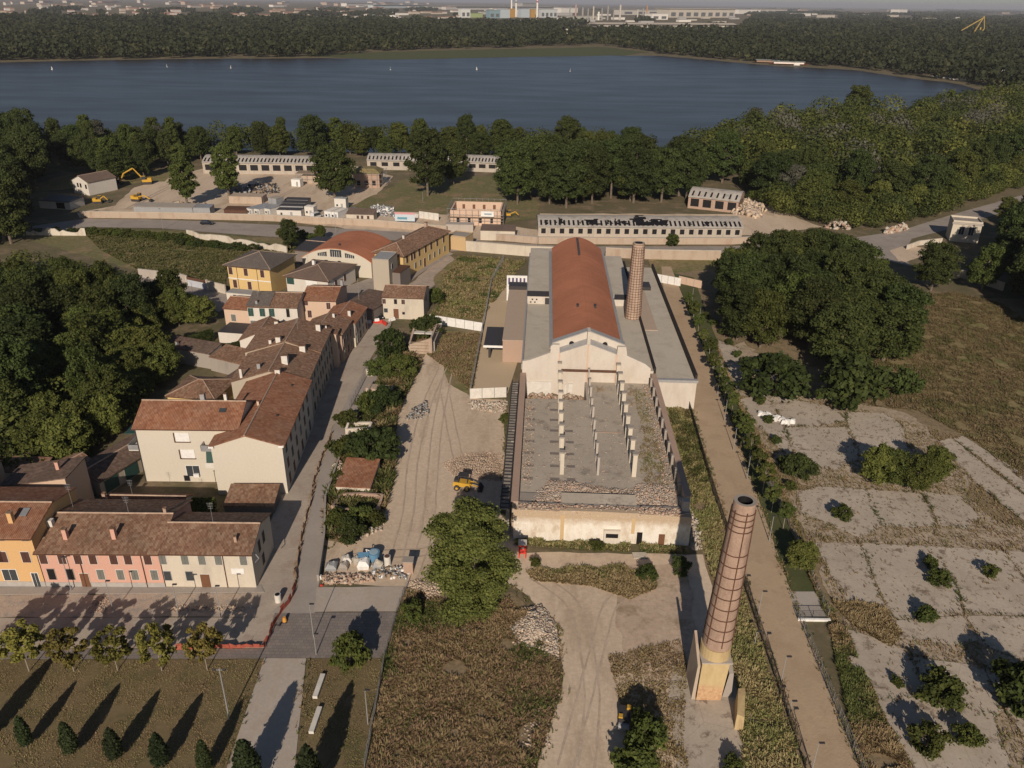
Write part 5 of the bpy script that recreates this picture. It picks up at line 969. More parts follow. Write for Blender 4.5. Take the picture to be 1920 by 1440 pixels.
def yell():
    t=NT('yellow_flaking_render'); z=t.n('ShaderNodeSeparateXYZ'); t.lk(t.tc.outputs['Object'],z.inputs[0]); ad=t.n('ShaderNodeMath',_operation='MULTIPLY_ADD'); ad.inputs[1].default_value=-2.4; t.lk(t.noise(.6,5,None,.7),ad.inputs[0]); t.lk(z.outputs[2],ad.inputs[2])
    mr=t.n('ShaderNodeMapRange'); mr.inputs[1].default_value=-4.2; mr.inputs[2].default_value=-4.9; t.lk(ad.outputs[0],mr.inputs[0]); a=t.ramp(t.noise(.8,6,t.mapv((1,1,.3)),.75),[(.38,(.50,.38,.20)),(.55,(.45,.33,.17)),(.68,(.33,.23,.14))]); a=t.mix(mr.outputs[0],a,t.ramp(t.noise(2,5,None,.8),[(.4,(.42,.24,.13)),(.62,(.55,.38,.22))])); t.bump(t.noise(5,4),.3,.05); return t.out(a,.9)
M['chyellow']=yell()
def chimney(label,loc,z0,H,r0,r1,mat,nring,nvert,lean=(0,0),ringr=.06,low=0):
    o=thing('brick_chimney',label,'chimney',(loc[0],loc[1],z0)); n=32; L=Vector((lean[0],lean[1],0))
    def C(z): return L*(z/H)+Vector((0,0,z))
    def Rr(z): return r0+(r1-r0)*z/H
    me=bpy.data.meshes.new('shaft'); V=[];F=[]; zs=[H*i/12 for i in range(13)]; ang=[2*math.pi*k/n for k in range(n)]
    for z in zs: V+=[tuple(C(z)+Vector((math.cos(a)*Rr(z),math.sin(a)*Rr(z),0))) for a in ang]
    for z,q in ((H,.68),(H-3.5,.66)): V+=[tuple(C(z)+Vector((math.cos(a)*r1*q,math.sin(a)*r1*q,0))) for a in ang]
    m_=len(zs)+2
    for i in range(m_-1):
        for k in range(n): j=(k+1)%n; F.append((i*n+k,i*n+j,(i+1)*n+j,(i+1)*n+k))
    F.append(tuple((m_-1)*n+k for k in range(n)))
    me.from_pydata(V,[],F); me.materials.append(mat); me.materials.append(M['concd']); me.materials.append(M['black']); mi=[0]*(12*n)+[1]*n+[2]*n+[2]; me.polygons.foreach_set('material_index',mi); sh=link('shaft',me,o)
    for i in range(nring):
        t_=(i+.6)/nring; z=H*(low+(1-low)*t_); 
        if nring<20 and i>=nring-4: z=H*(1-.035*(nring-i)-.02)
        b=MB(); P=[C(z)+Vector((math.cos(a)*(Rr(z)+.05),math.sin(a)*(Rr(z)+.05),0)) for a in ang[::2]]; b.path(P+[P[0]],ringr,5); b.build('iron_hoop',M['rust'],o)
    for i in range(nvert):
        a=2*math.pi*(i+.5)/nvert-1.0; b=MB(); b.path([C(z)+Vector((math.cos(a)*(Rr(z)+.05),math.sin(a)*(Rr(z)+.05),0)) for z in (H*low,H*.5,H*.96)],ringr,5); b.build('iron_bar',M['rust'],o)
    return o,sh
pb=G(1344,1296); ch,_=chimney('near leaning-looking brick chimney on a yellow pedestal, open at the top',(23.6,68.0),5.4,20.4,1.66,1.16,M['chbrick'],13,6,(.75,.5),.065,.1)
b=MB(); b.cyl((0,0,-.02),(0,0,1.5),1.74,1.7,28); b.build('yellow_base',M['chyellow'],ch)
p=MB(); p.hexa([(-1.95,-2.1,-5.4),(.85,-2.1,-5.4),(1.3,1.8,-5.4),(-1.8,1.8,-5.4)],[(-1.75,-1.72,-.1),(1.35,-1.72,-.1),(1.6,1.8,-.1),(-1.75,1.8,-.1)]); p.build('pedestal',M['chyellow'],ch); p=MB(); p.box(-1.82,-1.8,-.1,1.66,1.9,.05); p.build('pedestal_coping',M['conc'],ch)
MB().hexa([(-2.5,-2.0,-5.4),(-2.1,-2.05,-5.4),(-2.0,1.9,-5.4),(-2.35,1.9,-5.4)],[(-2.15,-1.5,-.7),(-1.85,-1.5,-.7),(-1.8,1.9,1.4),(-2.1,1.9,1.4)]).build('wing_wall',M['oldwall'],ch)
MB().hexa([(1.15,-1.6,-5.4),(2.2,-1.6,-5.4),(2.2,1.6,-5.4),(1.6,1.6,-5.4)],[(1.6,-1.4,-1.9),(2.1,-1.4,-1.9),(2.2,1.6,-.8),(1.6,1.6,-.8)]).build('rear_buttress',M['concd'],ch)
o=thing('wall_stub','broken yellow wall stub with crumbled ends, right of the near chimney pedestal','ruin',(26.0,63.9,0),R(-14)); MB().hexa([(-.45,-2.2,-.2),(.45,-2.2,-.2),(.5,1.8,-.2),(-.4,1.8,-.2)],[(-.42,-2.0,2.2),(.38,-2.1,2.1),(.45,1.7,2.5),(-.3,1.6,2.4)]).build('wall',M['chyellow'],o)
q=Fl(G(1187,598,6.9)); w_=Fw(q[0],q[1]+1.0); chimney('far brick chimney wrapped in a close iron cage beside the orange barrel roof',(w_.x,w_.y),0,24.5,2.0,1.3,M['chbrick2'],30,16,(0,0),.05,.27)

frub('bricks and plaster crumbs strewn over the bare ruin floor',[(1.2,9),(25,9),(25,37),(1.2,37)],.04,1500,.16,['rubble','concd','brickrub','wood'],44,4.5,slope=6)
frub('debris along the left wall and around the column bases',[(1,8),(3,8),(2.4,37),(1,37)],.2,500,.2,['rubble','concd','brickrub'],45,4.5)
frub('weedy debris along the inner right wall',[(23.2,9),(25.3,9),(25.3,45),(23.8,45)],.3,1100,.22,['rubble','wood','concd','brickrub'],46,4.5)
# ---------------- beyond the road: boundary walls, sheds, works yard
def bwall(name,label,pts,h,t,mat,cat='wall',cap=None):
    a0=Vector((pts[0].x,pts[0].y,0)); o=thing(name,label,cat,a0); q=[Vector((p.x,p.y,0))-a0 for p in pts]; MB().wall(q,t,-.2,h).build('masonry',M[mat],o)
    hh=h[0] if isinstance(h,(list,tuple)) else h
    if cap: MB().wall(q,t+.16,hh,hh+.14).build('coping',M[cap],o)
    return o
bwall('boundary_wall','long pinkish old wall on the far side of the road, with the car in front',[G(152,408),G(300,409.5),G(500,414),G(700,424),G(838,436)],2.2,.5,'oldwall',cap='w_oldcream')
bwall('boundary_wall','continuation of the far roadside wall below the long broken-roofed shed',[G(925,450),G(1010,457),G(1180,458),G(1370,458),G(1440,454)],2.2,.5,'oldwall',cap='conc')
bwall('boundary_wall','cream wall on the near side of the road, behind the orange barrel roof',[G(868,470),G(985,480),G(1040,482)],3.2,.4,'w_oldcream',cap='w_oldcream'); bwall('boundary_wall','cream wall with slender posts right of the orange barrel roof',[G(1135,482),G(1220,486),G(1350,488)],3.0,.4,'oldwall',cap='w_oldcream')
r=random.Random(4)
P=[G(50+i*7,441+i*.05) for i in range(17)]; bwall('broken_wall','white broken wall with jagged top at the left roadside',P,[r.uniform(.8,2.8) for _ in P],.5,'ruinwall')
P=[G(352+i*11,444+i*1.8) for i in range(18)]; bwall('broken_wall','cream and pink crumbling wall below the road, overgrown with creepers',P,[r.uniform(1.4,2.6) for _ in P],.5,'ruinwall')
for i,(px,py,s,k) in enumerate([(70,438,.9,'bush0'),(105,437,1.0,'bush1'),(135,438,1.0,'bush2')]+[(155+j*11,438+j*.8,1.05+.25*((j*7)%3)/2,'bush%d'%(j%3)) for j in range(19)]+[(340+j*17,460+j*1.5,1.0,['darkbush0','bush1'][j%2]) for j in range(9)]):
    tree(k,G(px,py),s,s*.75,None,'creeper_bush','creeper covered bush in the green band along the near roadside wall','bush','bushes of the green band along the roadside wall')
for i,(px,py,s,l) in enumerate([(566,449,1.2,'round clipped green bush by the road, left one of two'),(584,452,1.0,'round clipped green bush by the road, right one of two'),(527,446,.9,'yellowish shrub at the roadside wall, left'),(548,448,.8,'yellowish shrub at the roadside wall, right'),(1262,461,1.5,'green bush on the wall below the broken-roofed shed')]):
    one('light%d'%(i%3) if 1<i<4 else 'bush%d'%(i%3),px,py,s*.32 if 1<i<4 else s,l,'bush','bush')
bwall('retaining_wall','stained cream retaining wall in shade beside the lane behind the left wood',[G(262,520),G(335,528),G(352,533)],2.6,.4,'conc')
bwall('retaining_wall','stained cream retaining wall beside the yellow villa',[G(391,543),G(424,551)],2.6,.4,'w_oldcream')
o=thing('sliding_gate','pale blue metal gate with rusty top panel beside the shaded lane','gate',G(352,536),math.atan2((G(390,544)-G(352,536)).y,(G(390,544)-G(352,536)).x)); L=(G(390,544)-G(352,536)).length
MB().box(.2,-.06,.1,L-.2,.06,1.9).build('panel',fm((.45,.47,.5)),o); MB().box(.2,-.07,1.92,L-.2,.07,2.7).build('rusty_panel',M['rust'],o); MB().box(-.2,-.25,0,.15,.25,3.0).build('post',M['w_oldcream'],o); MB().box(L-.15,-.25,0,L+.2,.25,3.0).build('post',M['w_oldcream'],o)
# vaulted sheds
M['vault']=ground_mat('vaulted_concrete_roof',(.30,.275,.245),(.35,.32,.285),(.24,.215,.19),.2,1.2,fine=.12)
M['shedwall']=plaster('grey_shed_wall',(.43,.375,.31),.7,(.26,.22,.18),.5,.8)
def vshed(label,A,L,D,h,rz,bay,rise=2.2,wall='w_oldcream',holes=(),winw=.62,zwin=(.35,.78),slots=2,endopen=False):
    o=thing('vaulted_shed',label,'shed',(A[0],A[1],0),R(rz)); n=8; prof=[(-.5,h)]+[(D*i/n,h+rise*math.sin(math.pi*i/n)**.8) for i in range(1,n)]+[(D+.5,h)]
    b=MB(); b.hexa([(0,0,-.2),(0,D,-.2)]+[(0,p,z-.2) for p,z in reversed(prof[1:-1])],[(L,0,-.2),(L,D,-.2)]+[(L,p,z-.2) for p,z in reversed(prof[1:-1])]); b.box(0,0,-.2,L,D,h-.2); b.build('wall',M[wall],o)
    rb=MB(); sweep(rb,prof,'x',-.3,L+.3,.18); ro=rb.build('roof',M['vault'],o)
    nb=int(L/bay)
    for i in range(nb):
        x=(i+.5)*L/nb; f=MB().box(x-bay*winw/2,-.04,h*zwin[0],x+bay*winw/2,-.004,h*zwin[1]).build('window',M['black'],o)
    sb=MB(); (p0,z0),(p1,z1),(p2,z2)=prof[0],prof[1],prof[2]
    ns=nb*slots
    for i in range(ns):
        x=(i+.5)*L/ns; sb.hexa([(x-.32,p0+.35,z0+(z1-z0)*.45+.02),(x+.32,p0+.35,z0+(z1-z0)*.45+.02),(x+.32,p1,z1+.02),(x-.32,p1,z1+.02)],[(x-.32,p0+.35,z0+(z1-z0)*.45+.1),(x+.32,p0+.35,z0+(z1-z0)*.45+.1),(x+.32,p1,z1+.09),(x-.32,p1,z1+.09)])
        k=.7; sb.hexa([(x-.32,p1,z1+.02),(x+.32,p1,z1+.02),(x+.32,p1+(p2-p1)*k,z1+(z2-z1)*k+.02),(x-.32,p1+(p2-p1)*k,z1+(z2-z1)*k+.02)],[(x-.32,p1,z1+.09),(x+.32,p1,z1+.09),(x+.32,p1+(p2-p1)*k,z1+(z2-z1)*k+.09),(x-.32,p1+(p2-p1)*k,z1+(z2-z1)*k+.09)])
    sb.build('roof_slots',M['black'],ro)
    hb=MB(); rh=random.Random(int(L*7))
    def surf(y): 
        for (a,za),(c,zc) in zip(prof[:-1],prof[1:]):
            if a<=y<=c: return za+(zc-za)*(y-a)/(c-a)
        return h
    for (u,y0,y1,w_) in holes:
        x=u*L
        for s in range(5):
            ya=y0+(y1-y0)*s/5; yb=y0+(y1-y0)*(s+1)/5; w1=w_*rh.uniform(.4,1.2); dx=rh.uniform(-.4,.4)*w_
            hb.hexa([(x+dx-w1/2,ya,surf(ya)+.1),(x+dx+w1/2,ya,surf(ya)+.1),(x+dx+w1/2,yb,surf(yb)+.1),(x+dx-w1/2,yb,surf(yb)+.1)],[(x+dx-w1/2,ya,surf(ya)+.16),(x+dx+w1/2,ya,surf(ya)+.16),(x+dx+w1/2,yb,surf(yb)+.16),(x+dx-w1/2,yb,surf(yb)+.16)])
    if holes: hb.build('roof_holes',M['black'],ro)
    for i in range(nb//2+1): ps=MB(); ps.box(min(L-.2,i*2*L/nb)-.2,-.14,0,min(L-.2,i*2*L/nb)+.2,-.004,h-.1); ps.build('pilaster',M[wall],o)
    return o
rh=random.Random(8); holes=[(rh.uniform(.02,.97),rh.uniform(.3,1),rh.uniform(1.5,4.2),rh.uniform(.4,1.0)) for _ in range(26)]+[(.5,.2,9,3.2),(.505,.2,5,5),(.27,.4,3.6,3.5),(.25,.4,3,2.4),(.6,.4,3.8,4),(.57,.4,3,3),(.42,.6,2.4,2),(.82,.4,2.4,2)]
vshed('very long grey vaulted shed with broken roof and a row of square window openings',(8.4,264.5),69.5,13,3.6,1.2,3.1,2.0,'shedwall',holes,.5,(.3,.78),2)
vshed('left vaulted shed by the lake with wide dark openings',(G(383,325).x,G(383,325).y),51,13,5,.5,5.1,2.2,'shedwall',(),.68,(.3,.8),3)
vshed('middle vaulted shed between the scaffolded pavilion and the big dark tree',(G(690,318).x,G(690,318).y),27,12,4.4,-1,4.6,2.2,'shedwall',((.3,.2,2,.8),(.5,.2,3,.7)),.65,(.4,.8),3)
vshed('vaulted shed right of the big dark tree, angled towards the lake',(G(840,320).x,G(840,320).y),28,12,4.4,-7,4.6,2.2,'shedwall',(),.68,(.4,.8),3)
vshed('short vaulted shed roof glimpsed between the dark trees',(G(1155,340).x,G(1155,340).y),20,12,4.4,-22,4.6,2.2,'shedwall',(),.68,(.4,.8),3)
o=vshed('open-ended vaulted shed on the slope at the right end of the dark tree cluster',(G(1290,390).x,G(1290,390).y),19,12,4.6,-24,4.6,2.6,'w_brick',(),.7,(.2,.85),2)
# scaffolded round pavilion
def scaffold(b,x0,y0,x1,y1,h,step=2.2):
    nx=max(1,int((x1-x0)/step)); ny=max(1,int((y1-y0)/step)); P=[(x0+(x1-x0)*i/nx,y) for i in range(nx+1) for y in (y0,y1)]+[(x,y0+(y1-y0)*i/ny) for i in range(1,ny) for x in (x0,x1)]
    for x,y in P: b.cyl((x,y,0),(x,y,h),.05,.05,4)
    z=2.
    while z<=h+.1:
        for a,c in (((x0,y0,z),(x1,y0,z)),((x1,y0,z),(x1,y1,z)),((x1,y1,z),(x0,y1,z)),((x0,y1,z),(x0,y0,z))): b.cyl(a,c,.06,.06,4)
        z+=2.
p=G(690,352); o=thing('pavilion','two-storey pavilion with straw-brown roof wrapped in scaffolding, behind the golden-green tree','pavilion',(p.x-6,p.y,0)); MB().box(0,0,0,11,10,6).build('wall',M['w_brick'],o); b=MB(); b.hexa([(-.6,-.6,6),(11.6,-.6,6),(11.6,10.6,6),(-.6,10.6,6)],[(2,2,7.6),(9,2,7.6),(9,8,7.6),(2,8,7.6)]); b.build('roof',M['meadow'],o); b=MB(); scaffold(b,-1.5,-1.5,12.5,11.5,6.5); b.build('scaffolding',M['steel'],o)
for i in range(3): MB().box(1.5+i*3.2,-.04,1,3+i*3.2,-.004,3).build('window',M['black'],o)
p=G(595,345); o=thing('scaffolding','grey scaffolding stage left of the straw-roofed pavilion','scaffolding',(p.x-9,p.y,0)); b=MB(); scaffold(b,0,0,14,7,5); b.build('tubes',M['steel'],o); MB().box(0,0,4.2,14,7,4.35).build('planks',M['wood'],o); MB().box(2,1,0,10,6,3.2).build('masonry',M['oldwall'],o)
p=G(846,421); o=thing('scaffolded_house','roofless pink house shell wrapped in scaffolding with a white banner, beside the road','house',(p.x,p.y,0),R(-3)); b=MB(); W_,D_=17.5,14
b.wall([(0,0),(W_,0),(W_,D_),(0,D_),(0,0)],.5,0,5.2); b.build('wall',M['w_salmon'],o); MB().box(.3,.3,.2,W_-.3,D_-.3,.6).build('floor',M['wood'],o)
for i in range(4): MB().box(2+i*4,-.3,.9,3+i*4,-.26,2.6).build('window',M['black'],o)
for i in range(4): MB().box(2.5+i*3.8,D_-.3,2.6,3.5+i*3.8,D_-.26,4.2).build('window',M['doorbrown'],o)
b=MB(); scaffold(b,-1.2,-1.3,W_+1.2,D_+1.2,6.2,2.0); b.build('scaffolding',M['steel'],o); b=MB(); b.box(-1.2,-1.3,3.0,W_+1.2,-.5,3.1); b.box(W_+.4,-1,3.9,W_+1.2,D_+1,4.0); b.box(-1.2,-1,3.9,-.4,D_+1,4.0); b.build('planks',M['wood'],o); MB().box(10.8,-1.42,3.5,15.4,-1.36,5.4).build('banner',M['white'],o); MB().box(12.0,-1.45,4.2,14.6,-1.425,4.7).build('banner_print',fm((.25,.32,.36)),o)
# white house top left, sheds
house('cottage','white house with brown gabled roof and grey side wall near the left lakeside trees',(G(140,362).x,G(140,362).y),9.2,13,5.4,-27,'gy',2.0,'w_white','brownroof',.4,[('f',3.2,3.6,.9,1.6,'dk'),('f',4.9,3.6,.9,1.6,'dk'),('f',8.0,3.4,.9,1.6,'dk')],cat='house')
house('garden_shed','dark flat-roofed shed with white front in the shade at the far left',(G(75,390).x,G(75,390).y),13,8,3,-10,'sx',.3,'w_white','dark',.3,[('f',9,1.4,3.4,2.2,'dk')],cat='shed')
house('garden_shed','white cabin with flat roof at the end of the left dirt track',(G(300,302).x,G(300,302).y),9,5,2.8,-30,'flat',0,'w_white','offwhite',.2,(),(),par=0,cat='cabin')
def shed(label,px,py,W_,D_,h,rz,roof,wall,rm,rise=.5,wins=(),cat='shed',name='shed',chim=()):
    p=G(px,py); return house(name,label,(p.x,p.y),W_,D_,h,rz,roof,rise,wall,rm,.15,wins,chim,cat=cat,par=0)
shed('long grey-roofed open shed behind the roadside wall, left of the white one',252,400,22,5,2.6,-2,'sx','grey','concd',.4); shed('white-roofed lean-to behind the roadside wall',362,402,6.5,4.5,2.6,-2,'sx','grey','steel',.3); shed('rusty brown lean-to behind the roadside wall, left of the white containers',421,404,8.5,4.5,2.2,-2,'sx','rust','rust',.3)
def container(label,px,py,L,W_,h,rz,mat='offwhite',rmat='steel',wins=1):
    p=G(px,py); o=thing('site_container',label,'container',(p.x,p.y,0),R(rz)); b=MB(); b.box(0,0,.15,W_,L,h); b.build('body',M[mat],o); b=MB(); b.box(-.05,-.05,h,W_+.05,L+.05,h+.12)
    for i in range(int(L/1.2)): b.box(-.02,.4+i*1.2,h+.12,W_+.02,.6+i*1.2,h+.17)
    b.build('roof',M[rmat],o); MB().box(W_*.55,-.04,.3,W_*.55+.8,-.004,2.2).build('door',M['grey'],o)
    if wins: MB().box(W_*.15,-.04,1.1,W_*.15+.7,-.004,1.9).build('window',M['glass'],o)
    return o
for a in [('first white site container from the left, beside the rusty lean-to',464,404,9,2.5,2.7,-28),('second white site container from the left',478,405,9,2.5,2.7,-28),('white container with dark side, third from the left',497,405,9,2.7,2.8,-28),('small grey container on top of the left container row',505,394,4,4,4.6,-28,'grey','concd'),
  ('wide container with dark roof, front one of the dark-roofed stack',520,408,4,9,2.8,-3,'offwhite','dark'),('second wide container with dark roof, right behind the front one',525,401,4,9,3.0,-3,'grey','dark'),('third wide container with dark roof in the stack',530,395,4,9,3.0,-3,'grey','dark'),('last wide container with dark roof in the stack',535,389,4,9,3.0,-3,'grey','dark'),
  ('tall white narrow hut with a round vent beside the van',572,405,3.2,3.6,3.4,-12,'offwhite','offwhite'),('white double container right of the van, left half',609,411,7,3,2.9,-20,'white','offwhite'),('white double container right of the van, right half',621,412,7,3,2.9,-20,'white','offwhite'),
  ('grey-white hut with flat roof behind the double container',628,392,3,4.5,4.0,-8,'offwhite','steel'),('small white hut with brown side on the dirt below the scaffolding',547,350,3,4,3,-12,'white','offwhite',0)]: container(*a)
shed('small cream brick building with brown pitched roof and reddish shutters in the yard',650,414,10,5,2.6,-4,'sx','w_oldcream','brownroof',.9,[('f',4.2,1.4,.9,1.4,'sb'),('f',5.8,1.4,.9,1.4,'sb'),('f',8,1.4,.9,1.4,'sb')],'house','site_house')
shed('open brick ruin without roof at the left dirt track',430,381,13,6,2.6,-3,'flat','oldwall','oldwall') 
shed('cream shed with brown flat roof beside the road, right of the scaffolded house',901,450,11.5,6,3.4,-3,'sx','w_oldcream','brownroof',.5,(),'shed','roadside_shed')
shed('low grey concrete-roofed building along the road below the scaffolded house',836,434,9.5,3.5,2.4,-2,'flat','conc','conc'); 
p=G(741,417); o=thing('billboard','site banner on a frame, pink above pale blue, inside the roadside wall','sign',(p.x,p.y,0),R(-4)); MB().box(0,-.05,.6,7.2,.05,3.0).build('panel',fm((.50,.56,.60)),o); MB().box(0,-.06,3.0,7.2,.06,3.7).build('header',fm((.60,.30,.30)),o); MB().box(.9,-.09,1.2,4.4,-.055,2.0).build('print',fm((.12,.28,.36)),o); MB().box(.6,0,0,.75,.12,3.6).build('post',M['steel'],o)
hoarding('row of white concrete panels on the grass right of the site banner',[G(786,409),G(823,414)],2.6,'offwhite',name='panel_row',cat='barrier'); hoarding('lower white panels between the site banner and the panel row',[G(769,406),G(785,409)],1.5,'offwhite',name='panel_row',cat='barrier')
pile('scrap_heap','heap of white scrap and rags behind the cream brick building',[(695,388),(735,390),(742,408),(705,404)],1.3,350,.8,['white','grey','steel'],11,kind=None)['category']='heap'
pile('brick_stack','low stacks of salmon bricks behind the cream brick building',[(668,392),(705,395),(700,405),(668,402)],.6,300,.7,['brickrub'],12,kind=None)['category']='heap'
pile('dirt_heap','pale heap of spoil right of the open-ended vaulted shed',[(1375,372),(1440,395),(1420,410),(1370,400)],2.2,700,1.1,['rubble','dirt'],13)
pile('timber_stack','stacked timber and pallets on the dirt beneath the two tall trees',[(330,382),(380,386),(395,392),(330,392)],.8,160,1.1,['wood','rubble'],14,kind=None)['category']='stack'
pile('scrap_heap','dark machinery parts and scrap in the shade under the right tall tree',[(425,352),(520,345),(525,362),(430,372)],1.2,300,1.0,['dark','grey','wood'],15,kind=None)['category']='heap'
pile('demolished_wall','tumbled masonry and red debris beside the road fork at right',[(1555,412),(1600,415),(1590,432),(1548,428)],2.2,420,.9,['brickrub','whiterub','rubble'],16,kind=None)['category']='ruin'
pile('demolished_wall','triangular heap of white masonry at the edge of the right wood',[(1655,435),(1700,425),(1702,432),(1660,440)],2.6,420,.8,['whiterub','brickrub'],17,kind=None)['category']='ruin'
# pump house right
o,ro,_=house('pump_house','small cream flat-roofed building with balustrade and two tall dark windows at right',(G(1779,452).x,G(1779,452).y),8.8,7.6,6.6,-18,'flat',0,'w_oldcream','concd',.2,[('f',3.0,3.9,1.7,2.7,'gl'),('f',6.0,3.9,1.7,2.7,'gl'),('r',3.5,3.2,1.6,3.2,'dk')],(),par=.7,cat='building')
MB().box(-.3,-.3,6.1,9.1,-.004,6.6).build('cornice',M['conc'],o)
house('roof_house','brown hip-roofed house half hidden by trees at the right edge',(G(1905,462).x,G(1905,462).y),13,12,4.5,-20,'hip',2.4,'w_oldcream','brownroof',.6,cat='house')
bwall('broken_wall','white broken wall under the trees left of the pump house',[G(1700,468),G(1722,460),G(1765,455)],1.6,.4,'ruinwall'); bwall('boundary_wall','white wall below the pump house shaded by trees',[G(1778,525),G(1800,520),G(1880,545)],2.4,.4,'w_oldcream')
# vehicles
def wheel(b,x,y,r_,w=.22,mi=0): b.cyl((x,y-w/2,r_),(x,y+w/2,r_),r_,r_,12,mi)
def car(label,px,py,rz,col,van=False,name='car'):
    p=G(px,py); o=thing(name,label,'van' if van else 'car',(p.x,p.y,.05),R(rz)); L,w,h=(5.0,1.9,2.0) if van else (4.5,1.8,1.45)
    b=MB(); b.hexa([(-L/2,-w/2,.3),(L/2,-w/2,.3),(L/2,w/2,.3),(-L/2,w/2,.3)],[(-L/2,-w/2,.85),(L/2-.1,-w/2,.8),(L/2-.1,w/2,.8),(-L/2,w/2,.85)])
    x0,x1=(-L/2+.05,L/2-1.1) if van else (-L/2+.15,L/2-1.35); b.hexa([(x0,-w/2+.04,.85),(x1+.2,-w/2+.04,.82),(x1+.2,w/2-.04,.82),(x0,w/2-.04,.85)],[(x0+.3,-w/2+.2,h),(x1-.6,-w/2+.2,h),(x1-.6,w/2-.2,h),(x0+.3,w/2-.2,h)]); b.build('body',col,o)
    g=MB(); g.hexa([(x0+.25,-w/2-.005,.95),(x1,-w/2-.005,.95),(x1,-w/2+.1,.95),(x0+.25,-w/2+.1,.95)],[(x0+.4,-w/2+.13,h-.12),(x1-.6,-w/2+.13,h-.12),(x1-.6,-w/2+.22,h-.12),(x0+.4,-w/2+.22,h-.12)]); g.build('side_window',M['glass'],o)
    g=MB(); g.hexa([(x1+.1,-w/2+.12,.9),(x1+.24,-w/2+.12,.88),(x1+.24,w/2-.12,.88),(x1+.1,w/2-.12,.9)],[(x1-.6,-w/2+.25,h-.08),(x1-.5,-w/2+.25,h-.08),(x1-.5,w/2-.25,h-.08),(x1-.6,w/2-.25,h-.08)]); g.build('windscreen',M['glass'],o)
    for x in (-L/2+.85,L/2-.85):
        for y in (-w/2+.1,w/2-.1): q=MB(); wheel(q,x,y,.32); q.build('wheel',M['black'],o)
    for y in (-w/2+.3,w/2-.3): MB().box(L/2-.12,y-.15,.6,L/2-.02,y+.15,.75).build('headlight',M['white'],o)
    return o
M['carblack']=plain('dark_car_paint',(.02,.024,.035),.2,.2,.02); M['carwhite']=plain('white_car_paint',(.6,.6,.6),.3,0,.02); M['cargrey']=plain('grey_car_paint',(.25,.25,.26),.3,.3,.02)
car('dark blue-black estate car driving on the road behind the left field',389,421,-2,M['carblack']); car('white van parked between the site huts behind the roadside wall',594,408,60,M['carwhite'],True); car('grey pickup-like car behind the cream brick building',664,396,50,M['cargrey']); car('dark car parked under the trees behind the white house',222,344,-5,M['carblack'])
car('dark car in the shade at the end of the street row',708,596,-60,M['carblack'])
def excavator(label,px,py,rz,boom,s=1.,cat='excavator'):
    p=G(px,py); o=thing('excavator',label,cat,(p.x,p.y,.03),R(rz)); o.scale=(s,s,s)
    for y in (-1.1,1.1): b=MB(); b.hexa([(-1.6,y-.3,0),(1.6,y-.3,0),(1.6,y+.3,0),(-1.6,y+.3,0)],[(-1.9,y-.3,.8),(1.9,y-.3,.8),(1.9,y+.3,.8),(-1.9,y+.3,.8)]); b.build('track',M['dark'],o)
    b=MB(); b.box(-1.9,-1.2,.9,1.4,1.2,1.8); b.box(-1.9,-1.2,1.8,-.5,1.2,2.3); b.build('body',M['yellow'],o); MB().box(.1,.2,1.8,1.4,1.2,3.0).build('cab',M['glass'],o); MB().box(.05,.15,3.0,1.45,1.25,3.1).build('cab_roof',M['yellow'],o)
    b=MB(); 
    for a,c in zip(boom[:-1],boom[1:]): b.cyl((a[0],-.3,a[1]),(c[0],-.3,c[1]),.28,.22,6)
    b.build('boom',M['yellow'],o); e=boom[-1]; MB().hexa([(e[0]-.5,-.8,e[1]-.9),(e[0]+.6,-.8,e[1]-.9),(e[0]+.6,.2,e[1]-.9),(e[0]-.5,.2,e[1]-.9)],[(e[0]-.3,-.8,e[1]),(e[0]+.3,-.8,e[1]),(e[0]+.3,.2,e[1]),(e[0]-.3,.2,e[1])]).build('bucket',M['dark'],o); return o
excavator('yellow excavator with raised arm reaching down to the left, on the dirt track',276,345,195,[(1.2,2),(4,5.8),(7.5,4),(9,1.2)],1.15); excavator('yellow tracked machine beside the white house, left one',185,381,10,[(1.2,2),(2.6,3),(4,1.4)],.9,'digger'); excavator('yellow machine with dark lowered arm in the middle of the dirt yard',258,377,-12,[(1.2,1.8),(3.5,2.4),(6,1.2)],1.0,'digger'); excavator('small yellow machine behind the left container row',537,396,70,[(1.2,2),(2.4,4),(3.4,3)],.75,'digger'); excavator('orange-yellow machine on the ground right of the scaffolded house',952,407,0,[(1.2,1.6),(3.5,2.6),(5,1)],.8,'digger')
# power and lamp poles by the road
def pole(label,px,py,h,name='lamp_post',cat='street lamp',arm=None,head=True,r_=.07,wires=None):
    p=G(px,py); o=thing(name,label,cat,(p.x,p.y,0)); MB().cyl((0,0,0),(0,0,h),r_,r_*.6,6).build('pole',M['pole'],o)
    if arm: MB().cyl((0,0,h-.05),(arm[0],arm[1],h+.1),r_*.6,r_*.5,5).build('arm',M['pole'],o)
    if head: a=arm or (0,0); MB().obox((a[0],a[1],h+.1),(.55,.22,.12)).build('lamp_head',M['dark'],o)
    return o
pole('lamp post on the road left of the white containers',306,430,7); pole('utility pole beside the dark-roofed container stack',497,405,9,'utility_pole','pole',None,False); pole('tall pole in front of the white double container',630,436,8,'utility_pole','pole',None,False); pole('slim pole in the street beside the salmon-pink house',675,585,9,'utility_pole','pole',None,False); pole('utility pole beside the long shed in shade',365,570,6,'utility_pole','pole',None,False,.05)
pole('thin pole beside the fence at the near left of the broken-roofed shed',1006,470,8,'utility_pole','pole',None,False); pole('thin pole under the big lone dark tree on the slope',793,378,4,'utility_pole','pole',None,False)
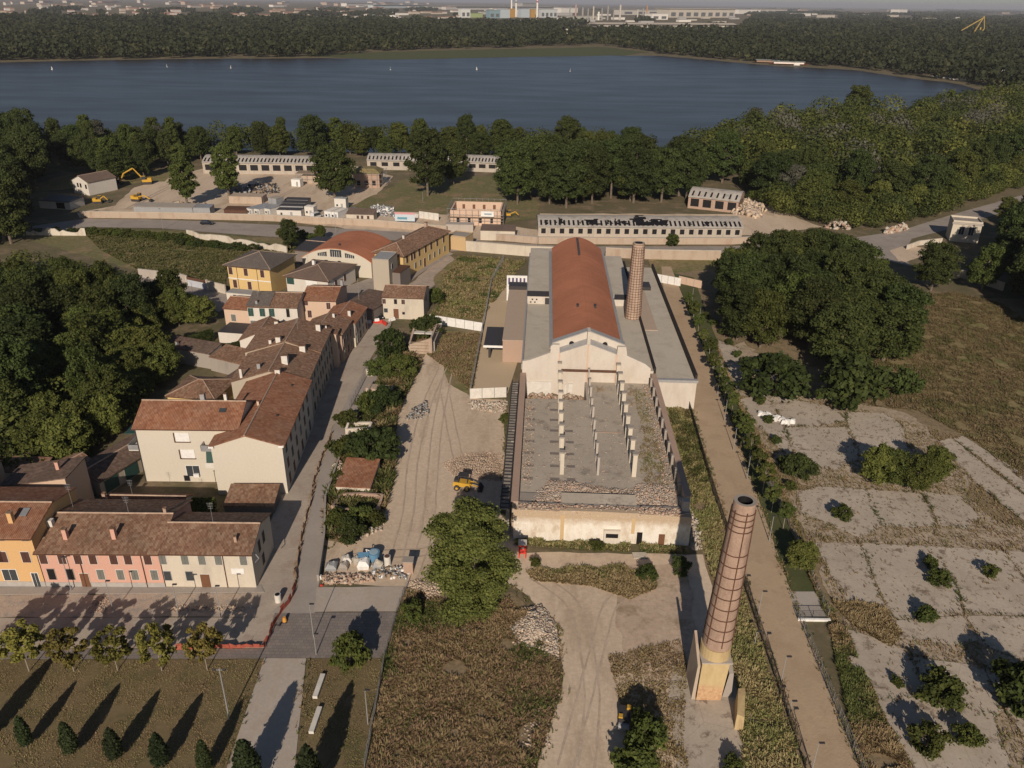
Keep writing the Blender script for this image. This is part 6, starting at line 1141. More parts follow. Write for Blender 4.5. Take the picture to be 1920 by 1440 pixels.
# ---------------- town square, park, works site
for i,(px,py,s,l) in enumerate([(55,1259,1.12,'first'),(139,1259,1.0,'second'),(221,1258,1.0,'third'),(304,1258,1.1,'fourth'),(389,1257,1.08,'fifth')]):
    one('young%d'%(i%3),px,py,s*1.0,'young autumn-tinted tree with pale stem on the lawn edge, %s from the left'%l,'young_tree')
one('young0',-28,1260,1.25,'young tree at the frame edge left of the lawn row','young_tree')
for i,(px,py,s,l) in enumerate([(52,1400,.82,'leftmost'),(136,1415,.88,'second from left'),(219,1425,.85,'third from left'),(304,1437,.88,'fourth from left'),(388,1450,.88,'fifth from left')]):
    one('cyp%d'%(i%2),px,py,s,'small dark cypress on the brown lawn, %s'%l,'cypress','cypress',s*1.05)
for i,(px,py,s) in enumerate([(-30,1392,1.2),(470,1478,1.35),(586,1500,1.45)]): one('cyp%d'%(i%2),px,py,s,['cypress at the left frame edge on the lawn','cypress at the lower frame edge left of the concrete walk','cypress at the lower frame edge right of the concrete walk'][i],'cypress','cypress')
one('bush1',657,1249,1.45,'small round green tree at the edge of the setts','young_tree',sz=1.9)
def bench(label,px,py,L=3.4):
    p=G(px,py); q=G(px-4,py+38); o=thing('bench',label,'bench',(p.x,p.y,.03),R(-3)); MB().box(-.28,0,.12,.28,L,.5).build('seat',M['offwhite'],o); MB().box(-.2,.3,0,.2,.7,.12).build('foot',M['conc'],o); MB().box(-.2,L-.7,0,.2,L-.3,.12).build('foot',M['conc'],o)
bench('white block bench on the lawn strip, upper one of two',591,1312); bench('white block bench on the lawn strip, lower one of two',584,1378)
p=G(430,1349); o=thing('lamp_post','tall floodlight mast with four heads on the lawn beside the concrete walk','street lamp',(p.x,p.y,0)); MB().cyl((0,0,0),(0,0,7.6),.09,.06,8).build('pole',M['steel'],o); MB().obox((0,0,7.4),(1.2,.06,.06)).build('arm',M['steel'],o)
for x in (-.55,.55): MB().obox((x,-.1,7.55),(.3,.22,.25),(.5,0,0)).build('lamp_head',M['dark'],o)
for px,py,h,l in [(588,1195,5.2,'lamp post standing in the dark setts square'),(593,1228,3.2,'short post at the lower edge of the setts square'),(690,1358,5,'thin lamp post beside the weed plot fence'),(134,1098+10,5.5,'lamp post on the sidewalk before the pink house'),(213,1148,5.0,'lamp post in the cobbled street, middle'),(415,1160,5.2,'lamp post in the cobbled street, right'),(335,1150,4.6,'lamp post in the cobbled street between the others'),(50,1402,3.4,'short lamp post beside the leftmost cypress')]:
    pole(l,px,py,h,arm=(.25,.1))
meshfence('thin fence between the park and the weed plot',[G(684,1440),G(722,1234),G(750,1135),G(765,1098)],1.3,2.0)
# orange barrier netting and street fence
def net(label,px,h,seed,mat='orange',lean=.25):
    P=[G(*q) for q in px]; a0=P[0].copy(); o=thing('barrier_netting',label,'barrier',a0); r=random.Random(seed); b=MB(); ps=MB()
    pts=[]
    for a,c in zip(P[:-1],P[1:]):
        n=max(1,int((c-a).length/.7))
        for i in range(n): p=a.lerp(c,i/n)-a0; pts.append(p+Vector((r.uniform(-.12,.12),r.uniform(-.12,.12),0)))
    pts.append(P[-1]-a0)
    hs=[h*r.uniform(.45,1.05) for _ in pts]
    for i in range(len(pts)-1):
        d=(pts[i+1]-pts[i]).normalized(); n=Vector((-d.y,d.x,0))*lean*r.uniform(-1,1); b.hexa([pts[i]+Vector((0,0,.05)),pts[i]+Vector((.03,.03,.05)),pts[i+1]+Vector((.03,.03,.05)),pts[i+1]+Vector((0,0,.05))],[pts[i]+n+Vector((0,0,hs[i])),pts[i]+n+Vector((.03,.03,hs[i])),pts[i+1]+n+Vector((.03,.03,hs[i+1])),pts[i+1]+n+Vector((0,0,hs[i+1]))])
        if i%3==0: ps.cyl(pts[i],pts[i]+Vector((0,0,h)),.03,.03,5)
    b.build('netting',M[mat],o); ps.build('stakes',M['rust'],o)
net('orange netting lying along the lower edge of the street, right of the young trees',[(497,1214),(420,1216),(330,1219)],1.0,1); net('orange netting bending up from the paved street corner',[(497,1214),(512,1176),(527,1148),(545,1130),(556,1098)],.9,2)
M['oldnet']=plain('faded_netting',(.24,.13,.09),.9,0,.3); net('faded brown netting strip running up the middle of the street',[(556,1098),(554,1072),(568,1000),(580,950),(596,880),(612,842),(622,812)],.75,3,'oldnet',.2)
patch('trench_strip',[(560,1098),(558,1072),(572,1000),(584,950),(600,880),(616,842),(626,812),(620,812),(608,842),(591,880),(575,950),(563,1000),(549,1072),(551,1098)],'joint',.085,.12,.6)
net('red barrier netting at the far end of the street',[(700,606),(716,607),(724,612)],1.1,4,'red')
MB_=None
for i,(px,py) in enumerate([(690,606),(705,603),(735,601)]):
    p=G(px,py); o=thing('barrier_block',['white barrier block left of the red netting','white barrier block beside the red netting','white barrier block right of the red netting'][i],'barrier',(p.x,p.y,0),R(20*i)); MB().hexa([(-.9,-.3,0),(.9,-.3,0),(.9,.3,0),(-.9,.3,0)],[(-.8,-.12,.8),(.8,-.12,.8),(.8,.12,.8),(-.8,.12,.8)]).build('body',M['white'],o)
b=bwall('garden_wall','low stained wall between the street and the overgrown garden strip',[G(597,1090),G(609,1010),G(611,940),G(632,880),G(648,838),G(668,790),G(700,722)],1.1,.3,'concd')
meshfence('thin wire fence on the upper street edge by the garden strip',[G(655,770),G(690,700),G(716,655),G(733,610)],1.6,2.0)
for k,(px,py) in enumerate([(522,1128)]): 
    p=G(px,py); o=thing('round_planter','white concrete cylinder bin on the paving at the street corner','bin',(p.x,p.y,.05)); MB().cyl((0,0,0),(0,0,1.2),.42,.42,16).build('body',M['offwhite'],o); MB().cyl((0,0,1.2),(0,0,1.22),.33,.33,16).build('opening',M['black'],o)
p=G(534,1166); o=thing('traffic_marker','small orange and yellow marker on the dark setts','marker',(p.x,p.y,.06)); MB().cyl((0,0,0),(0,0,.7),.3,.2,10).build('body',fm((.6,.28,.05)),o); MB().box(-.35,-.35,0,.35,.35,.08).build('base',M['dark'],o)
for i,(px,py,s) in enumerate([(600,1086,.5),(603,1099,.35)]):
    p=G(px,py); o=thing('site_marker',['small white sign post at the corner of the material yard','red marker lying at the corner of the concrete pad'][i],'marker',(p.x,p.y,.05)); MB().box(-s/2,-s/3,0,s/2,s/3,s*1.2 if i==0 else .2).build('body',M['white' if i==0 else 'red'],o)
# overgrown walls in the garden strip
def ruin_house(name,label,px,py,W_,D_,rz,h,wall='ruinwall',roof=None,cat='ruin'):
    p=G(px,py); o=thing(name,label,cat,(p.x,p.y,0),R(rz)); r=random.Random(int(px)); P=[(0,0),(W_/2,0),(W_,0),(W_,D_/2),(W_,D_),(W_/2,D_),(0,D_),(0,D_/2),(0,0)]; hs=[h*r.uniform(.55,1.15) for _ in P]; hs[-1]=hs[0]; MB().wall(P,.4,-.1,hs).build('wall',M[wall],o); return o
o=ruin_house('ruined_house','ruined white house shell with bare collapsed roof beams at the street end',768,662,5.0,12,-4,3.6,'oldwall'); b=MB(); r=random.Random(2)
for i in range(16): b.cyl((r.uniform(-.5,6),r.uniform(3,14),r.uniform(2.2,3.4)),(r.uniform(-.5,5.5),r.uniform(1,12.5),r.uniform(3.2,4.6)),.11,.08,5)
b.build('beams',M['wood'],o)
for k in range(4): MB().box(.4,-.28-.001*k,.5+k*.75,4.6,-.21,.65+k*.75).build('timber_course',M['wood'],o)
MB().box(1,9.5,3.5,6,11.5,3.7).build('roof_slab',M['offwhite'],o); MB().box(0,4.5,2.9,4.6,6,3.1).build('roof_slab',M['offwhite'],o)
b=MB(); b.wall([(5.5,1),(5.5,12)],.3,0,2.6); b.build('side_wall',M['concd'],o)
p=G(686,735); o=thing('brick_wall','low salmon brick wall fragment among the bushes','wall',(p.x,p.y,0),R(-10)); MB().box(0,0,0,5.5,2.2,.9).build('masonry',M['brickstrip'],o)
ruin_house('ruined_wall','white broken masonry block in front of the tall garden bush',650,815,4.0,2.6,-8,1.7); ruin_house('ruined_wall','short white wall fragment near the upper street edge',688,705,1.6,1.2,0,1.5)
o=ruin_house('ruined_wall','pale brick wall remains south of the tiled shed',625,965,6.8,4.5,-4,1.5,'w_brick')
p=G(631,925); o,ro,zr=house('tiled_shed','collapsing shed with red tiled roof in the garden strip',(p.x,p.y),5.6,7.0,1.5,-4,'sx',1.0,'ruinwall','tiler',.15,(),cat='shed'); 
pile('collapsed_masonry','white collapsed masonry and plaster at the left end of the tiled shed',[(622,925),(645,925),(648,870),(630,865)],1.6,380,.55,['whiterub','rubble','brickrub'],21,kind=None)['category']='rubble'
pile('loose_stones','white loose stones along the lower edge of the garden strip',[(650,1020),(715,995),(722,975),(690,990),(655,1005)],.4,160,.4,['whiterub','rubble'],22)
# yard piles
pile('brick_heap','flat heap of crushed pinkish bricks beside the left ruin wall',[(828,870),(862,852),(905,846),(942,850),(945,905),(890,900),(850,895)],1.0,5200,.13,['rubble','dirt','brickrub'],23,slope=4)
pile('metal_heap','curl of grey scrap metal and twigs on the dirt yard',[(760,785),(775,765),(800,750),(806,775),(790,785),(765,788)],.5,330,.4,['grey','concd','dark'],24)
pile('stone_heap','rubble and weeds at the foot of the white hoarding',[(878,755),(952,752),(948,775),(885,768)],.5,420,.4,['rubble','whiterub'],25)
pile('white_rubble_heap','big curved heap of white broken masonry beside the site road',[(962,1160),(985,1140),(1015,1135),(1040,1165),(1048,1210),(1045,1255),(1030,1235),(1010,1215),(985,1230),(965,1210),(955,1185)],1.5,9000,.24,['rubble','whiterub','rubble','dirt'],26,slope=3.5)
pile('white_rubble_heap','smaller pale rubble left of the big tree trunk',[(768,1090),(800,1083),(835,1098),(825,1125),(790,1130),(768,1112)],.5,1500,.2,['rubble','dirt'],27)
pile('site_stones','scattered pale stones at the lower right of the weed plot',[(985,1290),(1050,1290),(1030,1400),(975,1420)],.15,500,.2,['rubble','rubble'],28)
# big near tree: many small leaf clumps
random.seed(11); bl=[]
rr_=random.Random(12)
for i in range(96):
    z=rr_.uniform(.8,15.4); t_=z/15.4; w=(3.4+1.6*t_) if t_<.48 else (6.3 if t_<.86 else 4.6); a=rr_.uniform(0,6.28); q=w*math.sqrt(rr_.random())*(.95); s=rr_.uniform(.9,1.7); bl.append((q*math.cos(a),q*math.sin(a),z,s*1.25,s*1.25,s*.62))
V,F=leaf_cloud(bl,60000,.16,5,.7,.45); o=thing('big_tree','big spreading green tree in front of the ruin, left of the red kiosk','tree',G(890,1142)); link('crown',npmesh('crown',V,F,LM['near']),o); link('trunk',trunk_mesh(5,14,.4,bl,M['bark']),o)
# kiosk, machines, drums
p=G(972,1047); o=thing('phone_box','red booth with pale roof and open front beside the ruin wall','booth',(p.x,p.y,.05),R(-2)); b=MB(); b.box(0,0,0,.16,1.1,2.3); b.box(.95,0,0,1.11,1.1,2.3); b.box(.16,1.0,0,.95,1.1,2.3); b.box(0,0,1.95,1.11,.16,2.3); b.build('frame',M['red'],o); MB().box(-.05,-.05,2.3,1.16,1.2,2.42).build('roof',M['offwhite'],o); MB().box(.35,.75,1.0,.75,.99,1.7).build('telephone',M['steel'],o)
p=G(872,916); o=thing('wheel_loader','small yellow and black loader on the dirt yard beside the ruin','loader',(p.x,p.y,.03),R(-8)); b=MB(); b.hexa([(-1.9,-.75,.7),(1.0,-.75,.7),(1.0,.75,.7),(-1.9,.75,.7)],[(-1.8,-.7,1.5),(.8,-.7,1.3),(.8,.7,1.3),(-1.8,.7,1.5)]); b.build('body',M['yellow'],o)
b=MB()
for x,y in ((-.9,-.6),(-.9,.6),(.5,-.6),(.5,.6)): b.cyl((x,y,1.4),(x,y,2.6),.06,.06,5)
b.box(-1.0,-.7,2.6,.6,.7,2.72); b.build('cab_frame',M['dark'],o); MB().box(-1.7,-.6,1.5,-1.0,.6,1.9).build('engine_cover',M['dark'],o)
for x in (-1.2,.5):
    for y in (-.85,.85): q=MB(); wheel(q,x,y,.5,.35); w_=q.build('wheel',M['dark'],o); MB().cyl((x,y-(.2 if y<0 else -.2),.5),(x,y-(.1 if y<0 else -.1),.5),.22,.22,8).build('rim',M['yellow'],w_)
b=MB(); b.cyl((.6,-.5,1.2),(2.3,-.5,.9),.1,.1,5); b.cyl((.6,.5,1.2),(2.3,.5,.9),.1,.1,5); b.build('lift_arm',M['yellow'],o); MB().hexa([(2.2,-.9,.1),(3.0,-.9,.1),(3.0,.9,.1),(2.2,.9,.1)],[(2.2,-.9,.9),(2.5,-.9,.9),(2.5,.9,.9),(2.2,.9,.9)]).build('bucket',M['dark'],o)
def sack(label,px,py,s,mat,rz=0,h=1.,name='big_bag',cat='sack'):
    p=G(px,py); o=thing(name,label,cat,(p.x,p.y,.04),R(rz)); b=MB(); k=.86; b.hexa([(-s/2*k,-s/2*k,0),(s/2*k,-s/2*k,0),(s/2*k,s/2*k,0),(-s/2*k,s/2*k,0)],[(-s/2,-s/2,h*.55),(s/2,-s/2,h*.5),(s/2,s/2,h*.6),(-s/2,s/2,h*.5)]); b.hexa([(-s/2,-s/2,h*.55),(s/2,-s/2,h*.5),(s/2,s/2,h*.6),(-s/2,s/2,h*.5)],[(-s*.3,-s*.25,h),(s*.25,-s*.3,h*.9),(s*.3,s*.3,h),(-s*.3,s*.25,h*.93)]); b.build('bag',M[mat],o)
    b=MB()
    for x,y in ((-.3,-.3),(.3,.3)): b.path([(x*s,y*s,h*.85),(x*s*.6,y*s*.6,h*1.15),(x*s*.3,y*s*.3,h*.9)],.03,4)
    b.build('lifting_loop',M['offwhite'],o); return o
for a in [('grey bag at the left end of the material row',622,1066,1.6,'grey',3,.9),('pale grey bag right of the grey one',645,1066,1.3,'concd',0,1.0),('bulging pale bag in the material row',650,1055,1.3,'offwhite',20,1.1),('white bag topped with blue cloth',682,1063,1.7,'white',5,1.3),('small rubble bag beside the mixer',668,1055,1.1,'whiterub',30,.9),('grey bag next to the mixer',707,1065,1.2,'grey',12,1.1)]: sack(*a)
p=G(681,1058); o=thing('blue_sheet','blue sheet lying over the white bag','sheet',(p.x,p.y+.2,1.35)); MB().obox((0,.2,0),(1.5,.9,.08),(.2,.05,.1)).build('cloth',M['blue'],o)
p=G(702,1050); o=thing('silo_tub','light blue round tub with white handle among the bags','tub',(p.x,p.y,.04)); MB().cyl((0,0,0),(0,0,1.4),.75,.85,16).build('body',M['blue'],o); MB().cyl((0,0,1.4),(0,0,1.44),.62,.62,14).build('contents',fm((.3,.42,.48)),o); b=MB(); b.path([(-.9,0,1.2),(-1.1,0,1.8),(-.6,0,1.6)],.06); b.build('handle',M['white'],o)
p=G(727,1060); o=thing('drum','rusty pale drum right of the mixer','drum',(p.x,p.y,.04)); MB().cyl((0,0,0),(0,0,1.6),.48,.48,14).build('shell',M['offwhite'],o); MB().cyl((0,0,1.6),(0,0,1.62),.4,.4,12).build('opening',M['rust'],o)
p=G(714,1066); o=thing('concrete_mixer','grey concrete mixer with tilted drum in the material row','mixer',(p.x,p.y,.04)); b=MB(); b.path([(-.5,-.4,0),(0,0,.9),(.5,-.4,0)],.05); b.path([(-.5,.4,0),(0,0,.9),(.5,.4,0)],.05); b.build('stand',M['grey'],o); MB().cyl((.0,0,.7),(-.5,-.2,1.5),.5,.28,12).build('drum',M['whiterub'],o)
p=G(766,1072); o=thing('gatepost','square grey brick pillar at the right end of the material row','pillar',(p.x,p.y,0)); MB().box(-.6,-.5,0,.7,.6,2.0).build('shaft',M['w_brick'],o); MB().box(-.7,-.6,2.0,.8,.7,2.15).build('cap',M['concd'],o)
pile('scrap_boxes','low row of crates, white buckets and bottles on the strip above the concrete pad',[(700,1062),(765,1066),(762,1086),(700,1086)],.35,160,.5,['white','grey','wood','steel'],29,kind=None)['category']='crates'
pile('old_wall_foot','overgrown pink wall foot above the concrete pad',[(604,1076),(700,1078),(700,1092),(602,1095)],.5,420,.4,['brickrub','rubble'],30)
p=G(1187,1050+5); b=1
p=G(1188,1048); o=thing('concrete_plate','white concrete plate lying before the ruin doorway','plate',(p.x,p.y,.05),R(3)); MB().box(0,0,0,2.0,1.3,.14).build('slab',M['whiterub'],o)
p=G(1170,1352); o=thing('road_roller','small dark machine with yellow caps half covered by the lower bush','roller',(p.x,p.y,.04),R(80)); MB().box(-1.0,-.6,.5,1.0,.6,1.3).build('body',M['dark'],o); MB().cyl((-1.2,-.6,.45),(-1.2,.6,.45),.45,.45,14).build('drum',M['grey'],o); MB().cyl((1.1,-.6,.45),(1.1,.6,.45),.45,.45,14).build('drum',M['grey'],o); MB().box(.4,-.65,1.3,.9,-.2,1.6).build('cap',M['yellow'],o); MB().box(-.9,.2,1.3,-.4,.65,1.5).build('cap',M['yellow'],o)
r=random.Random(6)
for i in range(13):
    p=G(1423+i*5.2+r.uniform(-2,2),775+i*1.7+r.uniform(-3,5)); o=thing('white_sack','white bulk sack in the row on the old concrete','sack',(p.x,p.y,.1),r.uniform(0,3),'white sacks on the old concrete'); s=r.uniform(.9,1.2); MB().hexa([(-s/2,-s/2,0),(s/2,-s/2,0),(s/2,s/2,0),(-s/2,s/2,0)],[(-s*.3,-s*.35,s*.7),(s*.33,-s*.3,s*.65),(s*.3,s*.3,s*.75),(-s*.35,s*.3,s*.6)]).build('bag',M['white'],o)
# path: sapling row, lamps, fences
pts=[(1273,575),(1283,600),(1292,622),(1300,646),(1312,672),(1320,700),(1334,722),(1341,752),(1355,775),(1364,805),(1378,828),(1388,858),(1402,880),(1413,920),(1430,955),(1452,985),(1484,1062)]
for i,(px,py) in enumerate(pts):
    s=.95+.12*((i*5)%3); o=one('sap%d'%(i%2) if i<16 else 'light0',px+16,py+6,s if i<16 else .42,'young staked tree in the green strip right of the tan path' if i<16 else 'bright yellow-green young tree at the near end of the green strip','sapling')
    if i<16: o['group']='young trees in the green strip'
for i in range(14):
    px=1268+i*14.5; py=560+i*i*1.55+i*6; pole_=one('bush%d'%(i%3),px+26,py+18,.6,'low shrub at the outer edge of the green strip','shrub','shrub'); pole_['group']='shrubs at the outer edge of the green strip'
meshfence('mesh fence along the right edge of the tan path, near part',[G(1497,1160),G(1550,1290),G(1612,1440),G(1650,1530)],1.6,2.2)
meshfence('slanting fence at the outer side of the green strip',[G(1440,905),G(1478,985),G(1552,1158)],1.6,2.4)
def barfence(label,pts,h,mat='dark',name='path_fence'):
    a0=Vector((pts[0].x,pts[0].y,0)); o=thing(name,label,'fence',a0); b=MB(); q=MB()
    for a,c in zip(pts[:-1],pts[1:]):
        a=Vector((a.x,a.y,0))-a0;c=Vector((c.x,c.y,0))-a0; L=(c-a).length; n=max(1,round(L/2.1)); d=(c-a)/n
        for i in range(n): 
            b.cyl(a+d*i,a+d*i+Vector((0,0,h)),.05,.05,5); 
        for k in range(int(L/.16)): p=a+(c-a)*(k*.16/L); q.cyl(p+Vector((0,0,.1)),p+Vector((0,0,h)),.016,.016,3)
        for z in (.12,h): b.cyl(a+Vector((0,0,z)),c+Vector((0,0,z)),.035,.035,4)
    b.build('frame',M[mat],o); q.build('bars',M[mat],o); return o
barfence('dark bar fence along the left edge of the tan path',[G(1285,745),G(1330,905),G(1395,1100),G(1508,1438),G(1535,1520)],1.7)
barfence('dark fence closing the concrete landing beside the tan path',[G(1494,1158),G(1552,1158)],1.2); 
p=G(1494,1160); o=thing('white_beam','white concrete beam in front of the landing fence','beam',(p.x,p.y-.3,0)); MB().box(0,-.2,0,4.2,.1,.35).build('body',M['white'],o)
for px,py,h,l in [(1421,1155,4,'lamp post on the left edge of the tan path, first below the chimney'),(1415,1208,2,'low lamp on the fence of the tan path'),(1464,1280,4,'lamp post on the left edge of the tan path, second'),(1479,1340,2,'low lamp on the fence of the tan path, near one'),(1522,1445,4,'lamp post at the lower frame edge on the tan path')]:
    pole(l,px,py,h,arm=(.35,.05))
for i,(px,py) in enumerate([(1335,700),(1345,740),(1358,790),(1375,845),(1400,900),(1442,1015),(1322,650),(1310,610),(1297,570)]): pole('slim lamp post in the green strip beside the saplings',px,py,4.5,name='lamp_post')['group']='slim lamp posts in the green strip'
p=G(1268,907); 
# shrubs on the old concrete
for k,px,py,s,l in [('bush0',1578,975,.95,'single round green shrub on the second concrete slab row'),('light0',1640,905,.62,'left green shrub of the big pair on the scrub strip'),('light1',1665,910,.6,'second green shrub of the big group on the scrub strip'),('mid1',1715,925,.42,'largest green shrub of the group on the scrub strip'),('light2',1745,905,.6,'right green shrub of the big group on the scrub strip'),
  ('darkbush0',1492,895,1.3,'dark shrub left of the big shrub group'),('bush1',1760,1095,.9,'shrub growing in the slab joint, left'),('bush2',1742,1062,.6,'small shrub at the top of the slab joint'),('bush0',1855,1080,.7,'small shrub in the next slab joint'),('bush1',1735,1165,.8,'thin shrub between the slabs'),
  ('bush2',1762,1320,1.5,'leafy bush on the lower slabs, middle'),('bush0',1735,1405,1.25,'leafy bush near the lower frame edge'),('bush1',1905,1325,2.2,'big bush at the right frame edge'),('mid0',1990,1400,.4,'bush beyond the right frame edge casting the dark shadow'),('bush2',1680,1285,.45,'tiny shrub on the lower slab'),('bush0',1810,1395,.9,'bush in the shaded lower slab corner'),
  ('darkbush1',1690,740,1.6,'dark brownish bush at the meadow edge'),('bush1',1212,1085,.9,'green shrub left of the chimney shadow'),('bush2',1120,1030,.55,'small shrub at the foot of the ruin porch'),('darkbush0',1275,1075,.75,'dark shrub inside the chimney shadow'),('bush0',1003,1062,.5,'small conical shrub before the red booth'),
  ('bush1',1205,1405,1.6,'bush over the dark machine at the lower edge'),('bush2',1190,1450,1.4,'bush at the lower frame edge by the site road'),('bush0',775,1160,.9,'light green shrub in the upper left of the weed plot'),('bush1',948,792,.7,'green shrub against the left ruin wall'),('bush2',1375,1450,.7,'shrub beside the yellow wall stub')]:
    one(k,px,py,s,l,'shrub','shrub')
# weeds
WP=[(765,1105),(850,1130),(955,1125),(990,1150),(1045,1250),(1050,1290),(1005,1440),(990,1500),(660,1500),(690,1440),(722,1234),(748,1150)]
weeds('dry_weeds','tall tangle of dry brown and olive weeds filling the fenced plot',WP,30000,.4,['straw','olive','rusty','straw','rusty','greenweed'],1,.045,6)
weeds('dry_weeds','sparse straw and grass on the dirt before the ruin',[(985,1070),(1225,1060),(1230,1105),(1180,1125),(1110,1100),(1000,1090)],4200,.38,['straw','straw','olive','greenweed'],2,.05,6)
weeds('dry_weeds','thin grass on the dirt left of the near chimney',[(1140,1230),(1275,1200),(1290,1250),(1280,1380),(1300,1500),(1180,1500),(1175,1380)],4600,.24,['straw','straw','rusty'],3,.05,5)
weeds('dry_weeds','rough verge of dry weeds left of the tan path fence',[(1222,680),(1248,760),(1292,780),(1335,920),(1392,1110),(1500,1440),(1510,1500),(1400,1500),(1385,1300),(1330,1060),(1290,960)],13000,.42,['straw','olive','straw','olive'],4,.055,6)
weeds('dry_weeds','dry scrub strip between the tan path and the old slabs',[(1400,800),(1440,850),(1500,1000),(1530,1100),(1590,1200),(1700,1440),(1730,1520),(1650,1520),(1612,1440),(1553,1165),(1478,980),(1345,650)],13000,.42,['straw','rusty','olive','greenweed'],5,.055,6)
weeds('dry_weeds','bleached straw tuft field beside the concrete landing',[(1560,1130),(1650,1135),(1690,1190),(1670,1215),(1600,1175)],2600,.4,['straw'],6,.06,7)
weeds('slab_joint_weeds','weeds growing in the joints and gaps between the old concrete slabs',[(1345,640),(1420,700),(1500,735),(1700,790),(1800,820),(2040,1000),(2100,1240),(2060,1500),(1730,1500),(1560,1120),(1490,960),(1430,850)],20000,.28,['straw','rusty','olive','straw','rusty'],7,.045,5,excl=SLABS)
weeds('slab_weeds','sparse dry weeds creeping over the old concrete slabs',[(1400,740),(1500,735),(1700,790),(1800,820),(2040,1000),(2100,1240),(2060,1500),(1730,1500),(1560,1120),(1490,960)],2600,.2,['straw','rusty','olive'],17,.045,5,.12,clump=.35)
weeds('meadow_grass','olive and straw grass of the meadow right of the dark clump',[(1690,560),(1790,548),(1880,570),(2000,660),(2100,800),(1920,905),(1830,830),(1720,770),(1600,760)],42000,.34,['straw','olive','straw','rusty','olive'],8,.06,4)
weeds('meadow_grass','grass at the left factory side and behind the hoarding',[(780,625),(905,626),(885,740),(835,690),(800,665)],5000,.4,['straw','olive','rusty'],9,.07,5)
weeds('meadow_grass','grass and weeds in the plot behind the white farmhouse',[(862,482),(985,490),(955,530),(900,600),(810,590),(830,560),(830,520)],8000,.5,['olive','straw','rusty','greenweed'],10,.10,4)
weeds('garden_weeds','weeds and ivy between the ruined walls of the garden strip',[(610,1010),(612,930),(640,850),(700,760),(725,660),(760,650),(790,680),(740,790),(738,900),(710,985),(660,1015)],13000,.8,['greenweed','olive','greenweed','greenweed','straw'],11,.07,6)
weeds('wall_foot_weeds','weeds along the foot of the ruin front wall',[(965,1012),(1285,1028),(1290,1040),(1100,1032),(965,1022)],1500,.4,['olive','straw','greenweed'],12,.06,6)
weeds('field_grass','rough grass of the field left of the yellow villa',[(160,440),(560,460),(540,478),(430,497),(420,540),(262,508),(190,470)],22000,.4,['olive','greenweed','straw','olive'],13,.09,4)
weeds('ruin_weeds','dark withered weeds on the ruin floor near the right wall',None,1400,.22,['olive','straw','rusty'],14,.05,5,4.52,world=[Fw(20,8),Fw(24,8),Fw(24,43),Fw(21.5,43),Fw(22,25),Fw(20.3,18)],clump=.5)

# aerials and small roof things
def aerial(label,x,y,z,h):
    o=thing('tv_aerial',label,'aerial',(x,y,z)); MB().cyl((0,0,-.3),(0,0,h),.025,.02,5).build('mast',M['steel'],o); b=MB()
    for k in range(4): b.cyl((-.45+k*.05,0,h-.1-k*.28),(.45-k*.05,0,h-.1-k*.28),.015,.015,4)
    b.cyl((0,-.5,h-.25),(0,.5,h-.25),.015,.015,4); b.build('rods',M['steel'],o)
for l,x,y,z,h in [('tv aerial on the ridge of the pink terraced house',-52.5,89.7,7.9,2.8),('tall tv aerial at the gap beside the apricot house roof',-61.5,92,7.5,3.6),('tv aerial on the ridge of the cream end house',-40.5,88.4,7.4,3.4),('tv aerial behind the long garden shed',-57,99.5,4,3),('tv aerial on the salmon-pink house',-44,183,8,2.6),('tv aerial on the white hip-roofed bungalow',-57,211,6.4,2.4),('tv aerial at the left end of the mixed roof',-60.5,177,8,2.2),('tv aerial on the reddish street roof',-44,150,11.2,2.4)]: aerial(l,x,y,z,h)
weeds('verge_weeds','green weeds along the foot of the factory annex and its right wall',[(1228,700),(1250,770),(1292,770),(1330,900),(1300,940),(1262,800)],3500,.5,['greenweed','olive'],18,.06,6)
pile('street_debris','broken paving stones and soil heaped in the middle of the cobbled street',[(318,1136),(455,1134),(462,1146),(320,1148)],.22,900,.16,['rubble','brickrub','dirt'],41)
pile('paving_stones','patch of lifted cobbles on the cobbled street before the pink house',[(175,1118),(215,1118),(195,1152),(160,1150)],.12,700,.16,['brickrub','rubble'],42)
pile('yard_stones','small stones strewn over the dirt yard before the ruin',[(640,1030),(745,880),(790,700),(930,770),(930,1000),(780,1090)],.05,900,.09,['rubble','dirt','concd'],43,slope=6)

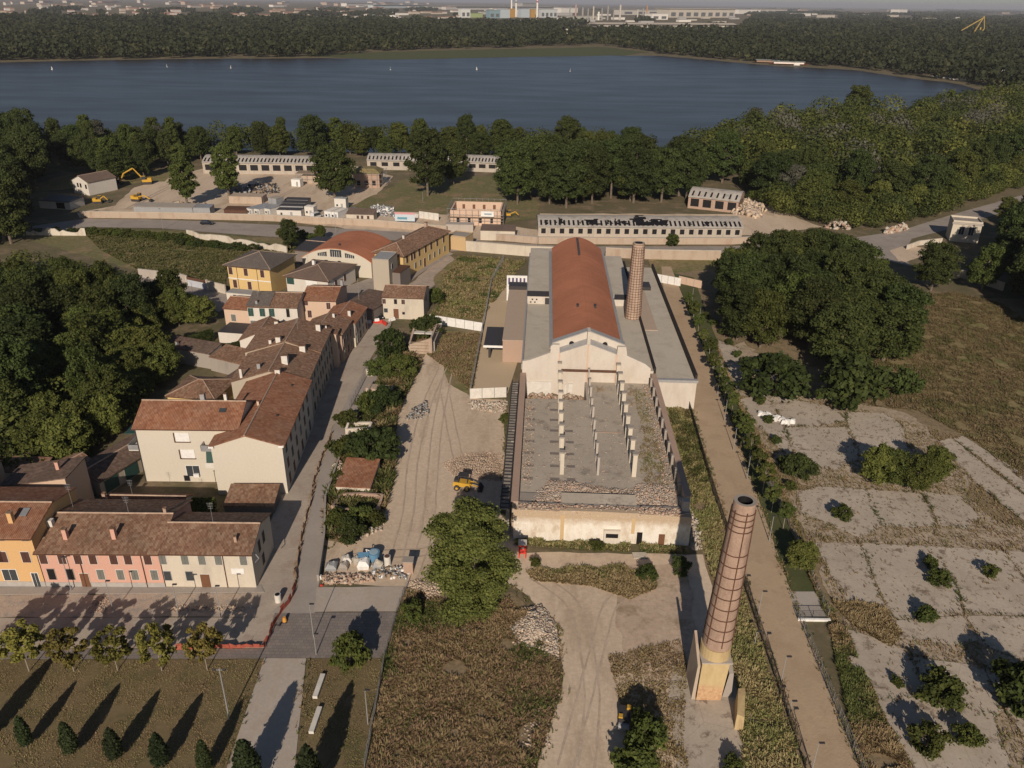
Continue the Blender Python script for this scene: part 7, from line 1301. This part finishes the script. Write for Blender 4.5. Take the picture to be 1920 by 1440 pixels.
ep=[]; re_=random.Random(55)
for q in SLABS:
    P=[G(*p) for p in q]
    for a,c in zip(P,P[1:]+P[:1]):
        for k in range(int((c-a).length*3.5)):
            t_=re_.random(); p=a.lerp(c,t_); ep.append(Vector((p.x+re_.gauss(0,.26),p.y+re_.gauss(0,.26),0)))
weeds('slab_edge_weeds','weeds lapping over the broken edges of the old concrete slabs',None,0,.3,['straw','olive','rusty','greenweed'],61,.045,5,.1,points=ep,clump=.6)
ep=[]
for q,dn in (([(1297,770),(1400,1100),(1512,1440)],10),([(1360,760),(1490,1130),(1612,1440)],7),([(960,1100),(1050,1180),(1050,1300),(1010,1440)],9),([(740,760),(730,900),(690,1000),(610,1030)],7),([(948,760),(944,960)],6),([(576,1235),(556,1440)],3),([(494,1236),(425,1440)],3),([(230,428),(500,445),(700,452)],2),([(862,478),(860,520),(800,590)],3)):
    P=[G(*p) for p in q]
    for a,c in zip(P[:-1],P[1:]):
        for k in range(int((c-a).length*dn)): p=a.lerp(c,re_.random()); ep.append(Vector((p.x+re_.gauss(0,.3),p.y+re_.gauss(0,.3),0)))
weeds('edge_weeds','ragged grass along the edges of paths, tracks and yards',None,0,.28,['straw','olive','greenweed'],62,.045,5,.06,points=ep,clump=.6)

weeds('lawn_grass','short dry grass blades of the park lawn',[(-60,1240),(490,1239),(425,1450),(-100,1480)],26000,.08,['rusty','straw','olive','rusty'],71,.05,3,.03,clump=.2)
weeds('lawn_grass','short grass of the narrow lawn strip beside the weed plot fence',[(578,1238),(717,1237),(684,1440),(556,1440)],6500,.08,['rusty','olive','straw'],72,.05,3,.03,clump=.2)
# ---------------- air
hz=bpy.data.materials.new('haze'); hz.use_nodes=True; ht_=hz.node_tree; ht_.nodes.remove(ht_.nodes['Principled BSDF']); pv=ht_.nodes.new('ShaderNodeVolumePrincipled')
pv.inputs['Density'].default_value=.00005; pv.inputs['Color'].default_value=(.86,.87,.95,1); pv.inputs['Anisotropy'].default_value=0.1
ht_.links.new(pv.outputs[0],ht_.nodes['Material Output'].inputs['Volume'])
tag(MB().box(-62000,-600,-3,62000,91000,175).build('haze',hz),kind='stuff')
print('script size ok')
